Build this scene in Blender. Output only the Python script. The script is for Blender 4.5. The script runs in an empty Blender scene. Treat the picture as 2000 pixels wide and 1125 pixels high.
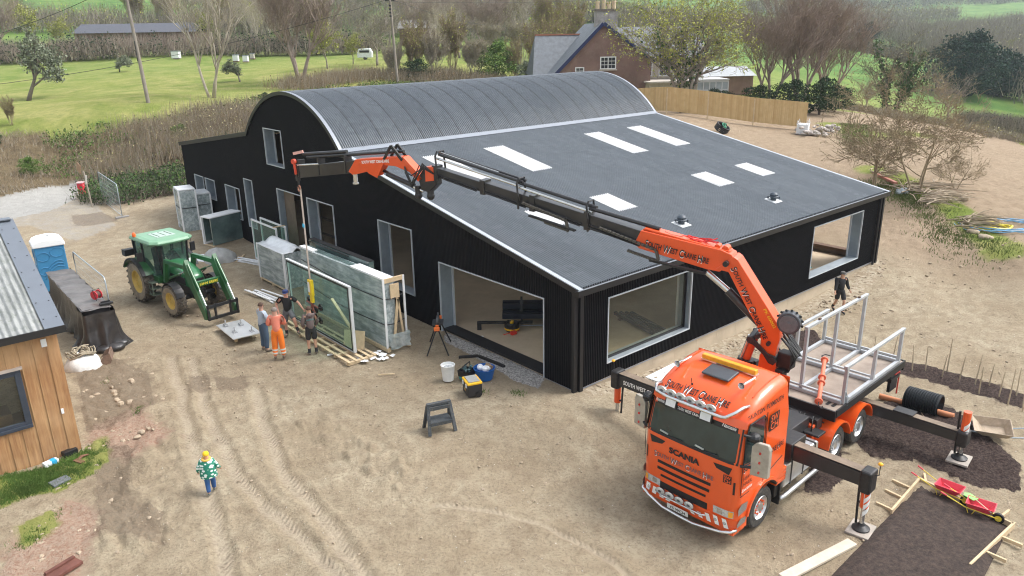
import bpy, bmesh, math, random
import numpy as np
from mathutils import Vector, Matrix, Euler
random.seed(7); np.random.seed(7)
R = math.radians
sc = bpy.context.scene
COL = sc.collection

# ---------------------------------------------------------------- camera, sky, sun, exposure
CAM = np.array([-14.840307, -14.342207, 10.181557])
YAW, PIT, ROL, FPX = 0.856482901, -0.324268723, -0.0171835201, 1488.958
_f = np.array([math.cos(PIT)*math.cos(YAW), math.cos(PIT)*math.sin(YAW), math.sin(PIT)])
_r = np.cross(_f, [0, 0, 1]); _r /= np.linalg.norm(_r); _u = np.cross(_r, _f)
_r2 = _r*math.cos(ROL)+_u*math.sin(ROL); _u2 = -_r*math.sin(ROL)+_u*math.cos(ROL)
cd = bpy.data.cameras.new('camera'); cam = bpy.data.objects.new('camera', cd); COL.objects.link(cam)
cd.sensor_width = 36; cd.lens = FPX/2000*36; cd.clip_start = 0.1; cd.clip_end = 6000
cam.matrix_world = Matrix(((_r2[0], _u2[0], -_f[0], CAM[0]), (_r2[1], _u2[1], -_f[1], CAM[1]),
                           (_r2[2], _u2[2], -_f[2], CAM[2]), (0, 0, 0, 1)))
sc.camera = cam
SUN_EL, SUN_AZ = R(55), R(-32)          # azimuth of the sun measured from +X, counter-clockwise
w = bpy.data.worlds.new('World'); sc.world = w; w.use_nodes = True
nt = w.node_tree; bg = nt.nodes['Background']
sky = nt.nodes.new('ShaderNodeTexSky'); sky.sky_type = 'NISHITA'; sky.sun_disc = False
sky.sun_elevation = SUN_EL; sky.sun_rotation = math.pi/2-SUN_AZ
sky.air_density = 1.0; sky.dust_density = 4.0; sky.ozone_density = 1.0; sky.altitude = 50
hs = nt.nodes.new('ShaderNodeHueSaturation'); hs.inputs['Saturation'].default_value = 0.3
nt.links.new(sky.outputs[0], hs.inputs['Color']); nt.links.new(hs.outputs[0], bg.inputs[0])
bg.inputs[1].default_value = 0.14
sd = bpy.data.lights.new('sun', 'SUN'); sun = bpy.data.objects.new('sun', sd); COL.objects.link(sun)
sd.energy = 1.0; sd.angle = R(22); sd.color = (1.0, 0.97, 0.93)
sdir = Vector((math.cos(SUN_EL)*math.cos(SUN_AZ), math.cos(SUN_EL)*math.sin(SUN_AZ), math.sin(SUN_EL)))
sun.rotation_euler = sdir.to_track_quat('Z', 'Y').to_euler()
sc.view_settings.view_transform = 'Standard'; sc.view_settings.look = 'None'
sc.view_settings.exposure = 1.3; sc.view_settings.gamma = 1
sc.cycles.use_denoising = True; sc.cycles.denoising_prefilter = 'ACCURATE'; sc.cycles.filter_width = 1.1
sc.cycles.max_bounces = 6; sc.cycles.transparent_max_bounces = 16
sc.cycles.volume_bounces = 1

# ---------------------------------------------------------------- helpers
def tag(o, label=None, cat=None, group=None, kind=None):
    if label: o['label'] = label
    if cat: o['category'] = cat
    if group: o['group'] = group
    if kind: o['kind'] = kind
    return o
def empty(name, loc=(0, 0, 0), rz=0, label=None, cat=None, group=None):
    o = bpy.data.objects.new(name, None); COL.objects.link(o)
    o.location = loc; o.rotation_euler = (0, 0, rz); o.empty_display_size = .2
    return tag(o, label, cat, group)
def copy_tree(o, parent=None, **k):
    c = o.copy(); COL.objects.link(c); c.parent = parent
    if parent: c.matrix_parent_inverse = o.matrix_parent_inverse.copy()
    for ch in list(o.children): copy_tree(ch, c)
    return c

class NT:
    """small node-graph writer"""
    def __init__(s, name):
        s.m = bpy.data.materials.new(name); s.m.use_nodes = True
        s.t = s.m.node_tree; s.b = s.t.nodes['Principled BSDF']
    def n(s, typ, **k):
        x = s.t.nodes.new(typ)
        for a, b in k.items():
            if a.startswith('i_'):
                key = a[2:]; key = int(key) if key.isdigit() else key.replace('_', ' ')
                if hasattr(b, 'is_output') or isinstance(b, bpy.types.NodeSocket): s.t.links.new(b, x.inputs[key])
                else: x.inputs[key].default_value = b
            else: setattr(x, a, b)
        return x
    def link(s, a, b): s.t.links.new(a, b)
    def coord(s, which='Object'): return s.n('ShaderNodeTexCoord').outputs[which]
    def noise(s, vec, scale, detail=4, rough=.55, dist=0):
        x = s.n('ShaderNodeTexNoise'); s.link(vec, x.inputs['Vector'])
        x.inputs['Scale'].default_value = scale; x.inputs['Detail'].default_value = detail
        x.inputs['Roughness'].default_value = rough; x.inputs['Distortion'].default_value = dist
        return x.outputs['Fac']
    def voro(s, vec, scale, out='Distance', feat='F1'):
        x = s.n('ShaderNodeTexVoronoi', feature=feat); s.link(vec, x.inputs['Vector']); x.inputs['Scale'].default_value = scale
        return x.outputs[out]
    def mapr(s, v, a, b, c=0., d=1.):
        x = s.n('ShaderNodeMapRange'); s.link(v, x.inputs[0])
        for i, q in zip((1, 2, 3, 4), (a, b, c, d)): x.inputs[i].default_value = q
        return x.outputs[0]
    def math(s, op, a, b=0., clamp=False):
        x = s.n('ShaderNodeMath', operation=op); x.use_clamp = clamp
        for i, q in enumerate((a, b)):
            if isinstance(q, bpy.types.NodeSocket): s.link(q, x.inputs[i])
            else: x.inputs[i].default_value = q
        return x.outputs[0]
    def mix(s, fac, a, b, bt='MIX'):
        x = s.n('ShaderNodeMix', data_type='RGBA', blend_type=bt)
        for q, i in ((fac, 0), (a, 6), (b, 7)):
            if isinstance(q, bpy.types.NodeSocket): s.link(q, x.inputs[i])
            elif i == 0: x.inputs[0].default_value = q
            else: x.inputs[i].default_value = (*q, 1) if len(q) == 3 else q
        return x.outputs[2]
    def scale(s, vec, xyz):
        x = s.n('ShaderNodeMapping'); s.link(vec, x.inputs[0]); x.inputs['Scale'].default_value = xyz
        return x.outputs[0]
    def bump(s, h, strength, dist=.05):
        x = s.n('ShaderNodeBump'); s.link(h, x.inputs['Height']); x.inputs['Strength'].default_value = strength
        x.inputs['Distance'].default_value = dist; s.link(x.outputs[0], s.b.inputs['Normal']); return x
MATS = {}
def mat(name, col, rough=.6, metal=0., var=.12, vs=3., spec=None, bump=0., bs=40., dirt=None, trans=0., alpha=None, coat=0., emit=None, dirtcol=(.30, .24, .16)):
    """plain procedural paint / metal / cloth with uneven tone and optional dust"""
    if name in MATS: return MATS[name]
    g = NT(name); v = g.coord()
    n1 = g.noise(v, vs, 5, .6)
    a = tuple(c*(1-var) for c in col); b = tuple(min(1, c*(1+var)) for c in col)
    c = g.mix(g.mapr(n1, .3, .7), a, b)
    if dirt:
        n2 = g.noise(v, vs*2.3, 6, .7)
        c = g.mix(g.mapr(n2, .62-dirt*.5, .9-dirt*.3, 0, min(1, dirt*1.4)), c, dirtcol)
    g.link(c, g.b.inputs['Base Color'])
    g.b.inputs['Roughness'].default_value = rough; g.b.inputs['Metallic'].default_value = metal
    if spec is not None: g.b.inputs['Specular IOR Level'].default_value = spec
    if bump: g.bump(g.noise(v, bs, 3), bump, .02)
    if trans: g.b.inputs['Transmission Weight'].default_value = trans
    if alpha is not None: g.b.inputs['Alpha'].default_value = alpha
    if coat: g.b.inputs['Coat Weight'].default_value = coat; g.b.inputs['Coat Roughness'].default_value = .08
    if emit: g.b.inputs['Emission Color'].default_value = (*emit[:3], 1); g.b.inputs['Emission Strength'].default_value = emit[3]
    MATS[name] = g.m; return g.m

def V(*a): return Vector(a)
def frame(d, up=(0, 0, 1)):
    d = Vector(d).normalized(); up = Vector(up)
    if abs(d.dot(up)) > .999: up = Vector((1, 0, 0))
    s = d.cross(up).normalized(); u = s.cross(d).normalized()
    return d, s, u
class MB:
    def __init__(s): s.v = []; s.f = []; s.mi = []; s.cur = 0
    def M(s, i): s.cur = i; return s
    def add(s, vs, fs):
        o = len(s.v); s.v += [tuple(p) for p in vs]; s.f += [tuple(i+o for i in q) for q in fs]; s.mi += [s.cur]*len(fs); return s
    def box(s, c, d, rot=None):
        hx, hy, hz = d[0]/2, d[1]/2, d[2]/2
        p = [Vector((x*hx, y*hy, z*hz)) for z in (-1, 1) for y in (-1, 1) for x in (-1, 1)]
        if rot is not None:
            m = rot if isinstance(rot, Matrix) else Euler(rot).to_matrix()
            p = [m @ q for q in p]
        c = Vector(c); return s.add([q+c for q in p], [(0, 2, 3, 1), (4, 5, 7, 6), (0, 1, 5, 4), (2, 6, 7, 3), (0, 4, 6, 2), (1, 3, 7, 5)])
    def bx(s, x0, x1, y0, y1, z0, z1): return s.box(((x0+x1)/2, (y0+y1)/2, (z0+z1)/2), (abs(x1-x0), abs(y1-y0), abs(z1-z0)))
    def beam(s, a, b, w, h, w2=None, h2=None, up=(0, 0, 1)):
        a, b = Vector(a), Vector(b); d, sd_, u = frame(b-a, up); w2 = w2 or w; h2 = h2 or h
        vs = [a+sd_*x*w/2+u*z*h/2 for x, z in ((-1, -1), (1, -1), (1, 1), (-1, 1))]+[b+sd_*x*w2/2+u*z*h2/2 for x, z in ((-1, -1), (1, -1), (1, 1), (-1, 1))]
        return s.add(vs, [(0, 3, 2, 1), (4, 5, 6, 7), (0, 1, 5, 4), (1, 2, 6, 5), (2, 3, 7, 6), (3, 0, 4, 7)])
    def tube(s, a, b, r, r2=None, n=10, cap=True):
        a, b = Vector(a), Vector(b); r2 = r if r2 is None else r2; d, sd_, u = frame(b-a)
        vs = []
        for p, q in ((a, r), (b, r2)):
            for i in range(n):
                t = 2*math.pi*i/n; vs.append(p+(sd_*math.cos(t)+u*math.sin(t))*q)
        fs = [(i, (i+1) % n, n+(i+1) % n, n+i) for i in range(n)]
        if cap: fs += [tuple(range(n))[::-1], tuple(range(n, 2*n))]
        return s.add(vs, fs)
    def path(s, pts, r, n=8, closed=False):
        pts = [Vector(p) for p in pts]; rr = r if isinstance(r, (list, tuple)) else [r]*len(pts); vs = []; m = len(pts)
        up = Vector((0, 0, 1))
        for i, p in enumerate(pts):
            if closed: d = pts[(i+1) % m]-pts[i-1]
            else: d = pts[min(i+1, m-1)]-pts[max(i-1, 0)]
            d, sd_, u = frame(d, up)
            for k in range(n):
                t = 2*math.pi*k/n; vs.append(p+(sd_*math.cos(t)+u*math.sin(t))*rr[i])
        fs = []
        for i in range(m if closed else m-1):
            j = (i+1) % m
            fs += [(i*n+k, i*n+(k+1) % n, j*n+(k+1) % n, j*n+k) for k in range(n)]
        if not closed: fs += [tuple(range(n))[::-1], tuple(range((m-1)*n, m*n))]
        return s.add(vs, fs)
    def prism(s, poly, a, b, plane='xz'):
        """extrude a 2-d polygon between offsets a and b along the third axis"""
        def P(q, t):
            if plane == 'xz': return (q[0], t, q[1])
            if plane == 'yz': return (t, q[0], q[1])
            return (q[0], q[1], t)
        n = len(poly); vs = [P(q, a) for q in poly]+[P(q, b) for q in poly]
        return s.add(vs, [tuple(range(n)), tuple(range(n, 2*n))[::-1]]+[(i, n+i, n+(i+1) % n, (i+1) % n) for i in range(n)])
    def lathe(s, prof, c=(0, 0, 0), axis='z', n=20, a0=0, a1=2*math.pi, cap=False):
        full = abs(a1-a0-2*math.pi) < 1e-6; k = n if full else n+1; vs = []; c = Vector(c)
        for r, h in prof:
            for i in range(k):
                t = a0+(a1-a0)*i/n; x, y = r*math.cos(t), r*math.sin(t)
                vs.append(c+Vector({'z': (x, y, h), 'y': (x, h, y), 'x': (h, x, y)}[axis]))
        fs = []
        for j in range(len(prof)-1):
            for i in range(n):
                i2 = (i+1) % k; fs.append((j*k+i, j*k+i2, (j+1)*k+i2, (j+1)*k+i))
        if cap and full: fs += [tuple(range(k))[::-1], tuple(range((len(prof)-1)*k, len(prof)*k))]
        return s.add(vs, fs)
    def ball(s, c, r, n=10, m=7, sq=(1, 1, 1)):
        prof = [(max(.001, math.sin(math.pi*j/m)), -math.cos(math.pi*j/m)) for j in range(m+1)]
        o = len(s.v); s.lathe(prof, (0, 0, 0), 'z', n); rr = (r, r, r)
        for i in range(o, len(s.v)):
            p = s.v[i]; s.v[i] = (c[0]+p[0]*rr[0]*sq[0], c[1]+p[1]*rr[1]*sq[1], c[2]+p[2]*rr[2]*sq[2])
        return s
    def xf(s, m, start=0):
        for i in range(start, len(s.v)): s.v[i] = tuple(m @ Vector(s.v[i]))
        return s
    def build(s, name, mats, parent=None, smooth=False, bev=0, loc=None, fixn=True):
        me = bpy.data.meshes.new(name); me.from_pydata(s.v, [], s.f)
        if not isinstance(mats, (list, tuple)): mats = [mats]
        for m in mats: me.materials.append(m)
        if len(mats) > 1: me.polygons.foreach_set('material_index', s.mi)
        if fixn:
            bm = bmesh.new(); bm.from_mesh(me); bmesh.ops.recalc_face_normals(bm, faces=bm.faces); bm.to_mesh(me); bm.free()
        if smooth: me.shade_smooth() if smooth is True else me.shade_smooth()
        o = bpy.data.objects.new(name, me); COL.objects.link(o)
        if smooth == 'auto' or (smooth and smooth is not True):
            try: me.set_sharp_from_angle(angle=R(35))
            except Exception: pass
        if parent: o.parent = parent
        if loc: o.location = loc
        if bev:
            b = o.modifiers.new('bevel', 'BEVEL'); b.width = bev; b.segments = 2; b.limit_method = 'ANGLE'; b.angle_limit = R(40)
            b.harden_normals = False
        return o

# lettering: words turned into flat meshes laid on a panel
_tc = {}
def glyphs(body, bold=.0):
    key = (body, bold)
    if key in _tc: return _tc[key]
    cu = bpy.data.curves.new('t', 'FONT'); cu.body = body; cu.size = 1; cu.offset = bold; cu.resolution_u = 3
    ob = bpy.data.objects.new('t', cu); COL.objects.link(ob); dg = bpy.context.evaluated_depsgraph_get()
    ev = ob.evaluated_get(dg); me = ev.to_mesh()
    vs = [tuple(v.co) for v in me.vertices]; fs = [tuple(p.vertices) for p in me.polygons]
    ev.to_mesh_clear(); bpy.data.objects.remove(ob); bpy.data.curves.remove(cu)
    _tc[key] = (vs, fs); return _tc[key]
def lay(mb, body, x, y, sx, sy, z=0, bold=0., shear=0.):
    """append lettering to mb in a local x,y plane; returns the new x"""
    vs, fs = glyphs(body, bold)
    if not vs: return x
    x0 = min(v[0] for v in vs); x1 = max(v[0] for v in vs)
    mb.add([(x+(v[0]-x0)*sx+shear*v[1]*sy, y+v[1]*sy, z) for v in vs], fs)
    return x+(x1-x0)*sx
def place_text(mb, origin, xd, yd, width=None):
    xd, yd = Vector(xd).normalized(), Vector(yd).normalized(); zd = xd.cross(yd)
    yd = zd.cross(xd).normalized(); k = 1
    if width: k = width/max(v[0] for v in mb.v)
    for i, p in enumerate(mb.v):
        mb.v[i] = tuple(Vector(origin)+xd*p[0]*k+yd*p[1]+zd*p[2])
    return mb
def small_caps(words, h, dark=0, light=1, gap=.35, big=1.4, shadow=True):
    mb = MB(); x = 0
    for wd in words.split():
        mb.M(light) if shadow else None
        if shadow: lay(mb, wd[0], x+.07*h, -.10*h-.12*h, h*big, h*big, .003, .012)
        mb.M(dark); x = lay(mb, wd[0], x, -.12*h, h*big, h*big, .006, .012)
        x += .06*h; x = lay(mb, wd[1:].upper(), x, 0, h, h, .006, .02); x += gap*h
    return mb
def words(body, h, bold=.01, shear=0.):
    mb = MB(); lay(mb, body, 0, 0, h, h, .004, bold, shear); return mb
# ---------------------------------------------------------------- terrain
def _ray(u, v):
    d = _f+_r2*(u-1000)/FPX-_u2*(v-562.5)/FPX; return d
def at_depth(u, v, D):                       # point seen at (u, v) at forward distance D metres
    return CAM+_ray(u, v)*D
CTRL = []
def cz(x, y, z): CTRL.append((x, y, z))
def cpix(u, v, D): p = at_depth(u, v, D); CTRL.append(tuple(p))
def cpz(u, v, z): d = _ray(u, v); p = CAM+d*((z-CAM[2])/d[2]); CTRL.append(tuple(p))
for x in (-14, -10, -6, -3, -.6):            # the yard in front of the gable
    for y in (1.5, 6, 11, 17, 23): cz(x, y, 0 if y < 22 else .08)
for x in (-16, -11, -7): cz(x, -3, 0); cz(x, -8, -.05); cz(x, -14, -.1)
for x, y, z in ((-3.8, -3, -.28), (-2.5, -5, -.48), (-2.5, -8, -.5), (0, -4, -.5), (0, -7, -.5), (0, -10, -.5), (4, -4, -.52), (4, -7, -.5), (4, -10, -.5),
                (8, -5, -.5), (8, -9, -.5), (.3, -.4, -.05), (2.5, -.7, -.42), (5.5, -.8, -.58), (9, -.9, -.62), (13, -.9, -.6), (16.5, -.8, -.4), (19, -.6, -.12), (20.5, 0, -.02), (20.2, 4, 0), (20.3, 9, .3),
                (-2, -2, -.2), (-5, -12, -.4), (2, -14, -.6), (8, -14, -.6), (-20, -20, -.2), (-10, -25, -.5), (15, -25, -.8), (14, -5, -.5), (14, -10, -.5),
                (21, -4, -.2), (21, -10, -.3), (28, -2, -.05), (28, -10, -.2), (30, 6, .35), (27, 14, .9), (20.5, 16, .9), (22, 24, 1.2),
                (10, 35, 1.8), (2, 33.5, .8), (-.6, 28, .35), (-.6, 32, .5), (-4, 30, .15), (-9, 30, .12), (-14, 30, .1), (-4, 38, .28), (-9, 38, .25), (-14, 40, .3),
                (8, 20, 0), (8, 8, 0), (16, 8, 0), (16, 24, .6), (6, 28, .4), (-25, 20, 0), (-25, 5, 0), (-35, -10, 0), (-30, 45, .4)): cz(x, y, z)
# lane, bank and orchard
for u, v, z in ((0, 388, .45), (90, 365, .5), (165, 343, .6)): cpz(u, v, z)
for u, v, D in ((0, 262, 58), (100, 250, 59), (200, 238, 60), (350, 214, 63), (450, 196, 68), (560, 170, 80), (660, 158, 84), (780, 158, 86),
                (290, 200, 64), (50, 195, 81), (400, 175, 78), (300, 150, 95), (300, 112, 125), (0, 122, 120), (600, 112, 125), (480, 130, 110), (720, 112, 118), (900, 135, 95), (950, 100, 140),
                (200, 45, 200), (60, 20, 240), (200, -5, 300), (600, 30, 230), (600, -20, 330), (-150, 60, 200), (-300, 60, 140), (-300, 250, 55), (-300, 420, 40), (850, 30, 240), (1000, -10, 340), (1000, 60, 200),
                (1170, 213, 82), (1260, 222, 72), (1100, 190, 95), (1300, 222, 66), (1580, 257, 63), (1450, 246, 64), (1430, 150, 110),
                (1640, 215, 78), (1740, 231, 76), (1850, 252, 72), (2000, 292, 62), (2200, 350, 55), (1720, 340, 48.5), (1850, 400, 42.2), (1980, 480, 34.4), (2200, 550, 30),
                (1330, 60, 300), (1450, 110, 180), (1640, 205, 105), (1850, 250, 100), (1700, 178, 150), (1990, 262, 110),
                (1640, 108, 230), (1560, 90, 250), (1700, 145, 200), (1990, 245, 150), (1800, 165, 180), (1900, 150, 230), (2000, 110, 300), (2200, 150, 250), (1800, 100, 300),
                (1700, 55, 500), (1550, 40, 500), (1900, 35, 650), (1500, 10, 600), (1300, 10, 450), (1650, 15, 800), (1850, 0, 950), (1700, -40, 1400), (1300, -60, 900), (1000, -60, 800), (2100, -20, 1300), (600, -80, 800), (200, -80, 700), (-300, -60, 500), (2500, -20, 1200), (3000, 0, 900)): cpix(u, v, D)
for k in range(12):                           # hills all round, behind the photographer too
    a = YAW+R(60+20*k+20); 
    for rr, z in ((70, -1), (250, 0), (900, 40), (1900, 90)): cz(CAM[0]+rr*math.cos(a), CAM[1]+rr*math.sin(a), z)
def _pq(x, y):
    dx, dy = np.asarray(x, float)-CAM[0], np.asarray(y, float)-CAM[1]
    a = np.arctan2(dy, dx)-YAW; a = (a+np.pi) % (2*np.pi)-np.pi
    r = np.sqrt(dx*dx+dy*dy+4); return a*1.3, np.log(r)
_C = np.array(CTRL); _ca, _cb = _pq(_C[:, 0], _C[:, 1])
def _phi(d2): return np.sqrt(d2+.0035)
_n = len(_C); _A = _phi((_ca[:, None]-_ca)**2+(_cb[:, None]-_cb)**2)-np.eye(_n)*2e-3
_P = np.c_[np.ones(_n), _ca, _cb]
_W = np.linalg.solve(np.block([[_A, _P], [_P.T, np.zeros((3, 3))]]), np.r_[_C[:, 2], 0, 0, 0])
def hbase(x, y):
    x = np.atleast_1d(np.asarray(x, float)); y = np.atleast_1d(np.asarray(y, float)); out = np.empty(len(x))
    for i in range(0, len(x), 20000):
        a, b = _pq(x[i:i+20000], y[i:i+20000])
        out[i:i+20000] = _phi((a[:, None]-_ca)**2+(b[:, None]-_cb)**2) @ _W[:_n]+_W[_n]+_W[_n+1]*a+_W[_n+2]*b
    return out
# value noise in numpy
_rng = np.random.RandomState(3); _tab = _rng.rand(256, 256)
def vnoise(x, y):
    xi, yi = np.floor(x).astype(int), np.floor(y).astype(int); fx, fy = x-xi, y-yi
    fx, fy = fx*fx*(3-2*fx), fy*fy*(3-2*fy)
    g = lambda i, j: _tab[(xi+i) & 255, (yi+j) & 255]
    return (g(0, 0)*(1-fx)+g(1, 0)*fx)*(1-fy)+(g(0, 1)*(1-fx)+g(1, 1)*fx)*fy
def fbm(x, y, o=4, g=.5):
    s, a, t = 0, 1., 0
    for i in range(o): s = s+a*(vnoise(x+17.3*i, y-9.1*i)-.5); t += a; a *= g; x = x*2.03; y = y*2.03
    return s/t
def seg_dist(x, y, pts):
    best = np.full(x.shape, 1e9); along = np.zeros(x.shape); acc = 0
    for (ax, ay), (bx, by) in zip(pts[:-1], pts[1:]):
        dx, dy = bx-ax, by-ay; L2 = dx*dx+dy*dy+1e-9
        t = np.clip(((x-ax)*dx+(y-ay)*dy)/L2, 0, 1); d = np.hypot(x-ax-t*dx, y-ay-t*dy)
        m = d < best; best = np.where(m, d, best); along = np.where(m, acc+t*math.sqrt(L2), along); acc += math.sqrt(L2)
    return best, along
def in_poly(x, y, P):
    c = np.zeros(x.shape, bool); n = len(P)
    for i in range(n):
        (x1, y1), (x2, y2) = P[i], P[(i+1) % n]
        if y1 == y2: continue
        c ^= ((y1 > y) != (y2 > y)) & (x < (x2-x1)*(y-y1)/(y2-y1)+x1)
    return c
def poly_mask(x, y, P, soft):
    """1 inside, fading over soft metres outside"""
    d, _ = seg_dist(x, y, list(P)+[P[0]]); ins = in_poly(x, y, P)
    return np.clip(1-np.where(ins, 0, d)/soft, 0, 1)*np.where(ins, 1, .5)+np.where(ins, 0, 0)
def GZ(u, v, z=0.):                           # yard point from a measured direction at a known height
    d = _ray(u, v); p = CAM+d*((z-CAM[2])/d[2]); return (p[0], p[1])
def G(u, v):                                  # first meeting of a sight line with the ground
    d = _ray(u, v); t = 8.; prev = t
    ts = 8*1.02**np.arange(270); P = CAM[None]+d[None]*ts[:, None]; h = hbase(P[:, 0], P[:, 1])
    below = np.nonzero(P[:, 2] < h)[0]
    if not len(below): return Vector(CAM+d*900)
    i = below[0]; lo, hi = ts[max(i-1, 0)], ts[i]
    for _ in range(12):
        m = (lo+hi)/2; q = CAM+d*m
        if q[2] < hbase(q[0], q[1])[0]: hi = m
        else: lo = m
    q = CAM+d*hi; return Vector(q)
def H(x, y): return float(hbase(x, y)[0])

# named ground outlines, all on yard level
TRACKS = [[GZ(*p) for p in q] for q in (
    [(330, 700), (352, 760), (372, 850), (398, 950), (430, 1060), (450, 1140)],
    [(372, 700), (392, 760), (425, 850), (462, 930), (540, 1010), (640, 1100), (690, 1150)],
    [(500, 760), (520, 850), (560, 930), (640, 1030), (720, 1140)],
    [(850, 985), (940, 990), (1050, 1010), (1180, 1060), (1260, 1140)])]
SOIL = [[GZ(*p, -.5) for p in q] for q in (
    [(1812, 950), (1990, 1022), (1895, 1100), (1860, 1150), (1560, 1150), (1700, 1055)],)]
SOIL2 = [[GZ(*p, -.5) for p in q] for q in (
    [(1700, 800), (1770, 780), (1860, 800), (1990, 910), (1990, 960), (1890, 950), (1800, 905), (1700, 890), (1660, 850)],
    [(1580, 920), (1640, 880), (1650, 930), (1620, 960), (1570, 960)],
    [(1620, 690), (1700, 700), (1800, 712), (1900, 740), (2000, 775), (2000, 800), (1900, 770), (1800, 740), (1700, 722), (1600, 715)],
    [(1545, 645), (1590, 640), (1620, 690), (1560, 700)])]
GRASSY = [[GZ(*p) for p in q] for q in (
    [(0, 935), (60, 925), (150, 890), (205, 860), (210, 905), (170, 930), (120, 960), (60, 965), (0, 990)],
    [(40, 1030), (100, 1000), (110, 1030), (50, 1070)])]
GRAVEL = [[GZ(*p) for p in q] for q in (
    [(872, 650), (985, 690), (1062, 738), (1050, 758), (1010, 745), (935, 700), (870, 665)],)]
STONY = [[GZ(*p, -.4) for p in q] for q in ([(1140, 762), (1330, 690), (1560, 595), (1712, 520), (1720, 545), (1600, 620), (1500, 650), (1400, 700), (1320, 750), (1150, 790)],)]
MUDDY = [[GZ(*p) for p in q] for q in (
    [(150, 720), (215, 700), (290, 730), (300, 790), (230, 830), (170, 850), (160, 780)],
    [(370, 735), (410, 732), (412, 760), (375, 762)], [(420, 740), (480, 735), (480, 755), (425, 760)],
    [(200, 870), (260, 880), (250, 980), (320, 1000), (300, 1060), (200, 1040), (190, 940)],
    [(300, 380), (345, 378), (345, 400), (300, 405)], [(140, 430), (200, 425), (230, 440), (150, 448)])]
REDDISH = [[GZ(*p) for p in q] for q in ([(30, 1060), (140, 980), (190, 1010), (150, 1125), (0, 1150)], [(175, 850), (260, 800), (330, 850), (260, 900), (190, 890)])]
BUMPY = [[GZ(*p) for p in q] for q in ([(150, 700), (300, 710), (360, 900), (330, 1060), (200, 1080), (180, 900)], [(560, 760), (700, 850), (800, 900), (780, 960), (640, 880), (540, 800)])]
# the ground sheet: a fan of rings round the viewpoint, finest over the yard
az = np.r_[np.arange(-180, -42, 4.), np.arange(-42, 42, .15), np.arange(42, 180, 4.)]
rad = [.5, 1, 2, 3, 4, 5]
while rad[-1] < 62: rad.append(rad[-1]*1.0072)
while rad[-1] < 2600: rad.append(rad[-1]*1.022)
rad = np.array(rad); AA, RR = np.meshgrid(np.radians(az)+YAW, rad)
X = (CAM[0]+RR*np.cos(AA)).ravel(); Y = (CAM[1]+RR*np.sin(AA)).ravel(); RRr = RR.ravel()
Z = hbase(X, Y)
near = np.clip((70-RRr)/20, 0, 1)
wob = (fbm(X*.35, Y*.35)*.16+fbm(X*1.3+5, Y*1.3, 4, .6)*.10+fbm(X*5, Y*5, 3, .6)*.05)
flat = np.clip(seg_dist(X, Y, [(0, 0), (0, 32)])[0]/1.2, .12, 1)*np.clip(seg_dist(X, Y, [(0, 0), (19.5, 0)])[0]/.8, .15, 1)
field = np.clip((X-20)/3, 0, 1)*np.clip((X+Y*2)/10, 0, 1)
Z = Z+near*wob*flat*(1+field*1.2)
far = np.clip((RRr-90)/100, 0, 1)
Z = Z+far*fbm(X*.02, Y*.02, 4)*6*np.clip((RRr-90)/400, 0, 1)+np.clip((RRr-60)/30, 0, 1)*fbm(X*.12, Y*.12, 3)*.5
sel = near > 0; xs, ys = X[sel], Y[sel]
track = np.zeros(len(xs)); alg = np.zeros(len(xs)); dz = np.zeros(len(xs))
for k, T in enumerate(TRACKS):
    d, al = seg_dist(xs+fbm(xs, ys, 2)*.2, ys, T); wdt = .22 if k < 3 else .14
    m = np.clip(1.25-d/wdt, 0, 1); alg = np.where(m > track, al+d*.9, alg); track = np.maximum(track, m)
    dz -= m*.045*(1 if k < 4 else .6); dz += m*.012*np.sign(np.sin(al*26+d*14))*(k < 3)
    dz += np.exp(-((d-wdt*1.35)/.09)**2)*.03
for P in BUMPY: dz += poly_mask(xs, ys, P, 1.)*(np.abs(fbm(xs*1.6, ys*1.6, 4, .6))*.5+fbm(xs*4, ys*4, 3)*.12)
for P in SOIL2: dz += poly_mask(xs, ys, P, .5)*(.04+np.abs(fbm(xs*2.6, ys*2.6, 4, .65))*.25)
def masks(Ps, soft):
    m = np.zeros(len(xs))
    for P in Ps: m = np.maximum(m, poly_mask(xs, ys, P, soft))
    return m
def full(a): o = np.zeros(len(X)); o[sel] = a; return o
Z[sel] += dz
soil = full(masks(SOIL2, .7)); grav = full(masks(GRAVEL, .25)); stony = full(masks(STONY, .6)); mud = full(masks(MUDDY, .8)); red = full(masks(REDDISH, 1.)); gy = full(masks(GRASSY, .5)); trk = full(track)
# image-free land cover: orchard beyond the bank, valley pasture, ploughed field
dAz = (AA.ravel()-YAW); uu = -np.tan(np.clip(dAz, -1.3, 1.3))          # signed bearing, + to the right
beyond = lambda pts: None
bank0 = [G(u, v)[:2] for u, v in ((-300, 420), (0, 384), (90, 362), (168, 340), (250, 360), (350, 372))]
bank1 = [G(u, v)[:2] for u, v in ((-300, 270), (0, 262), (100, 262), (200, 250), (350, 234), (450, 216), (560, 184), (700, 166), (800, 166), (930, 168), (1060, 164))]
BANK = list(bank0)+[(1.5, 33.5), (20, 36), (24, 48)]+list(bank1)[::-1]
LANE = [G(u, v)[:2] for u, v in ((-300, 450), (0, 432), (100, 410), (150, 385), (150, 360))]+list(bank0)[3::-1]
far_sel = (RRr > 35)
bankm = np.zeros(len(X)); bankm[far_sel] = poly_mask(X[far_sel], Y[far_sel], BANK, 1.5)
lanem = np.zeros(len(X)); lanem[far_sel] = poly_mask(X[far_sel], Y[far_sel], LANE, 1.2)
lane2 = [G(u, v)[:2] for u, v in ((-60, 420), (90, 395), (170, 385), (225, 440), (150, 470), (60, 440), (-40, 450))]; lanem[far_sel] = np.maximum(lanem[far_sel], .42*poly_mask(X[far_sel], Y[far_sel], lane2, 4.))
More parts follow.
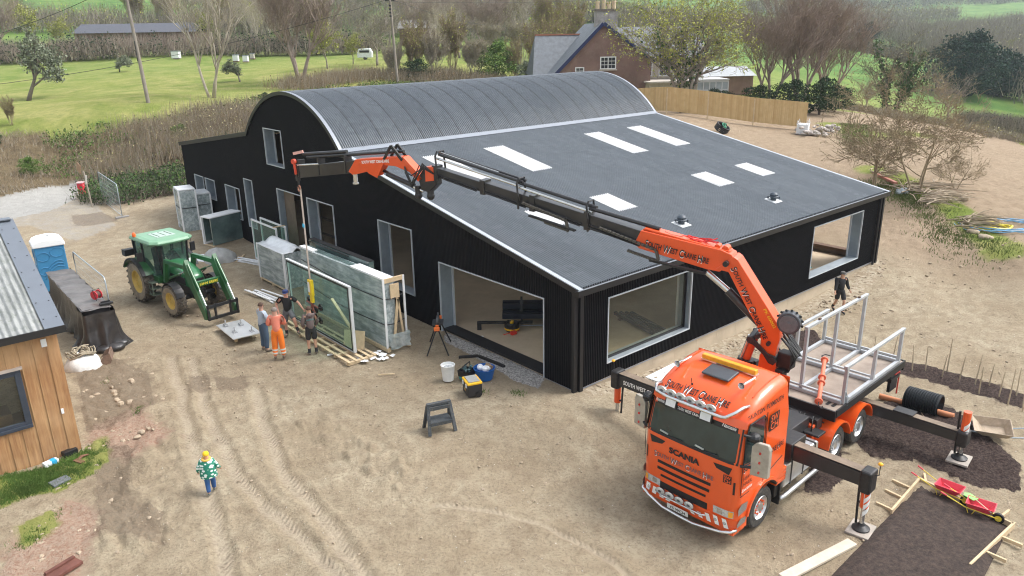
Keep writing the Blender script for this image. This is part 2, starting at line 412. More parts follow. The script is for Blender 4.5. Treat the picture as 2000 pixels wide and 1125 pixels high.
crest = [G(u, v)[:2] for u, v in ((1560, 205), (1645, 206), (1740, 224), (1850, 246), (2000, 284), (2300, 350))]
YARDP = [(-200, -200), (-200, 30)]+[tuple(p) for p in bank0]+[(1.5, 33.5), (20, 34), (34, 44)]+[tuple(p) for p in crest]+[(300, -200)]
yard = in_poly(X, Y, YARDP)
grass = np.where(yard, 0., 1.)*(1-bankm*.75)
for u, v, rr in ((1650, 215, 4), (1640, 245, 3), (1700, 262, 3.5), (1790, 262, 3), (1950, 265, 4), (1885, 235, 4)):
    p = G(u, v); grass = np.maximum(grass, np.clip(1.1-np.hypot(X-p[0], (Y-p[1])*1.)/rr, 0, .75))
for T in ([(1700, 330), (1760, 350), (1820, 380), (1880, 425), (1930, 465), (1960, 490)],):
    d, _ = seg_dist(X, Y, [G(*p)[:2] for p in T]); grass = np.maximum(grass, np.clip(1.3-d/1.3, 0, 1)*.8)
grass = np.maximum(grass, gy)
wood = np.zeros(len(X))
foot = (X > .12) & (X < 19.4) & (Y > .12) & (Y < 31.7)
Z[foot] = np.minimum(Z[foot], -.12)
nr, na = RR.shape; idx = np.arange(nr*na).reshape(nr, na)
q = np.stack([idx[:-1, :], np.roll(idx[:-1, :], -1, 1), np.roll(idx[1:, :], -1, 1), idx[1:, :]], -1).reshape(-1, 4)
me = bpy.data.meshes.new('ground'); me.vertices.add(nr*na); me.vertices.foreach_set('co', np.c_[X, Y, Z].ravel())
me.loops.add(q.size); me.loops.foreach_set('vertex_index', q.ravel().astype(np.int32))
me.polygons.add(len(q)); me.polygons.foreach_set('loop_start', np.arange(0, q.size, 4, dtype=np.int32))
me.polygons.foreach_set('loop_total', np.full(len(q), 4, np.int32)) if False else None
me.update(calc_edges=True); me.validate(); me.shade_smooth()
def vcol(name, r_, g_, b_):
    a = me.color_attributes.new(name, 'FLOAT_COLOR', 'POINT'); a.data.foreach_set('color', np.c_[r_, g_, b_, np.ones(len(X))].ravel())
yardf = np.where(yard, 1., 0.)
vcol('m1', grass, soil, lanem); vcol('m2', grav, stony, mud); vcol('m3', red, trk, bankm); vcol('m4', yardf*np.clip((X-19)/4+np.clip((30-Y)/60, 0, .0), 0, 1), full(alg), np.clip((RRr-100)/100, 0, 1))
def ground_material():
    g = NT('ground_earth'); v = g.coord('Object'); geo = g.n('ShaderNodeNewGeometry').outputs['Position']
    def att(n):
        a = g.n('ShaderNodeAttribute', attribute_name=n); s = g.n('ShaderNodeSeparateColor'); g.link(a.outputs['Color'], s.inputs[0]); return s.outputs
    m1, m2, m3, m4 = att('m1'), att('m2'), att('m3'), att('m4')
    nA = g.noise(geo, .35, 6, .6); nB = g.noise(geo, 2.2, 7, .65); nC = g.noise(geo, 14, 5, .7); nD = g.noise(geo, .08, 4, .6)
    def edge(m, k=.9, lo=.35, hi=.6):                 # ragged edges for every patch
        a = g.math('ADD', m, g.math('MULTIPLY', g.math('SUBTRACT', nB, .5), k)); return g.mapr(a, lo, hi)
    base = g.mix(g.mapr(nA, .35, .65), (.345, .278, .188), (.45, .385, .277))
    base = g.mix(g.mapr(nB, .4, .75), base, (.265, .207, .14)); base = g.mix(g.mapr(nB, .35, .2, 0, .8), base, (.52, .445, .34))
    base = g.mix(g.mapr(nC, .48, .66, 0, .65), base, (.20, .15, .105))
    # scattered stones
    vd = g.voro(geo, 5.); st = g.mapr(vd, .10, .06); vc = g.voro(geo, 5., 'Color')
    sepc = g.n('ShaderNodeSeparateColor'); g.link(vc, sepc.inputs[0])
    st = g.math('MULTIPLY', st, g.mapr(sepc.outputs[0], .55, .6))
    vd2 = g.voro(geo, 17.); st2 = g.math('MULTIPLY', g.mapr(vd2, .22, .12), g.mapr(g.noise(geo, .9, 4), .42, .6))
    base = g.mix(g.math('MULTIPLY', st, .95), base, (.66, .62, .55)); base = g.mix(g.math('MULTIPLY', st2, .75), base, g.mix(g.mapr(g.noise(geo, 20, 2), .45, .55), (.60, .54, .45), (.20, .15, .11)))
    # field tint, lane, tracks
    base = g.mix(g.math('MULTIPLY', m4[0], .8), base, g.mix(g.mapr(nB, .35, .65), (.25, .18, .12), (.37, .285, .20)))
    base = g.mix(g.math('MULTIPLY', edge(m3[1], 1.2, .4, .9), .38), base, (.535, .455, .35))
    lane = g.mix(g.mapr(nB, .3, .7), (.34, .335, .31), (.42, .41, .39)); base = g.mix(edge(m1[2], .5, .2, .7), base, lane)
    base = g.mix(g.math('MULTIPLY', edge(m3[0]), .6), base, g.mix(g.mapr(nC, .4, .6), (.30, .14, .10), (.46, .34, .27)))
    base = g.mix(g.math('MULTIPLY', edge(m2[2], 1.1, .35, .7), .62), base, g.mix(g.mapr(nC, .4, .6), (.12, .095, .075), (.24, .18, .125)))
    vg = g.voro(geo, 26., 'Color'); sg = g.n('ShaderNodeSeparateColor'); g.link(vg, sg.inputs[0])
    grav_ = g.mix(sg.outputs[1], (.24, .23, .215), (.66, .63, .60)); base = g.mix(edge(m2[0], .5), base, grav_)
    vg2 = g.voro(geo, 9., 'Color'); sg2 = g.n('ShaderNodeSeparateColor'); g.link(vg2, sg2.inputs[0])
    ston = g.mix(sg2.outputs[1], (.30, .235, .16), (.56, .49, .38)); base = g.mix(g.math('MULTIPLY', edge(m2[1], .8), .7), base, ston)
    soil_ = g.mix(g.mapr(nC, .4, .65), (.030, .021, .019), (.095, .068, .058)); base = g.mix(edge(m1[1], 1.0, .42, .56), base, soil_)
    # bank floor and grass
    bankc = g.mix(g.mapr(nB, .35, .65), (.10, .075, .045), (.20, .155, .09)); base = g.mix(edge(m3[2], .5), base, bankc)
    g1 = g.mix(g.mapr(nD, .35, .65), (.145, .20, .035), (.225, .25, .060)); g1 = g.mix(g.mapr(nA, .38, .66, 0, .85), g1, (.34, .32, .12)); g1 = g.mix(g.mapr(nB, .45, .8, 0, .6), g1, (.085, .135, .03))
    g2 = g.mix(g.mapr(nD, .4, .6), (.075, .165, .035), (.14, .22, .05)); g1 = g.mix(m4[2], g1, g2)
    base = g.mix(edge(m1[0], .7, .35, .6), base, g1)
    g.link(base, g.b.inputs['Base Color']); g.b.inputs['Roughness'].default_value = .95; g.b.inputs['Specular IOR Level'].default_value = .15
    hh = g.math('ADD', g.math('MULTIPLY', nB, .5), g.math('MULTIPLY', nC, .35)); hh = g.math('ADD', hh, g.math('MULTIPLY', st, .35)); hh = g.math('ADD', hh, g.math('MULTIPLY', st2, .2))
    hh = g.math('ADD', hh, g.math('MULTIPLY', g.noise(geo, 45, 3, .7), .2))
    hh = g.math('ADD', hh, g.math('MULTIPLY', g.math('MULTIPLY', sg.outputs[1], m2[0]), .6))
    tread = g.math('MULTIPLY', g.math('SINE', g.math('MULTIPLY', m4[1], 42.)), g.mapr(m3[1], .3, .8)); hh = g.math('ADD', hh, g.math('MULTIPLY', g.math('MULTIPLY', tread, g.mapr(nB, .4, .6)), .09))
    g.bump(hh, 1.0, .17); return g.m
me.materials.append(ground_material())
ground = bpy.data.objects.new('ground', me); COL.objects.link(ground)
tag(ground, 'bare tan earth yard with ruts, field, lane and orchard grass', 'ground', kind='structure')
# ---------------------------------------------------------------- materials of the barn
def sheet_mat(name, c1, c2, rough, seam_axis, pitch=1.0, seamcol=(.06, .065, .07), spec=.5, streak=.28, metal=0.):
    g = NT(name); v = g.coord(); sp = g.n('ShaderNodeSeparateXYZ'); g.link(v, sp.inputs[0])
    a = sp.outputs['XYZ'.index(seam_axis)]
    sc_ = g.math('DIVIDE', a, pitch); cell = g.math('FLOOR', sc_); fr = g.math('FRACT', sc_)
    wn = g.n('ShaderNodeTexWhiteNoise', noise_dimensions='1D'); g.link(cell, wn.inputs['W'])
    base = g.mix(wn.outputs['Value'], c1, c2)
    vs = g.scale(v, (1.2, .35, .35)); n = g.noise(vs, 2.2, 5, .6)
    base = g.mix(g.math('MULTIPLY', g.mapr(n, .45, .75), streak), base, tuple(min(1, x*1.5) for x in c2))
    if seamcol: base = g.mix(g.math('MULTIPLY', g.mapr(fr, .07, .03), .85), base, seamcol)  # dark lap line: grime plus the shadow of each sheet lap, painted in
    g.link(base, g.b.inputs['Base Color']); g.b.inputs['Roughness'].default_value = rough; g.b.inputs['Specular IOR Level'].default_value = spec
    g.b.inputs['Metallic'].default_value = metal
    g.link(g.mapr(g.noise(v, 1.4, 4), .3, .7, rough-.06, rough+.08), g.b.inputs['Roughness']); return g.m
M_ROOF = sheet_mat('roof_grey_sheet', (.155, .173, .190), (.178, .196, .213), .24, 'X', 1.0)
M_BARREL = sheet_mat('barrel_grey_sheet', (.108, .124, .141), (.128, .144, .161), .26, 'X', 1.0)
M_WALL = sheet_mat('black_wall_sheet', (.0042, .0046, .0064), (.0055, .006, .008), .5, 'X', 7.7, None, .12, .2)
M_GALV = mat('galvanised_steel', (.42, .47, .51), .42, .55, .14, 2.5)
M_GALVD = mat('galvanised_reveal', (.27, .32, .37), .5, .35, .16, 2.0)
M_TRIM = mat('pale_trim', (.22, .245, .285), .45, .1, .06)
M_BLACK = mat('black_trim', (.010, .010, .012), .45)
def _skyl():
    g = NT('skylight_sheet'); g.b.inputs['Base Color'].default_value = (.97, .97, .97, 1); g.b.inputs['Roughness'].default_value = .4
    t = g.n('ShaderNodeBsdfTranslucent'); t.inputs[0].default_value = (.95, .95, .92, 1); m = g.n('ShaderNodeMixShader'); m.inputs[0].default_value = .35
    g.link(g.b.outputs[0], m.inputs[1]); g.link(t.outputs[0], m.inputs[2]); g.link(m.outputs[0], [n for n in g.t.nodes if n.type == 'OUTPUT_MATERIAL'][0].inputs[0]); return g.m
M_SKYL = _skyl()
M_CONC = mat('concrete_plinth', (.46, .38, .28), .9, 0, .14, 1.2, bump=.2)
M_SLAB = mat('dusty_slab', (.56, .45, .32), .9, 0, .12, .7, dirt=.35, dirtcol=(.42, .33, .23))
M_INNER = mat('inner_wall', (.16, .12, .085), .9, 0, .3, 1.)
M_TIMB = mat('raw_timber', (.48, .35, .20), .8, 0, .2, 4)
M_BROWNT = mat('brown_timber', (.13, .075, .045), .8, 0, .25, 3)
def glass_mat(name, tint=(.75, .86, .84), rough=.02, alpha=.32):
    g = NT(name); g.b.inputs['Base Color'].default_value = (*tint, 1); g.b.inputs['Roughness'].default_value = rough
    tr = g.n('ShaderNodeBsdfTransparent'); tr.inputs[0].default_value = (*[min(1, t*1.05) for t in tint], 1)
    mx = g.n('ShaderNodeMixShader'); fr = g.n('ShaderNodeLayerWeight'); fr.inputs[0].default_value = .3
    g.b.inputs['Base Color'].default_value = (tint[0]*.3, tint[1]*.3, tint[2]*.3, 1)
    g.link(g.math('ADD', g.math('MULTIPLY', g.math('POWER', fr.outputs[1], 3.), .8), alpha*.6, True), mx.inputs[0]); g.link(tr.outputs[0], mx.inputs[1]); g.link(g.b.outputs[0], mx.inputs[2])
    out = [n for n in g.t.nodes if n.type == 'OUTPUT_MATERIAL'][0]; g.link(mx.outputs[0], out.inputs[0]); return g.m
M_GLASS = glass_mat('window_glass', (.90, .91, .85), .03, .10)
PITCH, AMP, RP = .076, .009, .1
def corr_wall(mb, run, length, topf, botf, openings, place, sub=6):
    """vertical corrugated sheet; run = offsets along the wall, openings = (s0, s1, z0, z1)"""
    ds = PITCH/sub; n = int(round(length/ds))
    for i in range(n):
        s0, s1 = i*ds, min((i+1)*ds, length); sm = (s0+s1)/2
        a0, a1 = AMP*math.cos(2*math.pi*i/sub), AMP*math.cos(2*math.pi*(i+1)/sub)
        iv = [(botf(sm), topf(sm))]
        for (o0, o1, z0, z1) in openings:
            if o0 < sm < o1:
                new = []
                for lo, hi in iv:
                    if z0 > lo: new.append((lo, min(z0, hi)))
                    if z1 < hi: new.append((max(z1, lo), hi))
                iv = [q for q in new if q[1]-q[0] > .01]
        for lo, hi in iv:
            hi0, hi1 = (topf(s0), topf(s1)) if hi == topf(sm) else (hi, hi)
            mb.add([place(s0, a0, lo), place(s1, a1, lo), place(s1, a1, hi1), place(s0, a0, hi0)], [(0, 1, 2, 3)])
LX = 19.45; RS = .1957; E0 = 3.22; YB = 12.86; ZB = E0+RS*YB; YC, RB = 17.43, 5.98; ZT = 7.86; YE = 31.8
def arc(y):
    return ZT-RB+math.sqrt(max(0, RB*RB-(y-YC)**2))
def gtop(y):
    if y <= YB: return E0+RS*y-.03
    if y < 22.0: return max(arc(y)-.02, ZB-.05)
    return 5.80-(y-22)*.142-.02
barn = empty('barn', (0, 0, 0), 0, 'long black corrugated barn with a barrel roof beside a low grey sloping roof', 'barn')
GABLE_OPEN = [(1.33, 6.63, -.5, 2.57), (8.29, 10.51, .95, 3.43), (14.06, 16.35, .02, 3.43), (16.89, 19.34, .02, 3.43),
              (22.2, 23.14, 1.0, 3.42), (23.95, 25.75, 1.17, 2.77), (27.3, 28.6, 1.7, 2.76), (28.95, 30.23, 1.7, 2.76), (18.3, 20.07, 4.53, 6.15)]
SIDE_OPEN = [(1.41, 5.52, .50, 2.58), (13.56, 17.73, .50, 2.60)]
EAST_OPEN = [(1.0, 5.2, .35, 2.9), (6.0, 12.0, .05, 3.6), (15, 19, .1, 3.2), (23, 26, .8, 2.8)]  # far end stands open; openings added and enlarged here to let daylight in
mb = MB(); corr_wall(mb, 0, YE, gtop, lambda y: -.3+max(0, (y-20))*.02, GABLE_OPEN, lambda s, a, z: (-a, s, z)); mb.build('gable_wall', M_WALL, barn, fixn=False)
mb = MB(); corr_wall(mb, 0, LX, lambda x: E0-.02, lambda x: 0, SIDE_OPEN, lambda s, a, z: (s, -a, z)); mb.build('side_wall', M_WALL, barn, fixn=False)
mb = MB(); corr_wall(mb, 0, YE, gtop, lambda y: -.1, EAST_OPEN, lambda s, a, z: (LX+a, s, z), 4); mb.build('end_wall', M_WALL, barn, fixn=False)
mb = MB(); corr_wall(mb, 0, LX, lambda x: gtop(YE), lambda x: -.1, [], lambda s, a, z: (s, YE+a, z), 4); mb.build('back_wall', M_WALL, barn, fixn=False)
# inner lining, floor, plinth
def lined(mb, fixed, length, topf, z0, opens, axis):
    xs_ = sorted({0, length, *[o[0] for o in opens], *[o[1] for o in opens], *np.arange(.4, length, .8).tolist()})
    for s0, s1 in zip(xs_[:-1], xs_[1:]):
        sm = (s0+s1)/2; iv = [(z0, None)]
        for (o0, o1, a, b) in opens:
            if o0 < sm < o1: iv = [(z0, a), (b, None)]
        for lo, hi in iv:
            h0, h1 = (topf(s0)-.1, topf(s1)-.1) if hi is None else (hi, hi)
            if min(h0, h1)-lo < .02: continue
            if axis == 'y': mb.add([(fixed, s0, lo), (fixed, s1, lo), (fixed, s1, h1), (fixed, s0, h0)], [(0, 1, 2, 3)])
            else: mb.add([(s0, fixed, lo), (s1, fixed, lo), (s1, fixed, h1), (s0, fixed, h0)], [(0, 1, 2, 3)])
mb = MB(); lined(mb, .30, YE, gtop, 0, GABLE_OPEN, 'y'); lined(mb, .30, LX, lambda x: E0, 0, SIDE_OPEN, 'x'); lined(mb, LX-.25, YE, gtop, 0, EAST_OPEN, 'y'); lined(mb, YE-.2, LX, lambda x: 4.4, 0, [], 'x')
mb.build('lining', M_INNER, barn)
MB().bx(.10, LX-.1, .10, YE-.1, -.35, .02).build('floor_slab', M_SLAB, barn)
mb = MB()
for k in range(16): mb.bx(.06+k*1.208, .06+(k+1)*1.208-.008, .035, .13, -1.1, -.004)
mb.bx(LX-.14, LX-.04, .14, YE-.1, -1, -.11); mb.build('plinth', M_CONC, barn)
MB().bx(.02, LX-.03, -.03, -.012, -.03, -.004).bx(-.03, -.012, -.02, 1.33, -.03, .0).build('base_trim', M_TRIM, barn)
# mono-pitch roof with real ribs, skylights and vent cowls
def rib_roof(mb, x0, x1, y0, y1, zf, dz=0., sub=8, ny=1, holes=()):
    ds = RP/sub; n = int(round((x1-x0)/ds)); i0 = int(round(x0/ds)); vs = []
    for i in range(n+1):
        x = (i0+i)*ds; a = .028*math.cos(2*math.pi*(i0+i)/sub)
        for j in range(ny+1):
            y = y0+(y1-y0)*j/ny; vs.append((x, y, zf(y)+a+dz))
    m = ny+1
    if not holes: mb.add(vs, [(i*m+j, (i+1)*m+j, (i+1)*m+j+1, i*m+j+1) for i in range(n) for j in range(ny)]); return
    for i in range(n):                          # sheets stop short of the rooflight openings
        xa, xb = (i0+i)*ds, (i0+i+1)*ds; cuts = [y0]+[q for h in holes if h[0]+.04 < (xa+xb)/2 < h[1]-.04 for q in (h[2]+.1, h[3]-.1)]+[y1]; cuts.sort()
        a, b = (.028*math.cos(2*math.pi*(i0+i+k)/sub)+dz for k in (0, 1))
        for ya, yb in zip(cuts[::2], cuts[1::2]): mb.add([(xa, ya, zf(ya)+a), (xb, ya, zf(ya)+b), (xb, yb, zf(yb)+b), (xa, yb, zf(yb)+a)], [(0, 1, 2, 3)])
LIGHTS = ((2.6, 3.65, 8.08, 11.2), (5.8, 6.9, 8.08, 11.2), (12.08, 13.18, 8.15, 11.25), (15.25, 16.35, 8.15, 11.3),
          (2.5, 3.55, 3.5, 4.98), (5.8, 6.88, 3.5, 4.98), (12.15, 13.25, 3.55, 5.03), (15.43, 16.45, 3.55, 5.05))
zr = lambda y: E0+RS*y+.04
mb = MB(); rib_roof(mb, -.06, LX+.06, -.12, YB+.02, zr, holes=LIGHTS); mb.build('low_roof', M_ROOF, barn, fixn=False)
for (x0, x1, y0, y1) in LIGHTS:
    mb = MB(); rib_roof(mb, x0, x1, y0, y1, zr, .016); mb.build('skylight', M_SKYL, barn, fixn=False)
MB().bx(-.16, LX+.16, -.26, -.13, E0-.19, E0+.0).bx(-.16, LX+.16, -.13, -.02, E0-.17, E0-.05).build('gutter', M_BLACK, barn, bev=.01)
MB().bx(-.17, LX+.17, -.275, -.24, E0+.001, E0+.022).build('eave_trim', M_TRIM, barn)
def slope_strip(mb, x0, x1, y0, y1, dz, th, zf=zr):
    mb.add([(x0, y0, zf(y0)+dz), (x1, y0, zf(y0)+dz), (x1, y1, zf(y1)+dz), (x0, y1, zf(y1)+dz),
            (x0, y0, zf(y0)+dz-th), (x1, y0, zf(y0)+dz-th), (x1, y1, zf(y1)+dz-th), (x0, y1, zf(y1)+dz-th)],
           [(0, 1, 2, 3), (4, 7, 6, 5), (0, 4, 5, 1), (1, 5, 6, 2), (2, 6, 7, 3), (3, 7, 4, 0)])
mb = MB(); slope_strip(mb, -.10, .05, -.24, YB, .035, .03); slope_strip(mb, LX-.03, LX+.12, -.24, YB, .035, .03)
mb.build('verge_trim', mat('verge_light', (.36, .39, .43), .45), barn)
mb = MB(); slope_strip(mb, -.105, -.065, -.24, YB, .004, .17); slope_strip(mb, LX+.065, LX+.105, -.24, YB, .004, .17); mb.build('verge_board', M_BLACK, barn)
mb = MB(); mb.add([(-.1, YB-.14, zr(YB-.14)+.034), (LX+.1, YB-.14, zr(YB-.14)+.034), (LX+.1, YB+.1, ZB+.17), (-.1, YB+.1, ZB+.17)], [(0, 1, 2, 3)])
mb.build('valley_flashing', M_TRIM, barn)
# barrel
mb = MB(); sub = 8; ds = RP/sub; n = int(round((LX+.14)/ds)); na_ = 40; a0 = math.asin((YB-YC)/RB)+.01; a1 = math.asin((22.0-YC)/RB); vs = []
for i in range(n+1):
    x = -.07+i*ds; am = .028*math.cos(2*math.pi*i/sub)
    for j in range(na_+1):
        a = a0+(a1-a0)*j/na_; r = RB+.03+am; vs.append((x, YC+r*math.sin(a), ZT-RB+r*math.cos(a)))
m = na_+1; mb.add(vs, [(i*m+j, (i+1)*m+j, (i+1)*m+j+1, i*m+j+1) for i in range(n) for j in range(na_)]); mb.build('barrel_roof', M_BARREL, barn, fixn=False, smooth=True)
mb = MB()
for x0, x1 in ((-.12, .03), (LX-.03, LX+.12)):
    o = len(mb.v); prof = [(RB+.055, x0), (RB+.055, x1), (RB+.035, x1), (RB-.09, x0+.002), (RB+.055, x0)]
    mb.lathe([(r, h) for r, h in prof[:3]], (0, YC, ZT-RB), 'x', 48, math.pi/2-a1-.0, math.pi/2-a0)
mb.build('barrel_trim', M_TRIM, barn, smooth=False)
for x in (-.12,):
    mb = MB(); mb.lathe([(RB+.05, x), (RB-.1, x), (RB-.1, x+.05)], (0, YC, ZT-RB), 'x', 48, math.pi/2-a1, math.pi/2-a0); mb.build('barrel_edge', M_BLACK, barn)
mb = MB(); zl = lambda y: 5.80-(y-22)*.142+.03
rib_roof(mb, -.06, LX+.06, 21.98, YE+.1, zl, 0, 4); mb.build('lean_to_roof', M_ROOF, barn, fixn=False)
mb = MB(); slope_strip(mb, -.11, .08, 21.95, YE+.1, .02, .2, zl); mb.build('lean_to_verge', M_BLACK, barn)
# corner posts / downpipes
mb = MB(); mb.box((-.05, -.03, 1.5), (.16, .10, 3.2)).box((.14, -.075, 1.45), (.14, .12, 3.1)).box((LX+.02, -.05, 1.5), (.12, .14, 3.2)); mb.build('corner_trim', M_BLACK, barn)
MB().tube((LX-.28, -.10, -.3), (LX-.28, -.10, 3.05), .05).build('downpipe', M_BLACK, barn, smooth='auto')
MB().box((.12, -.32, -.33), (.34, .26, .06)).build('drain_cover', M_BLACK, barn)
# openings: galvanised sleeves, sills
M_REVT = mat('reveal_edge', (.52, .56, .60), .45, .2, .06)
def sleeve(s0, s1, z0, z1, wall, depth=.42, sill=True, glass=False, inner=True):
    """a folded steel sleeve lining one opening; a frame with its reveal as sub-part"""
    e = .035; o = -.035
    def P(s, d, z): return (d, s, z) if wall == 'g' else (s, d, z)
    def slab(mb, s_a, s_b, d0, d1, z_a, z_b): 
        p, q = P(s_a, d0, z_a), P(s_b, d1, z_b); mb.bx(p[0], q[0], p[1], q[1], p[2], q[2])
    f = MB()
    for (a, b, c_, d_) in ((s0-e, s0, z0-e, z1+e), (s1, s1+e, z0-e, z1+e), (s0, s1, z1, z1+e)) + (((s0, s1, z0-e, z0),) if sill else ()):
        slab(f, a, b, o, 0.02, c_, d_)
    fo = f.build('window_frame' if sill else 'door_frame', M_REVT, barn)
    r = MB(); t = .012
    slab(r, s0-t, s0+.001, .02, depth, z0, z1); slab(r, s1-.001, s1+t, .02, depth, z0, z1); slab(r, s0, s1, .02, depth, z1-.001, z1+t)
    r.build('reveal', M_GALVD, fo)
    r = MB()
    if sill: slab(r, s0+.002, s1-.002, -.02, depth, z0-t, z0+.006); r.build('window_sill', M_GALV, fo)
    if inner:
        r = MB(); slab(r, s0+.004, s0+.07, depth+.001, depth+.06, z0, z1); slab(r, s1-.07, s1-.004, depth+.001, depth+.06, z0, z1); slab(r, s0+.004, s1-.004, depth+.001, depth+.06, z1-.06, z1)
        r.build('lining_edge', M_REVT, fo)
    if glass:
        r = MB()
        for a, b, c_, d_ in ((s0, s0+.06, z0, z1), (s1-.09, s1-.004, z0, z1), (s0+.06, s1-.09, z0+.01, z0+.07), (s0+.06, s1-.09, z1-.06, z1-.004)): slab(r, a+.003, b, .16, .24, c_+.003, d_-.003)
        r.build('sash', M_BLACK, fo)
        r = MB(); slab(r, s0+.05, s1-.08, .19, .205, z0+.05, z1-.05); r.build('pane', M_GLASS, fo)
    return fo
for k, (a, b, c_, d_) in enumerate(GABLE_OPEN):
    if k == 0: sleeve(a, b, -.02, d_, 'g', .50, False)
    else: sleeve(a, b, c_, d_, 'g', .42, c_ > .5)
sleeve(*SIDE_OPEN[0], 's', .45, True, True); sleeve(*SIDE_OPEN[1], 's', .42, True)
MB().bx(.06, .55, 1.34, 6.62, .021, .10).build('door_threshold', M_BLACK, barn)
for (a, b, c_, d_) in EAST_OPEN:
    mb = MB()
    for p in (a-.08, b): mb.bx(LX-.34, LX-.02, p, p+.08, c_, d_)
    mb.bx(LX-.34, LX-.02, a, b, d_, d_+.08); mb.bx(LX-.34, LX+.04, a, b, c_-.12, c_); mb.build('rear_opening_frame', M_BROWNT, barn)
# timber studs and rails seen inside through the gable openings
mb = MB()
for y in (14.35, 14.95, 15.55, 16.15): mb.bx(2.2, 2.3, y, y+.06, .02, 3.4)
mb.bx(2.2, 2.3, 13.8, 16.6, 3.4, 3.5).bx(2.2, 2.3, 13.8, 16.6, 1.6, 1.66); mb.build('stud_wall', M_BROWNT, barn)
mb = MB()
for z in (.7, 1.5, 2.3, 3.0): mb.beam((2.5, 16.4, z), (2.5, 20.4, z), .04, .12)
for y in (16.6, 18.4, 20.2): mb.tube((2.5, y, .02), (2.5, y, 3.6), .03)
mb.build('inner_rack', mat('rack_steel', (.22, .19, .16), .6, .3), barn)
# vent cowls
for x, y in ((7.02, 1.62), (12.89, 1.5)):
    cw = MB().box((0, 0, 0), (.52, .52, .03), (math.atan(RS), 0, 0)).build('vent_cowl', mat('cowl_plate', (.72, .74, .75), .5), barn, loc=(x, y, zr(y)+.03))
    m2 = MB().lathe([(.12, 0), (.12, .08), (.20, .11), (.20, .14), (.15, .17), (.17, .22), (.13, .28), (.06, .31), (.001, .315)], (0, 0, .02), 'z', 16)
    for k in range(4):
        a = k*math.pi/2+.6; m2.box((.21*math.cos(a), .21*math.sin(a), .12), (.06, .04, .08), (0, 0, a))
    m2.build('cowl_cap', mat('cowl_dark', (.05, .065, .085), .45), cw, smooth='auto')
# ---------------------------------------------------------------- the crane lorry
M_OR = mat('orange_paint', (.76, .098, .014), .28, 0, .04, 2, coat=.5)
M_OR2 = mat('orange_crane_paint', (.72, .085, .014), .34, 0, .05, 3, coat=.3)
M_CHR = mat('chrome', (.72, .73, .74), .18, .9, .05)
M_ALU = mat('polished_alloy', (.66, .67, .68), .28, .85, .1, 6)
M_DK = mat('dark_steel', (.022, .022, .024), .45, .2, .25, 5, dirt=.25, dirtcol=(.12, .10, .08))
M_BLK = mat('black_plastic', (.012, .012, .013), .5, 0, .2)
M_BOOM = mat('boom_black_paint', (.026, .026, .029), .35, .1, .2, 2, coat=.15, dirt=.15, dirtcol=(.09, .08, .07))
M_RUB = mat('tyre_rubber', (.035, .034, .033), .85, 0, .3, 8, dirt=.35, dirtcol=(.20, .165, .12))
M_WHT = mat('white_vinyl', (.80, .80, .78), .5, 0, .03)
M_INK = mat('black_vinyl', (.012, .012, .014), .5, 0, .02)
M_LENS = mat('clear_lens', (.62, .64, .65), .12, .45, .25, 25)
M_AMB = mat('amber_lens', (.80, .33, .02), .3, 0, .12, 8)
M_RED = mat('red_paint', (.60, .03, .02), .4)
M_HOSE = mat('rubber_hose', (.015, .015, .016), .5)
M_SILV = mat('cylinder_rod', (.62, .63, .62), .22, .85, .06)
M_DECK = mat('worn_plywood_deck', (.27, .215, .175), .85, 0, .2, 1.2, dirt=.5, dirtcol=(.40, .34, .28))
M_WOODP = mat('jack_board', (.36, .32, .28), .85, 0, .15, 5)
M_WSCR = mat('windscreen_glass', (.018, .036, .036), .05, 0, .35, 1.3, spec=.6, coat=.4)
M_DIRTYAL = mat('dull_mirror_back', (.40, .37, .32), .5, .3, .15, 6)
TA = R(2.1); TO = Vector((-2.35, -5.75, -.5))
truck = empty('crane_lorry', TO, TA, 'orange lorry with a long black folding crane and chrome roof lamps parked beside the barn', 'crane lorry')
TINV = (Matrix.Translation(TO) @ Matrix.Rotation(TA, 4, 'Z')).inverted()
CPR = [(.03, .42), (0, .75), (-.01, 1.3), (0, 2.0), (.05, 2.2), (.13, 2.55), (.19, 2.8), (.24, 2.95), (.36, 3.09), (.60, 3.24), (.95, 3.38), (1.4, 3.47), (1.85, 3.5), (1.97, 3.44)]
_cl = [0]
for a, b in zip(CPR[:-1], CPR[1:]): _cl.append(_cl[-1]+math.dist(a, b))
def prof(q):
    q = max(0, min(_cl[-1]-1e-4, q))
    for i in range(len(_cl)-1):
        if q <= _cl[i+1]:
            t = (q-_cl[i])/(_cl[i+1]-_cl[i]); a, b = CPR[i], CPR[i+1]
            na, nb = pn(i), pn(i+1); n = ((na[0]*(1-t)+nb[0]*t), (na[1]*(1-t)+nb[1]*t)); L = math.hypot(*n)
            return (a[0]*(1-t)+b[0]*t, a[1]*(1-t)+b[1]*t), (n[0]/L, n[1]/L)
def pn(i):
    a, b = CPR[max(i-1, 0)], CPR[min(i+1, len(CPR)-1)]; dx, dz = b[0]-a[0], b[1]-a[1]; L = math.hypot(dx, dz); return (-dz/L, dx/L)
def zq(z):                                   # profile length at which the front reaches height z
    for i in range(len(CPR)-1):
        if CPR[i][1] <= z <= CPR[i+1][1]: return _cl[i]+(z-CPR[i][1])/(CPR[i+1][1]-CPR[i][1])*(_cl[i+1]-_cl[i])
    return _cl[-1]
def S(q, y, off=0.):                          # point on the cab skin
    (x, z), (nx, nz) = prof(q); e = min(1, abs(y)/1.245)
    ins = .05*e*e+(.17*(1-math.sqrt(max(0, 1-((e-.80)/.2)**2))) if e > .8 else 0)
    yy = y*(1-.045*max(0, (z-2.0)/1.5)); return Vector((x-nx*(ins-off), yy, z-nz*(ins-off)))
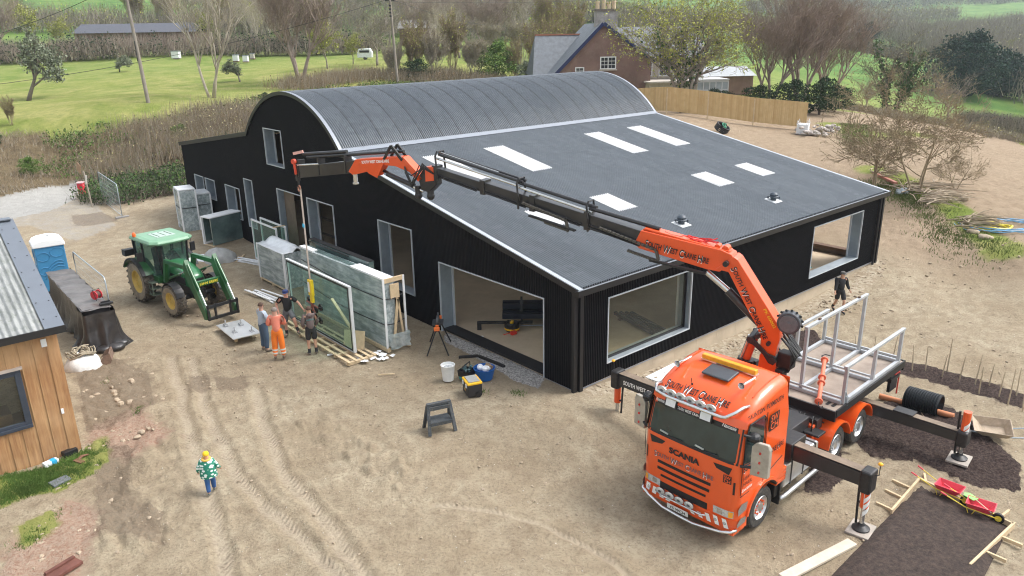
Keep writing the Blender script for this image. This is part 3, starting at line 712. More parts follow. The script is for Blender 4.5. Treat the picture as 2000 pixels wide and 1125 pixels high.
def skin(mb, q0, q1, y0, y1, off, nq=6, ny=8, th=.0):
    o = [[S(q0+(q1-q0)*i/nq, y0+(y1-y0)*j/ny, off) for j in range(ny+1)] for i in range(nq+1)]
    vs = [p for r_ in o for p in r_]; m = ny+1
    mb.add(vs, [(i*m+j, i*m+j+1, (i+1)*m+j+1, (i+1)*m+j) for i in range(nq) for j in range(ny)])
    if th:
        ring = [o[0][j] for j in range(m)]+[o[i][ny] for i in range(1, nq+1)]+[o[nq][j] for j in range(ny-1, -1, -1)]+[o[i][0] for i in range(nq-1, 0, -1)]
        inn = []
        qs = [(q0, y0+(y1-y0)*j/ny) for j in range(m)]+[(q0+(q1-q0)*i/nq, y1) for i in range(1, nq+1)]+[(q1, y0+(y1-y0)*j/ny) for j in range(ny-1, -1, -1)]+[(q0+(q1-q0)*i/nq, y0) for i in range(nq-1, 0, -1)]
        inn = [S(a, b, off-th) for a, b in qs]; k = len(ring)
        mb.add(ring+inn, [(i, (i+1) % k, k+(i+1) % k, k+i) for i in range(k)])
    return mb
# cab shell
ys = [-1.245, -1.22, -1.17, -1.10, -1.0, -.8, -.45, 0, .45, .8, 1.0, 1.10, 1.17, 1.22, 1.245]
qs = [_cl[-1]*i/40 for i in range(41)]
mb = MB(); m = len(ys); mb.add([S(q, y) for q in qs for y in ys], [(i*m+j, i*m+j+1, (i+1)*m+j+1, (i+1)*m+j) for i in range(40) for j in range(m-1)])
for sy in (-1, 1):
    low = [(1.99, 2.6), (1.99, 1.02), (1.80, 1.0)]+[(1.15+.66*math.cos(a), .52+.66*math.sin(a)) for a in np.linspace(R(42), R(192), 12)]+[(.30, .40)]
    edge = [S(q, sy*1.245) for q in qs]; wdt = lambda z: 1.245*(1-.045*max(0, (z-2)/1.5))
    mb.add([tuple(p) for p in edge]+[(x, sy*wdt(z), z) for x, z in low], [tuple(range(len(edge)+len(low)))])
mb.add([(1.985, -1.2, 1.0), (1.985, 1.2, 1.0), (1.985, 1.17, 3.42), (1.985, -1.17, 3.42)], [(0, 1, 2, 3)])
mb.add([(.1, -1.2, .42), (.1, 1.2, .42), (.5, 1.2, .9), (.5, -1.2, .9), (1.9, 1.2, 1.05), (1.9, -1.2, 1.05)], [(0, 1, 2, 3), (3, 2, 4, 5)])
cab = mb.build('cab', M_OR, truck, smooth='auto')
# windscreen with black surround, banner, wipers
b = skin(MB(), zq(2.0), zq(2.83), -1.16, 1.16, .006, 8, 14); b.build('windscreen_surround', M_BLK, truck, smooth=True)
ws = skin(MB(), zq(2.06), zq(2.68), -1.10, 1.10, .012, 8, 14).build('windscreen', M_WSCR, truck, smooth=True)
mb = MB()
for y0, y1 in ((.80, .15), (-.05, -.72)):
    mb.path([S(zq(2.04), y0, .03), S(zq(2.06), y0-.1, .045), S(zq(2.09), y1, .04)], .012, 6)
mb.build('wiper', M_BLK, ws)
mb = MB()
for y0 in (.78, -.15): mb.beam(S(zq(2.12), y0, .035), S(zq(2.10), y0-.22, .035), .02, .035)
mb.build('wiper_blade', mat('pale_blade', (.42, .45, .42), .5), ws)
# roof visor, hood lip
vis = skin(MB(), zq(2.80), zq(2.96), -1.22, 1.22, .06, 5, 16, .1).build('sun_visor', M_OR, truck, smooth='auto')
for y0 in (.62, -.30):
    bx_ = skin(MB(), zq(2.70), zq(2.90), y0-.16, y0+.16, .10, 2, 2, .08).build('marker_lamp_box', M_BLK, truck)
    skin(MB(), zq(2.725), zq(2.875), y0-.13, y0+.13, .106, 2, 2).build('lens', mat('lamp_white', (.75, .77, .78), .25), bx_)
mb = MB()
for i in range(15):
    y = .42-i*.045-(i//5)*.03; p = S(zq(2.88), y, .064); mb.box(p, (.01, .022, .035))
mb.build('marker_leds', M_RED, vis)
def text_on_front(mb, y_left, zc, off=.014):
    out = MB()
    out.f = mb.f; out.mi = mb.mi; q0 = zq(zc)
    out.v = [tuple(S(q0+p[1], y_left-p[0], off+p[2])) for p in mb.v]; return out
def fitw(mb, wdt, hk=1.):
    k = wdt/max(p[0] for p in mb.v); mb.v = [(p[0]*k, p[1]*hk, p[2]) for p in mb.v]; return mb
def LT(mb, parent, mats=None): return mb.build('lettering', mats or [M_INK, M_WHT], parent, fixn=False)
LT(text_on_front(fitw(words('SCANIA', .19, .05), .80), .50, 1.68), cab, M_INK)
LT(text_on_front(fitw(small_caps('South West Crane Hire', .14), 1.56), .90, 1.46), cab, [mat('grey_vinyl', (.16, .10, .10), .5), M_WHT])
LT(text_on_front(fitw(small_caps('South West Crane Hire', .22), 1.66), .98, 3.07), cab)
LT(text_on_front(fitw(words('SOUTH WEST CRANE HIRE', .085, .02), .80), .50, 2.715, .024), ws, M_WHT)
for y in (1.08, -.68): LT(text_on_front(fitw(words('Nemesis', .12, .01, .3), .34), y, 2.72, .024), ws, M_WHT)
def swch(parent, O, xd, yd, s, ink=M_INK, bg_=M_OR):
    """square emblem: dark tile, pale letters SW over CH"""
    mb = MB(); mb.add([(0, 0, 0), (s, 0, 0), (s, s, 0), (0, s, 0)], [(0, 1, 2, 3)]); mb.M(1)
    for i, t in enumerate(('CH', 'SW')):
        l = MB(); lay(l, t, 0, 0, s*.52, s*.56, .004, .015); k = s*.78/max(p[0] for p in l.v)
        mb.add([(s*.11+p[0]*k, s*.08+i*s*.46+p[1], p[2]) for p in l.v], l.f)
    place_text(mb, O, xd, yd); mb.build('emblem', [ink, bg_], parent, fixn=False)
swch(cab, S(zq(1.53), -.88, .012), (.08, -1, 0), (0, 0, 1), .19)
# grille slats, recesses, slots
mb = MB()
for zc, y0, y1, h in ((1.335, .80, -.60, .075), (1.165, .80, -.58, .075), (1.0, .70, -.50, .06)): skin(mb, zq(zc-h/2), zq(zc+h/2), y1, y0, .008, 1, 10)
skin(mb, zq(.52), zq(.84), -.55, .72, .006, 2, 8); skin(mb, zq(.43), zq(.50), -.32, .52, .010, 1, 6)
for sy in (1, -1): skin(mb, zq(1.30), zq(1.60), sy*1.13-.02, sy*1.13+.02, .012, 2, 1)
mb.build('grille', M_BLK, truck)
mb = MB()
for sy in (1, -1):
    a = [S(zq(1.92), sy*1.06, .01), S(zq(1.90), sy*.62, .01), S(zq(1.80), sy*.70, .01), S(zq(1.74), sy*1.0, .01)]
    if sy < 0: a = a[::-1]
    mb.add(a, [(0, 1, 2, 3)])
mb.build('air_slot', M_BLK, truck)
MB().path([S(zq(.60), .74, .09), S(zq(.555), .6, .11), S(zq(.555), -.45, .11), S(zq(.58), -.56, .09)], .022, 8).build('lamp_bar', M_CHR, truck, smooth=True)
def spot(y, q, off, rad=.105, sq=.68):
    """one oval spot lamp: chrome bowl with a clear lens"""
    c = S(q, y, off); (x, z), (nx, nz) = prof(q); d = Vector((nx*.6-.55, 0, nz*.25)).normalized()
    mb = MB(); mb.lathe([(.02, .07), (rad*.8, .05), (rad, 0), (rad*.97, -.012)], (0, 0, 0), 'x', 18)
    mt = Matrix.Translation(c) @ (Matrix.Rotation(math.atan2(-d.z, -d.x), 4, 'Y')) @ Matrix.Diagonal((1, 1, sq, 1))
    mb.v = [(p[0], p[1], p[2]) for p in mb.v]; mb.xf(mt); o = mb.build('spot_lamp', M_CHR, truck, smooth=True)
    l = MB().lathe([(rad*.95, -.008), (rad*.6, -.022), (.001, -.028)], (0, 0, 0), 'x', 18); l.xf(mt); l.build('lens', M_LENS, o, smooth=True)
    l = MB().lathe([(rad*.36, -.03), (.001, -.034)], (0, 0, 0), 'x', 10); l.xf(mt); l.build('lamp_centre', mat('lamp_dark', (.10, .11, .12), .3, .4), o)
for i in range(6): spot(.90-i*.262, zq(2.97), .17, .135)
for i in range(4): spot(.62-i*.26, zq(.66), .11, .125)
pts = [S(zq(3.1), 1.10, .03), S(zq(3.02), 1.13, .16), S(zq(2.93), 1.02, .19)]+[S(zq(2.90), y, .19) for y in (.7, .2, -.2, -.5, -.7)]+[S(zq(2.92), -.80, .19), S(zq(3.02), -.96, .17), S(zq(3.13), -1.03, .10), S(zq(3.2), -1.08, .03)]
MB().path(pts, .036, 10).build('roof_lamp_bar', M_CHR, truck, smooth=True)
# bumper with hazard stripes, plate, underbar
mb = MB(); skin(mb, -.0, zq(.67), -1.22, 1.22, .03, 4, 20, .06)
mb.bx(.05, .5, -1.2, 1.2, .30, .45); bump_ = mb.build('bumper', M_OR, truck, smooth='auto')
mb = MB()
def stripe(y0, y1, z0, z1, sl):
    n = 3
    for k in range(n):
        t0, t1 = k/n, (k+1)/n
        mb.add([S(zq(z0+(z1-z0)*t), y+sl*t, .05) for t, y in ((t0, y0), (t0, y1), (t1, y1), (t1, y0))], [(0, 1, 2, 3)])
for y, z0, z1 in ((1.12, .45, .67), (.92, .435, .64), (.70, .43, .58), (.53, .43, .50)): stripe(y, y-.12, z0, z1, -.05)
for y, z0, z1 in ((-.18, .425, .50), (-.38, .43, .56), (-.58, .43, .62), (-.78, .44, .66), (-.99, .44, .67)): stripe(y, y-.105, z0, z1, -.0+.06)
mb.build('hazard_stripe', M_WHT, bump_, fixn=False)
pl = MB().box((-.045, .165, .345), (.012, .56, .13), (0, R(-8), 0)).build('number_plate', mat('plate_white', (.74, .74, .70), .4), truck)
t = fitw(words('Y5 WCH', .105, .012), .42); place_text(t, (-.060, .375, .31), (0, -1, 0), (.12, 0, 1)); LT(t, pl, M_INK)
MB().path([(.12, 1.24, .50), (-.02, 1.16, .46), (-.08, .95, .40), (-.10, .55, .27), (-.10, .1, .24), (-.10, -.3, .24), (-.10, -.6, .30), (-.08, -.95, .36), (0, -1.15, .40), (.12, -1.23, .44)], .034, 10).build('under_bar', M_CHR, truck, smooth=True)
for sy in (1, -1):
    hl = skin(MB(), zq(.70), zq(.88), min(sy*.70, sy*1.16), max(sy*.70, sy*1.16), .014, 3, 6).build('headlight', M_LENS, truck, smooth=True)
    skin(MB(), zq(.72), zq(.86), min(sy*1.06, sy*1.15), max(sy*1.06, sy*1.15), .020, 2, 2).build('indicator', M_AMB, hl)
    skin(MB(), zq(.74), zq(.85), min(sy*.80, sy*.92), max(sy*.80, sy*.92), .020, 2, 2).build('reflector', M_CHR, hl)
    for y in (sy*.78, sy*1.0): MB().lathe([(.045, 0), (.04, -.012), (.001, -.015)], S(zq(.56), y, .045), 'x', 12).build('fog_lamp', M_LENS, truck)
# side meshes, window, door lines, handle, mirror arms
mesh_m = mat('tread_plate', (.36, .37, .38), .4, .7, .5, 60)
for sy in (1, -1):
    Y = sy*1.252
    for (z0, z1) in ((.80, 1.02), (.50, .66)):
        MB().add([(.10, Y, z0), (.42, Y, z0+.02), (.47, Y, z1), (.22, Y, z1+.03), (.09, Y, z1-.06)], [(0, 1, 2, 3, 4)]).build('step_mesh', mesh_m, truck)
    yw = lambda z: sy*1.245*(1-.045*max(0, (z-2)/1.5))+sy*.005
    wn = MB().add([(x, yw(z), z) for x, z in ((.14, 2.04), (.50, 1.98), (.92, 2.06), (.95, 2.80), (.90, 2.88), (.34, 2.88), (.20, 2.6))], [tuple(range(7))]).build('side_window', M_WSCR, truck)
    mb = MB(); P_ = [(x, yw(z)+sy*.006, z) for x, z in ((.12, 2.02), (.50, 1.96), (.94, 2.04), (.97, 2.82), (.91, 2.90), (.33, 2.90), (.18, 2.6))]
    mb.path(P_, .016, 6, True); mb.build('window_seal', M_BLK, wn)
    mb = MB()
    for A_, B_ in (((1.05, 1.22), (1.05, 2.92)), ((.12, 1.30), (.12, 2.03)), ((.12, 1.26), (.48, 1.26)), ((1.30, 1.40), (1.85, 1.55))):
        mb.beam((A_[0], yw(A_[1])-sy*.003, A_[1]), (B_[0], yw(B_[1])-sy*.003, B_[1]), .01, .012)
    mb.build('door_seam', M_BLK, truck)
    MB().box((.92, Y+sy*.01, 1.86), (.20, .04, .13), (0, R(35), 0)).build('door_handle', M_BLK, truck)
    # mirror
    mr = MB(); Ym = sy*1.50; mr.prism([(-.12, 2.48), (.0, 2.56), (.14, 2.50), (.16, 1.86), (-.10, 1.86)], -.22, .22, 'xz') if False else None
    mr.add([(x, sy*yy, z) for x, yy, z in ((.20, 1.36, 1.84), (.20, 1.36, 2.50), (.22, 1.44, 2.62), (.26, 1.68, 2.62), (.28, 1.72, 2.5), (.28, 1.72, 1.84),
                                           (.32, 1.36, 1.84), (.32, 1.36, 2.50), (.34, 1.44, 2.60), (.38, 1.66, 2.60), (.40, 1.72, 2.5), (.40, 1.72, 1.84))],
           [(0, 1, 2, 3, 4, 5), (11, 10, 9, 8, 7, 6)]+[(i, i+6, (i+1) % 6+6, (i+1) % 6) for i in range(6)])
    mo = mr.build('mirror', M_DIRTYAL, truck, bev=.015)
    mb = MB()
    for z in (1.95, 2.18, 2.4): mb.box((.225, sy*1.545, z), (.03, .03, .045), (0, 0, sy*.1))
    mb.build('mirror_reflector', M_RED, mo)
    mb = MB(); mb.path([(.14, sy*1.2, 2.72), (.22, sy*1.35, 2.70), (.3, sy*1.45, 2.6)], .03, 8).path([(.08, sy*1.2, 2.02), (.2, sy*1.38, 2.02)], .03, 8).ball((.30, sy*1.35, 2.66), .14, 10, 7, (1, 1, .8)); mb.build('mirror_arm', M_BLK, mo, smooth=True)
# near-side lettering (reads from front to rear)
def side_text(mb, x, z, off=.012):
    yw = lambda zz: -(1.245*(1-.045*max(0, (zz-2)/1.5))+off)
    o = MB(); o.f = mb.f; o.mi = mb.mi; o.v = [(x+p[0], yw(z+p[1])-p[2], z+p[1]) for p in mb.v]; return o
LT(side_text(fitw(words('TAUNTON  PLYMOUTH', .155, .018), 1.48), .20, 3.02), cab, M_INK)
LT(side_text(fitw(small_caps('South West Crane Hire', .17), 1.68), .14, 1.86), cab)
for i, t in enumerate(('HAUL', 'HEAVY')): LT(side_text(fitw(words(t, .12, .02), .38), .17, 1.50+i*.14), cab, mat('dark_red_vinyl', (.16, .02, .01), .5))
LT(side_text(fitw(words('Specialists', .11, .01, .3), .42), .14, 1.37), cab, M_WHT)
swch(cab, (1.13, -1.245*(1-.045*.25)-.008, 2.42), (1, 0, 0), (0, 0, 1), .40)
# roof fittings
MB().box((1.06, 0, 3.445), (.46, .68, .05), (0, R(-8), 0)).build('roof_hatch', mat('hatch_grey', (.055, .065, .075), .35), truck, bev=.02)
lb = MB().box((1.42, 0, 3.55), (.13, 1.36, .11)).build('light_bar', M_AMB, truck, bev=.02)
MB().box((1.42, 0, 3.485), (.15, 1.38, .03)).build('light_bar_base', M_CHR, lb)
for y in (.88, -.74):
    MB().lathe([(.075, -.32), (.045, -.27), (.028, -.1), (.022, .22), (.03, .24), (.001, .26)], (1.0, y, 3.50), 'x', 14).build('air_horn', M_CHR, truck, smooth=True)
MB().tube((.55, .37, 3.2), (.50, .37, 3.38), .008).ball((.55, .37, 3.22), .025, 8, 5).build('antenna', M_BLK, truck)
mb = MB()
for sy in (-1, 1): mb.path([S(_cl[-1]*t, sy*1.02, .012) for t in np.linspace(.72, .98, 8)], .012, 6)
mb.build('roof_seam', M_INK if False else M_OR2, truck)
# wheels
def make_wheel(x, y, sy, nuts=True, dual=False):
    wR, wW = .50, .30
    t = MB().lathe([(wR*.56, -.12), (wR*.62, -wW/2), (wR*.9, -wW/2), (wR*.985, -wW/2+.035), (wR, -wW/2+.07), (wR, wW/2-.07), (wR*.985, wW/2-.035), (wR*.9, wW/2), (wR*.62, wW/2), (wR*.56, .12)], (x, y, wR), 'y', 40)
    for k in (-.07, 0, .07):
        t.lathe([(wR+.001, k-.008), (wR+.006, k-.006), (wR+.006, k+.006), (wR+.001, k+.008)], (x, y, wR), 'y', 40)
    w_ = t.build('wheel', M_RUB, truck, smooth='auto')
    o = sy
    rim = MB().lathe([(wR*.58, o*.13), (wR*.55, o*.15), (wR*.50, o*.10), (wR*.46, o*(.02 if nuts else -.02)), (wR*.38, o*(.05 if nuts else .0)), (wR*.24, o*(.08 if nuts else .0)), (wR*.22, o*.14), (.001, o*.15)], (x, y, wR), 'y', 28)
    rim.build('rim', M_ALU, w_, smooth='auto')
    n_ = MB()
    for k in range(10):
        a = 2*math.pi*k/10; n_.tube((x+.165*math.cos(a), y+o*.06, wR+.165*math.sin(a)), (x+.165*math.cos(a), y+o*.13, wR+.165*math.sin(a)), .016 if not nuts else .02, n=6)
    n_.build('wheel_nut', M_OR if nuts else M_ALU, w_)
    if not nuts:
        n_ = MB()
        for k in range(10):
            a = 2*math.pi*(k+.5)/10; n_.box((x+.21*math.cos(a), y+o*.035, wR+.21*math.sin(a)), (.045, .02, .03), (0, -a, 0))
        n_.build('rim_opening', M_BLK, w_)
for sy in (-1, 1):
    make_wheel(1.15, sy*1.07, sy); 
    for x in (4.97, 6.33): make_wheel(x, sy*1.02, sy, False)
    mb = MB()
    for x in (1.15,):
        prof_ = [(x+.70*math.cos(a), .52+.70*math.sin(a)) for a in np.linspace(R(35), R(165), 14)]+[(x+.63*math.cos(a), .52+.63*math.sin(a)) for a in np.linspace(R(165), R(35), 14)]
        mb.prism(prof_, sy*1.0, sy*1.275)
    mb.build('wheel_arch_trim', M_BLK, truck)
    mb = MB(); o_ = [(1.15+.74*math.cos(a), .52+.74*math.sin(a)) for a in np.linspace(R(40), R(170), 14)]+[(1.15+.67*math.cos(a), .52+.67*math.sin(a)) for a in np.linspace(R(170), R(40), 14)]
    mb.prism(o_, sy*1.2, sy*1.29); mb.build('wheel_arch_lip', M_OR, truck)
    for x in (4.97, 6.33):
        A_ = np.linspace(R(8), R(172), 16); o_ = [(x+.64*math.cos(a), .53+.64*math.sin(a)) for a in A_]+[(x+.60*math.cos(a), .53+.60*math.sin(a)) for a in A_[::-1]]
        mg = MB().prism(o_, sy*.80, sy*1.25); mg.build('mudguard', M_OR, truck, smooth='auto')
    MB().box((1.93, sy*1.08, .50), (.03, .34, .55)).build('mud_flap', M_BLK, truck)
    # steps behind the cab, tank, side bar
    st = MB()
    for k in range(3): st.bx(1.72+k*.06, 2.16, sy*.95, sy*1.24, .80+k*.12, .90+k*.12)
    st.build('cab_step', M_OR, truck, bev=.01)
    MB().bx(1.75, 2.1, sy*.95, sy*1.2, .45, .78).build('battery_cover', M_BLK, truck, bev=.02)
    tk = MB().prism([(2.22, .48), (3.9, .48), (3.9, 1.02), (3.85, 1.08), (2.28, 1.08), (2.22, 1.02)], sy*.62, sy*1.18).build('fuel_tank', M_ALU, truck, bev=.06)
    mb = MB()
    for x in (2.55, 3.15, 3.7): mb.bx(x-.025, x+.025, sy*.61, sy*1.19, .47, 1.09)
    mb.build('tank_strap', M_DK, tk)
    MB().path([(1.98, sy*1.24, .36), (2.2, sy*1.25, .34), (4.1, sy*1.25, .34), (4.2, sy*1.15, .34)], .055, 12).build('side_bar', M_ALU, truck, smooth=True)
# chassis, deck
mb = MB()
for sy in (-1, 1): mb.bx(1.0, 8.4, sy*.38-.04, sy*.38+.04, .75, 1.02)
for x in (2.2, 4.3, 5.65, 7.4, 8.3): mb.bx(x-.05, x+.05, -.4, .4, .78, 1.0)
mb.build('chassis', M_DK, truck)
for x in (1.15, 4.97, 6.33): MB().tube((x, -1, .5), (x, 1, .5), .09).ball((x, 0, .5), .2).build('axle', M_DK, truck)
mb = MB(); mb.bx(4.3, 4.62, -.9, .9, 1.05, 1.35).bx(3.9, 4.3, -1.15, -.5, 1.1, 1.16).bx(3.95, 4.3, .5, 1.1, .7, 1.3).box((4.15, -.2, 1.2), (.5, .5, .4)); mb.build('chassis_equipment', M_DK, truck, bev=.02)
MB().box((4.25, -.62, .95), (.16, .5, .55)).build('valve_box', M_OR, truck, bev=.02)
mb = MB(); random.seed(5)
for k in range(9):
    y = -.9+k*.22; mb.path([(4.0+random.uniform(-.1, .1), y, 1.15), (4.25, y+random.uniform(-.2, .2), 1.45), (4.5, y+random.uniform(-.2, .2), 1.3), (4.75, y, 1.1)], .018, 6)
mb.build('hose', M_HOSE, truck, smooth=True)
dk = MB().bx(4.66, 8.95, -1.17, 1.12, 1.50, 1.575).build('deck', M_DECK, truck)
mb = MB(); mb.bx(4.60, 4.655, -1.20, 1.15, 1.30, 1.58).bx(4.66, 9.0, -1.215, -1.175, 1.40, 1.60).bx(4.66, 9.0, 1.125, 1.165, 1.40, 1.60).bx(8.955, 9.0, -1.2, 1.15, 1.3, 1.6)
for x in (5.1, 5.9, 6.7, 7.5, 8.3): mb.bx(x-.04, x+.04, -1.1, 1.05, 1.30, 1.495)
mb.bx(4.7, 8.9, -.45, -.32, 1.02, 1.30).bx(4.7, 8.9, .32, .45, 1.02, 1.30); mb.build('deck_edge', M_BLK, truck)
mb = MB(); mb.bx(8.4, 8.9, -1.1, -1.02, .75, 1.25).bx(8.3, 8.9, -1.15, 1.1, 1.1, 1.2); mb.build('rear_beam', M_DK, truck)
MB().tube((8.93, -1.12, .55), (8.93, -1.12, 1.25), .02).tube((8.93, -1.12, 1.25), (8.6, -1.12, 1.25), .02).build('rear_marker', M_RED, truck)
mb = MB()
for p in ((4.95, -1.0), (4.95, -.85)): mb.bx(p[0]-.1, p[0]+.1, p[1]-.04, p[1]+.04, 1.576, 1.584)
mb.build('deck_plate', M_BLK, dk)
# outriggers
def outrigger(x, y0, y1, zt, h, leg_top, stripes, gz=0., lamp=True, w=.30, txt=None, dy=0.):
    sy = -1 if y1 < 0 else 1
    o = MB().beam((x, y0, zt-h/2), (x, y1, zt-h/2), w, h, w*.8, h*.8, (0, 0, 1)).build('outrigger_beam', M_BOOM, truck, bev=.012)
    MB().box((x, (y0+y1)/2, zt+.004), (w*.84, abs(y1-y0)*.94, .008)).build('top_plate', mat('worn_plate', (.19, .145, .105), .7, .1, .3, 3), o)
    MB().box((x, y1+sy*.02, zt-h*.55), (w*1.25, .26, h*1.35)).build('beam_end', M_DK, o, bev=.05)
    yl = y1+sy*.02; leg = MB().tube((x, yl, leg_top), (x, yl, .62), .095, n=16).build('outrigger_leg', M_OR if stripes else M_OR2, truck, smooth='auto')
    MB().tube((x, yl, .62), (x, yl, gz+.12), .05, n=12).build('ram', M_SILV, leg, smooth='auto')
    MB().tube((x+.02, yl-sy*.17, leg_top-.05), (x+.02, yl-sy*.13, gz+.15), .028, n=8).tube((x, yl-sy*.16, .7), (x, yl-sy*.04, .7), .03).build('leg_brace', M_BLK, leg)
    if stripes:
        m_ = MB()
        for k in range(3):
            z = .72+dy+k*(leg_top-.75-dy)/3; m_.lathe([(.098, z), (.098, z+.12)], (x, yl, 0), 'z', 16, R(180), R(330))
        sm = m_; sm.v = [(p[0], p[1], p[2]+.10*(math.atan2(p[1]-yl, p[0]-x))) for p in sm.v]; sm.build('leg_stripe', M_WHT, leg)
    MB().lathe([(.19, .0), (.19, .03), (.08, .10), (.06, .15)], (x, yl, gz+.06), 'z', 16).build('foot_pad', M_DK, leg, smooth='auto')
    MB().box((x, yl, gz+.03), (.62, .50, .055), (0, 0, .1)).build('spreader_board', M_WOODP, leg, bev=.01)
    if lamp:
        m_ = MB().path([(x-.05, y1+sy*.1, zt-.05), (x+.02, y1+sy*.22, zt-.02), (x+.02, y1+sy*.22, zt+.22)], .012, 6); ml = m_.build('lamp_stalk', M_BLK, o)
        MB().ball((x+.02, y1+sy*.22, zt+.25), .055, 10, 6, (1, 1, .7)).build('beacon', mat('beacon_yellow', (.85, .42, .02), .35), o, smooth=True)
    if txt:
        t = fitw(words(txt, .17, .03), 1.5); place_text(t, (x-w/2-.012, y1-.30, zt-h*.62), (0, -1, 0), (0, 0, 1)); t.build('lettering', M_WHT, o, fixn=False)
    return o
outrigger(2.62, -.6, -2.85, 1.52, .40, 1.25, True)
outrigger(2.72, .6, 4.15, 1.58, .40, 1.25, False, .12, True, .3, 'SOUTH WEST CRANE HIRE')
outrigger(7.08, -.5, -3.42, .95, .32, 1.50, True, .13, False, .28, None, .28)
MB().box((7.10, -2.0, .97), (.34, .5, .05)).build('beam_sleeve', M_DK, truck)
mb = MB().bx(2.4, 3.1, -1.2, 1.2, 1.1, 1.56).bx(3.0, 4.2, -.75, .75, 1.0, 1.45); mb.build('crane_base', M_DK, truck, bev=.02)

# crane: everything lies in one upright plane through the slewing column
C0 = np.array([1.3, -5.75]); CT = np.array([-3.68, 9.25]); CDR = (CT-C0)/np.linalg.norm(CT-C0); CNN = np.array([-CDR[1], CDR[0]])
def CR(s, z, o=0.):
    p = C0+CDR*s+CNN*o; return TINV @ Vector((p[0], p[1], z))
def crane_prism(poly, o0, o1, name, m_, parent, bev=.0, smooth=False):
    n = len(poly); mb = MB(); mb.add([CR(s, z, o0) for s, z in poly]+[CR(s, z, o1) for s, z in poly], [tuple(range(n)), tuple(range(n, 2*n))[::-1]]+[(i, n+i, n+(i+1) % n, (i+1) % n) for i in range(n)])
    return mb.build(name, m_, parent, bev=bev, smooth=smooth)
def ctube(mb, a, b, r, o=0., n=12): return mb.tube(CR(*a, o), CR(*b, o), r, n=n)
col_ = crane_prism([(-.12, .75), (.62, .75), (.52, 2.05), (.50, 2.60), (.14, 2.72), (.05, 2.1)], -.20, .20, 'crane_column', M_OR2, truck, .02)
mb = MB(); p = CR(.2, .6); mb.lathe([(.48, 0), (.48, .18), (.40, .2), (.40, .35), (.3, .4)], p, 'z', 24); mb.build('slew_ring', M_DK, truck, smooth='auto')
# main arm
arm = crane_prism([(.14, 2.62), (.50, 2.68), (.50, 3.0), (.62, 3.33), (.86, 3.68), (1.40, 4.58), (1.72, 4.62), (1.30, 4.98), (1.20, 4.92), (.37, 3.78), (.08, 3.36), (.06, 3.05)], -.24, .24, 'main_arm', M_OR2, truck, .015)
crane_prism([(.20, 2.72), (.32, 2.45), (.46, 2.45), (.46, 2.8)], -.25, .25, 'arm_foot', M_OR2, arm)
# outer boom (orange) and six telescopic sections
BD = np.array([1.0, .192])
def bline(s): return 4.56+(s-1.9)*.1915          # underside of the boom
bo = crane_prism([(1.28, 4.90), (1.62, 4.55), (1.95, bline(1.95)), (3.72, bline(3.72)-.03), (3.85, bline(3.85)+.06), (3.68, bline(3.68)+.46), (1.6, 5.10), (1.36, 5.02)], -.22, .22, 'outer_boom', M_OR2, truck, .02)
crane_prism([(1.5, 5.06), (3.66, 5.37), (3.60, 5.42), (1.42, 5.08)], -.17, .17, 'boom_ridge', M_OR2, bo, .02)
sec = [(3.5, 5.25, .40, .19), (5.2, 6.9, .36, .17), (6.85, 8.5, .32, .155), (8.45, 10.15, .28, .14)]
for i, (a, b, h, w_) in enumerate(sec):
    zb = lambda s: bline(s)+.03+i*.015
    s_ = crane_prism([(a, zb(a)), (b, zb(b)), (b, zb(b)+h), (a, zb(a)+h)], -w_, w_, 'boom_section', M_BOOM, truck, .015)
    crane_prism([(b-.12, zb(b)-.05), (b+.03, zb(b)-.04), (b+.03, zb(b)+h+.05), (b-.12, zb(b)+h+.03)], -w_-.03, w_+.03, 'section_collar', M_BOOM, s_)
    m_ = MB(); r_ = .028
    ctube(m_, (a+.15, zb(a)+h*.28), (b-.1, zb(b)+h*.28), .018, w_+.02); ctube(m_, (a+.2, zb(a)+h*.12), (b-.1, zb(b)+h*.1), .022, w_+.03); m_.build('service_pipe', M_DK, s_)
# ram pipes above the sections, with silver rods and hoop guides
m_ = MB(); top_ = lambda s: bline(s)+.03+.40+(s-3.5)*.018
ctube(m_, (3.25, 5.40), (5.2, top_(5.2)+.09), .055, .02); ctube(m_, (5.0, top_(5)+.16), (7.4, top_(7.4)+.14), .050, .0); ctube(m_, (7.2, top_(7.2)+.20), (10.0, top_(10)+.20), .045, .05)
ctube(m_, (7.2, top_(7.2)+.22), (10.1, top_(10.1)+.22), .038, -.12); m_.build('extension_ram', M_BOOM, truck, smooth='auto')
m_ = MB(); ctube(m_, (5.1, top_(5.1)+.03), (7.3, top_(7.3)+.05), .036, .12); ctube(m_, (7.3, top_(7.3)+.08), (10.05, top_(10)+.10), .034, .13); ctube(m_, (8.0, top_(8)+.24), (10.0, top_(10)+.26), .015, .0); m_.build('ram_rod', M_SILV, truck, smooth='auto')
for s in (5.15, 7.25, 9.95):
    m_ = MB(); z0, z1 = bline(s)-.02, top_(s)+.30
    m_.path([CR(s, z0, .24), CR(s, z0+.35, .25), CR(s+.05, z1-.12, .22), CR(s+.03, z1, .16), CR(s+.03, z1, -.16), CR(s, z0, -.24)], .030, 6); m_.build('guide_hoop', M_DK, truck)
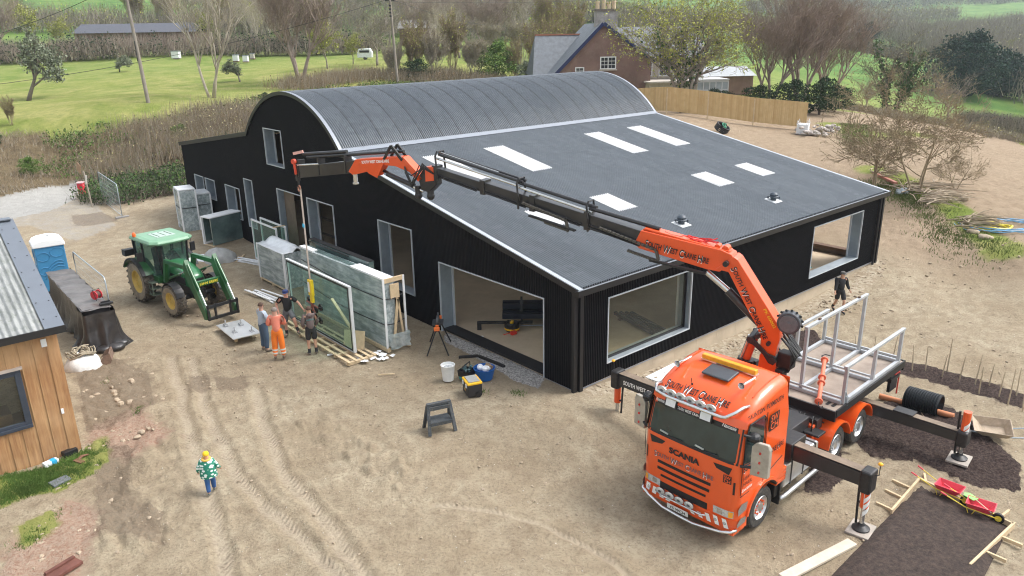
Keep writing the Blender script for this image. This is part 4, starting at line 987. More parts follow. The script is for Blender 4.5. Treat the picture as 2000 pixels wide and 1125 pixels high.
# slack energy chains below
def echain(s0, s1, drop, name='cable_chain'):
    n = 30; pts = []
    for i in range(n+1):
        t = i/n
        if t < .5: s = s0+(s1-s0)*t*2; z = bline(s)+.20-.12*(t*2); 
        else: s = s1-(s1-s0)*.55*(t-.5)*2; z = bline(s)-drop+.04*(t-.5)
        if .44 < t < .56: s += .10*math.cos((t-.5)/.06*math.pi/2)
        pts.append(CR(s, z, .27))
    m_ = MB()
    for i in range(n):
        a, b = pts[i], pts[i+1]; m_.beam(a, a+(b-a)*.82, .09, .055)
    m_.build(name, mat('chain_plastic', (.07, .065, .055), .7, 0, .4, 30), truck)
echain(7.1, 5.6, .16); echain(4.8, 3.05, .18)
m_ = MB(); m_.beam(CR(3.4, bline(3.4)-.22, .26), CR(1.95, bline(1.95)-.10, .26), .12, .05); m_.beam(CR(6.9, bline(6.9)-.1, .26), CR(5.5, bline(5.5)-.10, .26), .12, .04); m_.build('chain_tray', M_BLK, truck)
# arm-to-boom ram
m_ = MB(); ctube(m_, (1.98, 4.46), (1.38, 4.03), .075, .06, 16); m_.build('ram_rod', M_SILV, truck, smooth='auto')
m_ = MB(); ctube(m_, (1.42, 4.06), (.52, 3.28), .105, .06, 16); m_.build('boom_ram', M_BOOM, truck, smooth='auto')
m_ = MB(); ctube(m_, (.93, 1.95), (.86, 2.34), .20, .0, 20); m_.build('lift_ram_base', M_DK, truck, smooth='auto')
m_ = MB(); ctube(m_, (.88, 2.25), (.70, 2.98), .11, -.02, 16); m_.build('lift_ram', M_OR2, truck, smooth='auto')
m_ = MB(); ctube(m_, (.99, 2.28), (.80, 3.0), .045, .08, 12); m_.build('ram_rod', M_SILV, truck, smooth='auto')
for o in (-.30, .30):
    crane_prism([(.82, 3.04), (.70, 3.08), (.60, 2.98), (.30, 2.70), (.14, 2.66), (.06, 2.54), (.14, 2.42), (.26, 2.46), (.40, 2.66), (.66, 2.86), (.80, 2.90)], o-.03, o+.03, 'link_arm', M_DK, truck, .01)
m_ = MB()
for s, z, r_ in ((.72, 2.98, .09), (.16, 2.54, .08), (.56, 3.10, .06), (.30, 2.95, .05), (1.46, 4.80, .07)): m_.tube(CR(s, z, -.35), CR(s, z, .35), r_, n=14)
m_.build('pivot_pin', M_DK, truck, smooth='auto')
# hose reel and hose bundle behind the arm
rc = CR(.16, 3.55, .0); m_ = MB()
a_, b_ = CR(-.13, 3.58, .18), CR(-.13, 3.58, .42); m_.tube(a_, b_, .27, n=24); hr = m_.build('hose_reel', mat('reel_grey', (.055, .06, .07), .4, 0, .2, 10), truck, smooth='auto', bev=.02)
m_ = MB(); m_.tube(CR(-.13, 3.58, .42), CR(-.13, 3.58, .44), .21, n=20).tube(CR(-.13, 3.58, .44), CR(-.13, 3.58, .46), .05, n=10); m_.build('reel_cover', mat('reel_face', (.10, .115, .13), .35, 0, .2, 12), hr)
m_ = MB()
for k in range(8):
    a = k*.42+.4; m_.tube(CR(-.13+.24*math.cos(a), 3.58+.24*math.sin(a), .15), CR(-.13+.30*math.cos(a), 3.58+.30*math.sin(a), .30), .03, n=6)
m_.build('reel_bracket', M_BLK, hr)
random.seed(11); m_ = MB()
for k in range(9):
    o = -.3+k*.07; m_.path([CR(.02, 3.2+random.uniform(-.1, .1), o), CR(-.16, 2.95, o), CR(-.30-random.random()*.12, 2.7, o), CR(-.22, 2.4+random.uniform(-.1, .1), o), CR(.0, 2.2, o), CR(.1, 1.9, o*.6)], .024, 6)
m_.build('hose', M_HOSE, truck, smooth=True)
m_ = MB(); m_.box(CR(-.12, 2.55, .1), (.3, .35, .4)).box(CR(-.05, 2.1, .25), (.25, .2, .5)).box(CR(.9, 2.1, .3), (.2, .25, .22)).box(CR(.75, 2.05, -.35), (.2, .25, .3)); m_.build('valve_block', M_BLK, truck, bev=.02)
m_ = MB(); random.seed(4); pts = []
for k in range(26): pts.append(CR(2.0+.35*math.sin(k*.9)+.012*k+(.5 if k > 21 else 0), 5.21+.04*math.sin(k*1.7)+.004*k, .10*math.cos(k*1.3)))
m_.path(pts, .012, 5); m_.build('red_strop', mat('red_webbing', (.62, .03, .03), .7), truck)
MB().tube(CR(1.55, 5.10, -.12), CR(1.55, 5.10, .12), .09, n=14).tube(CR(1.75, 5.13, -.1), CR(1.75, 5.13, .1), .07, n=14).build('knuckle_cover', M_OR2, truck, smooth='auto')
# lettering on the near faces
def crane_text(mb, a, b, h, o, parent, mats=None):
    """a -> b is the writing direction in the (s, z) plane; up is turned left of it seen from the writing side"""
    A, B = CR(*a, o), CR(*b, o); xd = (B-A); wdt = xd.length; up = Vector((CR(a[0], a[1]+1, o)-A)); nrm = CR(a[0], a[1], o+1)-A
    fitw(mb, wdt); yd = nrm.cross(xd); place_text(mb, A, xd, yd); return mb.build('lettering', mats or [M_INK, M_WHT], parent, fixn=False)
crane_text(small_caps('South West Crane Hire', .20), (3.55, 4.98), (1.90, 4.72), .2, .245, bo)
crane_text(small_caps('South West Crane Hire', .155), (1.33, 4.70), (.42, 3.02), .2, .265, arm)
crane_text(words('PK 60002', .10, .01), (.50, 3.78), (.22, 3.35), .1, .265, arm, mat('yellow_vinyl', (.80, .55, .02), .5))
# knuckle, fly jib
kn = crane_prism([(10.05, 5.98), (10.35, 5.72), (10.62, 5.78), (10.72, 6.15), (10.5, 6.42), (10.1, 6.40)], -.16, .16, 'jib_knuckle', M_DK, truck, .03)
crane_prism([(10.12, 6.10), (10.42, 6.05), (10.42, 6.48), (10.12, 6.50)], -.18, .18, 'knuckle_plate', M_OR2, kn)
for s, z in ((10.35, 5.60), (10.80, 5.58)): MB().tube(CR(s, z+.3, .05), CR(s, z-.02, .05), .10, n=12).ball(CR(s, z, .05), .12, 10, 6).build('knuckle_motor', M_DK, truck, smooth='auto')
m_ = MB(); random.seed(8)
for k in range(7): m_.path([CR(10.1, 6.3, .2), CR(10.5+random.uniform(-.1, .2), 6.45+random.uniform(0, .15), .22), CR(10.9, 6.0+random.uniform(-.2, .2), .22), CR(11.15, 6.35+random.uniform(-.1, .1), .2)], .020, 5)
m_.build('hose', M_HOSE, truck, smooth=True)
jb = crane_prism([(10.52, 6.12), (10.72, 6.02), (11.02, 6.28), (11.55, 6.42), (12.0, 6.42), (12.3, 6.05), (12.55, 6.20), (13.25, 6.02), (13.42, 6.12), (13.1, 6.52), (11.40, 6.72), (11.22, 6.72)], -.16, .16, 'jib_arm', M_OR2, truck, .015)
crane_prism([(12.95, 6.44), (11.9, 6.56), (12.25, 6.02), (12.55, 6.12)], .162, .19, 'jib_side_plate', M_OR2, jb)
crane_text(fitw(words('SOUTH WEST CRANE HIRE', .12, .03), 1.), (12.80, 6.42), (11.72, 6.53), .1, .20, jb, M_WHT)
jx = crane_prism([(13.0, 6.12), (15.60, 5.74), (15.62, 6.12), (13.0, 6.50)], -.11, .11, 'jib_extension', mat('jib_black', (.035, .035, .037), .28, .2, .3, 2, coat=.4), truck, .01)
m_ = MB(); ctube(m_, (11.3, 6.86), (15.3, 6.42), .05, .0); ctube(m_, (13.6, 6.70), (15.5, 6.50), .06, -.05); m_.build('jib_ram', M_BOOM, truck, smooth='auto')
m_ = MB(); ctube(m_, (14.7, 6.26), (15.65, 6.16), .03, .12); m_.build('ram_rod', M_SILV, truck, smooth='auto')
m_ = MB()
for s in (13.55, 14.7, 15.6): m_.box(CR(s, 6.33-(s-13.5)*.13, 0), (.26, .07, .55))
m_.build('jib_collar', M_DK, truck)
m_ = MB(); ctube(m_, (13.2, 6.05), (13.2, 5.78), .07, .1); ctube(m_, (13.2, 5.78), (13.2, 5.74), .10, .1); m_.build('jib_lamp', M_SILV, truck, smooth='auto')
m_ = MB(); ctube(m_, (10.95, 5.86), (11.95, 6.14), .075, .05); ctube(m_, (11.5, 6.0), (12.2, 6.22), .05, -.05); m_.build('jib_tilt_ram', M_BOOM, truck, smooth='auto')
m_ = MB(); ctube(m_, (10.6, 5.72), (11.2, 5.9), .05, .05); m_.build('ram_rod', M_SILV, truck, smooth='auto')
for o in (-.14, .16):
    m_ = MB(); m_.beam(CR(11.95, 6.60, o), CR(11.65, 7.02, o), .05, .07).beam(CR(11.65, 7.02, o), CR(11.25, 6.62, o), .05, .09); m_.build('jib_bracket', M_BLK, truck)
m_ = MB(); m_.beam(CR(15.8, 6.52, .1), CR(15.35, 6.62, .1), .03, .09); m_.build('tip_marker', mat('faded_red', (.75, .42, .38), .6), truck)
m_ = MB(); m_.tube(CR(15.74, 6.28, .13), CR(15.74, 6.28, .22), .085, n=14).beam(CR(15.74, 6.25, .17), CR(15.70, 5.86, .17), .07, .05); m_.build('spare_hook', mat('hook_red', (.65, .07, .03), .5), truck)
hk = Vector((CT[0], CT[1], 0)); HK = lambda z, dx=0, dy=0: TINV @ Vector((hk.x+dx, hk.y+dy, z))
m_ = MB(); m_.beam(HK(6.15), HK(5.72), .06, .12).box(HK(5.68), (.12, .12, .14)).tube(HK(5.62), HK(5.45), .03); m_.build('hook_block', M_DK, truck)
m_ = MB(); pts = [HK(5.47+.0)]+[HK(5.36+.10*math.cos(a), 0, -.085*math.sin(a)) for a in np.linspace(0, R(290), 14)]; m_.path(pts, .026, 8); m_.build('hook', mat('rusty_hook', (.30, .14, .09), .6, .4, .2, 10), truck, smooth=True)

# ---------------------------------------------------------------- load on the deck
M_FRAME = mat('galvanised_frame', (.44, .46, .48), .4, .35, .12, 3)
tf = Matrix.Translation(TO) @ Matrix.Rotation(TA, 4, 'Z')
fr = empty('glass_stillage', tf @ Vector((6.9, 0, 1.58)), TA, 'galvanised steel stillage with three rails of posts standing on the lorry deck', 'stillage')
def fpt(x, y, z): return (x-6.9, y, z)
x0, x1 = 5.12, 8.72
for y in (-1.12, 0, 1.06):
    MB().beam(fpt(x0, y, .06), fpt(x1, y, .06), .09, .09).build('base_rail', M_FRAME, fr)
    MB().beam(fpt(x0-.05, y, 1.03 if y else 1.78), fpt(x1+.05, y, 1.03 if y else 1.78), .09, .07).build('top_rail', M_FRAME, fr, bev=.004)
    zt = 1.0 if y else 1.75
    for x in (x0+.05, (x0+x1)/2, x1-.05):
        if y == 0 or x != 0: MB().beam(fpt(x, y, .10), fpt(x, y, zt), .10, .08, up=(0, 1, 0)).build('post', M_FRAME, fr, bev=.004)
for x in (x0, (x0+x1)/2, x1):
    MB().beam(fpt(x, -1.1, .05), fpt(x, 1.05, .05), .10, .08).build('cross_rail', M_FRAME, fr)
    MB().beam(fpt(x, -1.1, .17), fpt(x, 1.05, .17), .06, .05).build('cross_rail', M_FRAME, fr)
for sy in (-1.16, 1.1):
    m_ = MB(); m_.path([fpt(x0+.06, sy, .35), fpt(x0+.15, sy*1.03, .12), fpt(x0+.1, sy*1.04, -.04)], .015, 6).box(fpt(x0+.12, sy*1.02, .12), (.08, .05, .16)); m_.build('clamp', M_GALV, fr)
m_ = MB()
for x, y, z in ((x1-.5, 0, 1.83), (x0+.7, 0, 1.83)): m_.box(fpt(x, y, z), (.10, .05, .05), (0, .2, 0))
m_.build('rail_stop', mat('rubber_stop', (.10, .06, .04), .8), fr)
pole = empty('drawbar', tf @ Vector((5.9, -.2, 1.7)), TA, 'faded orange tubular bar with flanges lying across the lorry deck', 'tow bar')
A_, B_ = Vector((-1.3, -.55, 0)), Vector((.75, .30, .28))
MB().tube(A_, B_, .055, n=14).build('tube', mat('faded_orange', (.72, .17, .09), .5, 0, .1), pole, smooth='auto')
m_ = MB(); d_ = (B_-A_).normalized()
for t in (.02, .42, .55, .97): m_.tube(A_.lerp(B_, t)-d_*.02, A_.lerp(B_, t)+d_*.02, .10, n=16)
m_.build('flange', mat('faded_orange', (.72, .17, .09)), pole)
m_ = MB(); m_.path([A_, A_-d_*.12, A_-d_*.16+Vector((0, -.08, -.05)), A_-d_*.1+Vector((0, -.14, -.06)), A_-d_*.04+Vector((0, -.1, -.05))], .014, 6).path([B_, B_+d_*.1+Vector((0, .1, 0)), B_+d_*.25, B_+d_*.35+Vector((0, -.15, -.05))], .014, 6); m_.build('shackle', M_DK, pole)
# ---------------------------------------------------------------- yard things
def PX(u, v, x): d = _ray(u, v); p = CAM+d*((x-CAM[0])/d[0]); return p
M_GRN = mat('tractor_green', (.020, .105, .032), .34, 0, .06, 2, coat=.35, dirt=.12, dirtcol=(.20, .20, .12))
M_GRNL = mat('tractor_roof_green', (.18, .34, .22), .42, 0, .08, 2)
M_YEL = mat('rim_yellow', (.62, .44, .10), .5, 0, .15, 4, dirt=.4, dirtcol=(.42, .33, .20))
M_MUDT = mat('muddy_tyre', (.045, .042, .038), .9, 0, .3, 7, dirt=.5, dirtcol=(.26, .21, .15))
M_WALLT = mat('muddy_sidewall', (.26, .215, .155), .95, 0, .25, 5)
M_CABG = glass_mat('cab_glass', (.42, .60, .55), .04, .5)
def pc(pts, z): return [Vector((p[0], p[1], z)) for p in pts]
trac = empty('tractor', (-6.0, 17.9, 0), math.atan2(-.9925, .122), 'green tractor with yellow wheels and a front loader standing left of the crates', 'tractor')
def ag_wheel(x, y, r, w, steer=0):
    o = len('x'); t = MB().lathe([(r*.56, -w*.42), (r*.70, -w*.5), (r*.90, -w*.48), (r*.955, -w*.40), (r*.965, 0), (r*.955, w*.40), (r*.90, w*.48), (r*.70, w*.5), (r*.56, w*.42)], (0, 0, 0), 'y', 36)
    n = 20 if r > .7 else 18
    for k in range(n):
        for s in (-1, 1):
            a = 2*math.pi*(k+(.5 if s > 0 else 0))/n
            p0 = Vector((math.cos(a)*r*.97, 0.02*s, math.sin(a)*r*.97)); a2 = a+.26; p1 = Vector((math.cos(a2)*r*.965, s*w*.50, math.sin(a2)*r*.965))
            q0, q1 = p0, p1; up = Vector((math.cos(a+.13), 0, math.sin(a+.13))); t.beam(q0, q1, .05*r/.85, .075, up=up)
    m_ = Matrix.Translation((x, y, r)) @ Matrix.Rotation(steer, 4, 'Z'); t.xf(m_); wo = t.build('wheel', M_MUDT, trac)
    for s in (-1, 1):
        sd_ = MB().lathe([(r*.56, s*w*.42), (r*.70, s*(w*.5+.004)), (r*.88, s*(w*.485+.004))], (0, 0, 0), 'y', 30); sd_.xf(m_)
        if (s < 0) == (y < 0): sd_.build('sidewall', M_WALLT, wo, smooth=True)
    s = 1 if y > 0 else -1
    rim = MB().lathe([(r*.57, s*w*.42), (r*.53, s*w*.40), (r*.50, s*w*.15), (r*.30, s*w*.05), (r*.24, s*w*.16), (r*.10, s*w*.18), (.001, s*w*.22)], (0, 0, 0), 'y', 26)
    for k in range(8):
        a = k*math.pi/4; rim.tube((r*.36*math.cos(a), s*w*.05, r*.36*math.sin(a)), (r*.36*math.cos(a), s*w*.16, r*.36*math.sin(a)), .02, n=6)
    rim.xf(m_); rim.build('rim', M_YEL, wo, smooth='auto')
for y in (-.86, .86): ag_wheel(0, y, .85, .46)
for y in (-.84, .84): ag_wheel(2.72, y, .61, .38, R(4))
# engine, axles, hood
mb = MB().bx(.2, 3.0, -.22, .22, .62, 1.15).bx(2.9, 3.25, -.2, .2, .55, .95).tube((2.72, -.8, .6), (2.72, .8, .6), .09).tube((0, -.8, .85), (0, .8, .85), .14).bx(-.5, .2, -.3, .3, .6, 1.2)
mb.build('chassis', M_DK, trac, bev=.02)
hs_ = [(1.30, .40, 1.80, 1.12), (1.8, .40, 1.80, 1.12), (2.3, .385, 1.74, 1.1), (2.8, .36, 1.63, 1.08), (3.05, .31, 1.50, 1.05), (3.12, .26, 1.40, 1.05)]
mb = MB(); rings = []
for x, w_, zt, zb in hs_:
    rings.append([(x, -w_, zb), (x, -w_, zt-.16), (x, -w_*.86, zt-.05), (x, -w_*.5, zt-.005), (x, 0, zt+.01), (x, w_*.5, zt-.005), (x, w_*.86, zt-.05), (x, w_, zt-.16), (x, w_, zb)])
m = 9; mb.add([p for r_ in rings for p in r_], [(i*m+j, i*m+j+1, (i+1)*m+j+1, (i+1)*m+j) for i in range(len(rings)-1) for j in range(m-1)]+[tuple(range(m)), tuple(range((len(rings)-1)*m, len(rings)*m))])
hood = mb.build('hood', mat('hood_green', (.032, .165, .065), .3, 0, .05, 2, coat=.5), trac, smooth='auto')
mb = MB()
for s in (-1, 1): mb.bx(1.7, 2.9, s*.40-.01*s, s*.415, 1.14, 1.42)
mb.bx(3.10, 3.14, -.24, .24, 1.06, 1.36); mb.build('hood_grille', M_BLK, hood)
MB().lathe([(.035, 0), (.045, .1), (.045, .55), (.035, .9), (.03, 1.0)], (1.42, -.50, 1.35), 'z', 12).build('exhaust', M_BLK, trac, smooth='auto')
# cab
cx0, cx1, cy = -.42, 1.30, .78
rf = MB(); ring = lambda x0, x1, y, z: [(x0, -y, z), (x1-.25, -y, z), (x1, -y*.72, z), (x1+.05, 0, z), (x1, y*.72, z), (x1-.25, y, z), (x0, y, z)]
L_ = [ring(cx0-.08, cx1+.22, cy+.08, 2.50), ring(cx0-.10, cx1+.26, cy+.10, 2.57), ring(cx0-.06, cx1+.2, cy+.05, 2.66), ring(cx0+.1, cx1+.0, cy-.1, 2.70)]
rf.add([p for r_ in L_ for p in r_], [(i*7+j, i*7+(j+1) % 7, (i+1)*7+(j+1) % 7, (i+1)*7+j) for i in range(3) for j in range(7)]+[tuple(range(7)), tuple(range(21, 28))])
roof_ = rf.build('cab_roof', M_GRNL, trac, bev=.02)
mb = MB().box((.55, 0, 2.702), (.9, .75, .02)); mb.build('roof_panel', mat('roof_panel', (.38, .47, .42), .5), roof_)
for y in (-.25, 0, .25): MB().beam((.2, y, 2.72), (.9, y, 2.72), .015, .015).build('roof_rib', M_GRN, roof_)
MB().lathe([(.07, 0), (.075, .10), (.05, .16), (.001, .18)], (-.1, -.82, 2.66), 'z', 12).build('beacon', mat('beacon_orange', (.75, .13, .02), .35), roof_, smooth=True)
mb = MB()
pts_ = [(cx0, .62), (cx0+.02, .70), (.35, .78), (cx1-.05, .62)]
for s in (-1, 1):
    mb.beam((cx0, s*.72, 1.35), (cx0-.02, s*.76, 2.52), .10, .08).beam((.45, s*.78, 1.0), (.42, s*.80, 2.52), .07, .06).beam((cx1+.02, s*.52, 1.30), (cx1+.0, s*.62, 2.52), .07, .06)
mb.build('cab_pillar', M_BLK, trac)
mb = MB()
for s in (-1, 1):
    mb.add([(cx0+.05, s*.73, 1.40), (.42, s*.775, 1.35), (.40, s*.79, 2.5), (cx0+.03, s*.755, 2.5)], [(0, 1, 2, 3)])
    mb.add([(.48, s*.775, 1.02), (cx1, s*.54, 1.30), (cx1, s*.63, 2.5), (.44, s*.79, 2.5)], [(0, 1, 2, 3)])
mb.add([(cx1+.03, -.5, 1.35), (cx1+.03, .5, 1.35), (cx1+.01, .6, 2.5), (cx1+.01, -.6, 2.5)], [(0, 1, 2, 3)]); mb.add([(cx0-.01, -.7, 1.5), (cx0-.01, .7, 1.5), (cx0-.03, .73, 2.5), (cx0-.03, -.73, 2.5)], [(0, 1, 2, 3)])
mb.build('cab_window', M_CABG, trac)
mb = MB().bx(-.1, .4, -.25, .25, 1.2, 1.45).box((-.1, 0, 1.75), (.12, .48, .65), (0, R(-10), 0)); mb.build('seat', M_BLK, trac, bev=.05)
mb = MB().tube((.95, 0, 1.3), (.75, 0, 1.85), .03); mb.path([(.74+.07*math.cos(a), .2*math.sin(a), 1.87+.18*math.cos(a)*.4) for a in np.linspace(0, 2*math.pi, 20)[:-1]], .015, 6, True).bx(.9, 1.25, -.4, .4, 1.25, 1.6); mb.build('steering_wheel', M_BLK, trac)
mb = MB().bx(-.4, 1.3, -.7, .7, .95, 1.2); mb.build('cab_floor', M_GRN, trac)
for s in (-1, 1):
    A_ = np.linspace(R(25), R(150), 14); mb = MB().prism([(.98*math.cos(a), .85+.98*math.sin(a)) for a in A_]+[(.93*math.cos(a), .85+.93*math.sin(a)) for a in A_[::-1]], s*.60, s*1.14)
    fd = mb.build('fender', M_GRN, trac, smooth='auto'); mb = MB().prism([(1.0*math.cos(a), .85+1.0*math.sin(a)) for a in A_]+[(.94*math.cos(a), .85+.94*math.sin(a)) for a in A_[::-1]], s*1.02, s*1.16); mb.build('fender_edge', M_BLK, fd)
    mb = MB()
    for z in (.45, .7, .95): mb.bx(.75, 1.15, s*.55, s*.95, z, z+.03)
    mb.bx(.78, .82, s*.9, s*.94, .45, 1.0).bx(1.08, 1.12, s*.9, s*.94, .45, 1.0); mb.build('step', mat('step_green_grey', (.13, .16, .12), .6), trac)
    A_ = np.linspace(R(20), R(160), 10); MB().prism([(2.72+.70*math.cos(a), .61+.70*math.sin(a)) for a in A_]+[(2.72+.68*math.cos(a), .61+.68*math.sin(a)) for a in A_[::-1]], s*.68, s*1.0).build('front_fender', M_BLK, trac)
    mb = MB().path([(.5, s*.8, 2.3), (.75, s*1.05, 2.35), (.75, s*1.05, 2.2)], .015, 6).box((.76, s*1.08, 2.02), (.06, .22, .36), (0, 0, s*.3)); mb.build('mirror', M_BLK, trac, bev=.01)
MB().bx(-.75, -.45, -1.15, -.75, 1.85, 2.1).build('rear_lamp_box', M_BLK, trac)
# loader
Yl = .56
ld = MB()
for s in (-1, 1):
    ld.beam((1.55, s*Yl, 1.05), (1.85, s*Yl, 1.95), .14, .16)
ld.build('loader_mount', M_GRN, trac)
for s in (-1, 1):
    mb = MB(); mb.prism([(1.75, 1.86), (1.80, 2.02), (3.55, 2.10), (3.78, 1.98), (3.68, 1.82), (3.45, 1.92)], s*Yl-.07, s*Yl+.07)
    mb.prism([(3.42, 1.95), (3.60, 2.32), (3.78, 2.02), (4.78, .50), (4.78, .22), (4.58, .18), (4.45, .40), (3.55, 1.60)], s*Yl-.085, s*Yl+.085) if True else 0
    mb.build('loader_arm', M_GRN, trac, bev=.012)
    mb = MB().tube((1.9, s*(Yl-.02), 1.25), (2.8, s*(Yl-.02), 1.60), .05); mb.build('lift_ram', M_GRN, trac); MB().tube((2.8, s*(Yl-.02), 1.6), (3.45, s*(Yl-.02), 1.85), .028).build('ram_rod', M_SILV, trac)
    mb = MB().tube((3.72, s*Yl, 2.15), (4.35, s*(Yl+.0), 1.30), .05); mb.build('tilt_ram', M_GRN, trac); MB().tube((4.35, s*Yl, 1.3), (4.80, s*Yl, .62), .028).build('ram_rod', M_SILV, trac)
cb = MB().bx(3.86, 4.0, -.48, .48, 1.30, 1.50).build('cross_beam', M_GRN, trac, bev=.015)
t = fitw(words('JOHN DEERE', .13, .015), .74); place_text(t, (4.008, -.37, 1.345), (0, 1, 0), (0, 0, 1)); t.build('lettering', mat('yellow_letters', (.78, .62, .05), .5), cb, fixn=False)
mb = MB().beam((4.85, -.62, .72), (4.85, .62, .72), .08, .10).beam((4.85, -.62, .26), (4.85, .62, .26), .08, .10)
for y in (-.58, -.3, .3, .58): mb.beam((4.85, y, .2), (4.85, y, .8), .08, .06, up=(0, 1, 0))
mb.build('headstock', M_BLK, trac)
mb = MB(); random.seed(2)
for s in (-1, 1):
    mb.path([(1.8, s*.45, 1.4), (2.0, s*.5, 1.0), (2.3, s*.5, 1.25), (2.9, s*.5, 1.6)], .018, 6)
mb.build('hose', M_HOSE, trac, smooth=True)

# silver plate with lifting feet, in front of the loader
pl_ = empty('steel_plate', (-5.56, 11.40, .22), R(-4), 'silver square plate with four clamps lying in front of the tractor forks', 'metal plate')
MB().box((0, 0, 0), (.98, 1.95, .03), (R(-2), 0, 0)).build('plate', mat('bright_plate', (.66, .67, .68), .3, .6, .08, 2), pl_)
for x, y in ((-.25, .62), (.22, .35), (-.22, -.3), (.28, -.62)):
    MB().box((x, y, .04), (.12, .26, .05)).tube((x, y, .05), (x, y, .22), .022).build('clamp', mat('clamp_grey', (.34, .35, .36), .45, .4), pl_)
MB().box((-.3, -.6, -.11), (.1, .1, .20)).box((.3, .6, -.11), (.1, .1, .20)).build('block', M_TIMB, pl_)

# ---- glass on pallets
def film_mat(name, a=(.55, .60, .62), streak=8.):
    g = NT(name); v = g.coord(); vs = g.scale(v, (1, .12, .8)); n = g.noise(vs, streak, 5, .6, .3); n2 = g.noise(v, 2.5, 4)
    f = g.mapr(g.math('ADD', n, g.math('MULTIPLY', n2, .5)), .62, .98)
    g.link(g.mix(f, (.44, .52, .53), (.68, .74, .76)), g.b.inputs['Base Color']); g.b.inputs['Roughness'].default_value = .18; g.b.inputs['Specular IOR Level'].default_value = .8
    tr = g.n('ShaderNodeBsdfTransparent'); tr.inputs[0].default_value = (.86, .92, .92, 1); mx = g.n('ShaderNodeMixShader')
    g.link(g.mapr(f, 0, 1, .5, .8), mx.inputs[0]); g.link(tr.outputs[0], mx.inputs[1]); g.link(g.b.outputs[0], mx.inputs[2])
    out = [n_ for n_ in g.t.nodes if n_.type == 'OUTPUT_MATERIAL'][0]; g.link(mx.outputs[0], out.inputs[0])
    b_ = g.bump(n, .2, .03); return g.m
M_FILM = film_mat('stretch_film'); M_FILMW = mat('white_film', (.70, .73, .75), .3, 0, .12, 4, bump=.5, bs=9)
M_DGL = mat('stacked_glass', (.10, .15, .145), .05, 0, .5, .9, spec=.9, coat=.6)
M_CARD = mat('white_edge_board', (.74, .75, .76), .6, 0, .05)
M_PALE = mat('pale_softwood', (.56, .43, .27), .8, 0, .14, 6)
M_STRAP = mat('black_strap', (.02, .02, .025), .6)
# wrapped crate with a hump
c1 = empty('wrapped_crate', (-1.68, 15.85, 0), 0, 'short crate wrapped in clear film with a bulging white top beside the tractor', 'wrapped crate', 'film-wrapped glass units')
MB().bx(-.42, .42, -1.2, 1.2, .14, 1.62).build('glass_stack', M_DGL, c1)
MB().bx(-.50, .50, -1.28, 1.28, .13, 1.66).build('film', M_FILM, c1, bev=.03)
mb = MB()
for x in (-.5, .5):
    for y in (-1.27, 1.27): mb.bx(x-.03, x+.03, y-.05, y+.05, .1, 1.68)
mb.build('edge_guard', M_CARD, c1)
N = 10; vs = []
for i in range(N+1):
    x = -.52+1.04*i/N; t = i/N; hh = 1.68+.26*math.exp(-((t-.62)/.22)**2)
    for j in range(9): y = -1.3+2.6*j/8; vs.append((x, y, hh*(1 if 0 < j < 8 else 1)-(.10 if j in (0, 8) and abs(t-.62) < .3 else 0)+.008*math.sin(j*2.1+i)))
mb = MB().add(vs, [(i*9+j, (i+1)*9+j, (i+1)*9+j+1, i*9+j+1) for i in range(N) for j in range(8)]); top_c = mb.build('top_cover', M_FILMW, c1, smooth=True)
md = top_c.modifiers.new('s', 'SOLIDIFY'); md.thickness = .03
mb = MB()
for y in (-1.15, 0, 1.15): mb.bx(-.55, .55, y-.06, y+.06, .0, .1)
mb.bx(-.55, -.42, -1.3, 1.3, .1, .125).bx(.42, .55, -1.3, 1.3, .1, .125).bx(-.07, .07, -1.3, 1.3, .1, .125); mb.build('pallet', M_PALE, c1)
# the long A-frame pack
c2 = empty('glass_pack', (-2.02, 9.45, 0), 0, 'long film-wrapped pack of window glass with a pale timber end frame and black straps', 'glass pack', 'film-wrapped glass units')
L2 = 3.02
MB().bx(-.30, -.06, -L2+.05, L2-.1, .16, 2.50).build('glass_stack', M_DGL, c2)
MB().bx(.10, .30, -1.3, L2+.1, .16, 2.66).build('rear_glass_stack', M_DGL, c2)
MB().bx(.09, .31, -1.3, L2+.1, 2.66, 2.69).bx(.02, .06, .0, L2+.05, 2.60, 2.64).build('dark_top_frame', M_BLK, c2)
MB().add([(-.44, -L2, .12), (-.40, -L2, 2.52), (-.40, L2-.1, 2.46), (-.44, L2-.1, .12), (-.02, -L2, .12), (-.02, -L2, 2.52), (-.02, L2-.1, 2.46), (-.02, L2-.1, .12)],
         [(0, 1, 2, 3), (4, 7, 6, 5), (0, 4, 5, 1), (1, 5, 6, 2), (3, 2, 6, 7)]).build('film', M_FILM, c2)
MB().bx(-.43, -.02, -L2-.02, -.9, 2.50, 2.56).bx(-.43, -.2, 1.9, L2-.1, 2.46, 2.53).build('top_board', M_CARD, c2)
mb = MB()
for x in (-.44, .34): mb.bx(x-.035, x+.035, -L2-.06, -L2-.02, .1, 2.55)
mb.build('end_board', M_CARD, c2)
mb = MB().bx(-.44, .36, -L2-.05, -L2+.02, 2.40, 2.55).bx(-.20, .14, -L2-.07, -L2-.02, 1.82, 2.32).beam((-.2, -L2-.08, .2), (.05, -L2-.08, 1.8), .09, .04, up=(0, 1, 0)).beam((.22, -L2-.08, .2), (.05, -L2-.08, 1.8), .07, .04, up=(0, 1, 0)); mb.build('end_frame', M_PALE, c2)
mb = MB().bx(-.50, -.38, -L2-.15, L2, .0, .12).bx(.30, .42, -L2-.15, L2, .0, .12)
for y in (-2.8, -1.5, 0, 1.5, 2.7): mb.bx(-.38, .30, y-.05, y+.05, .02, .1)
mb.build('skid', M_PALE, c2)
mb = MB()
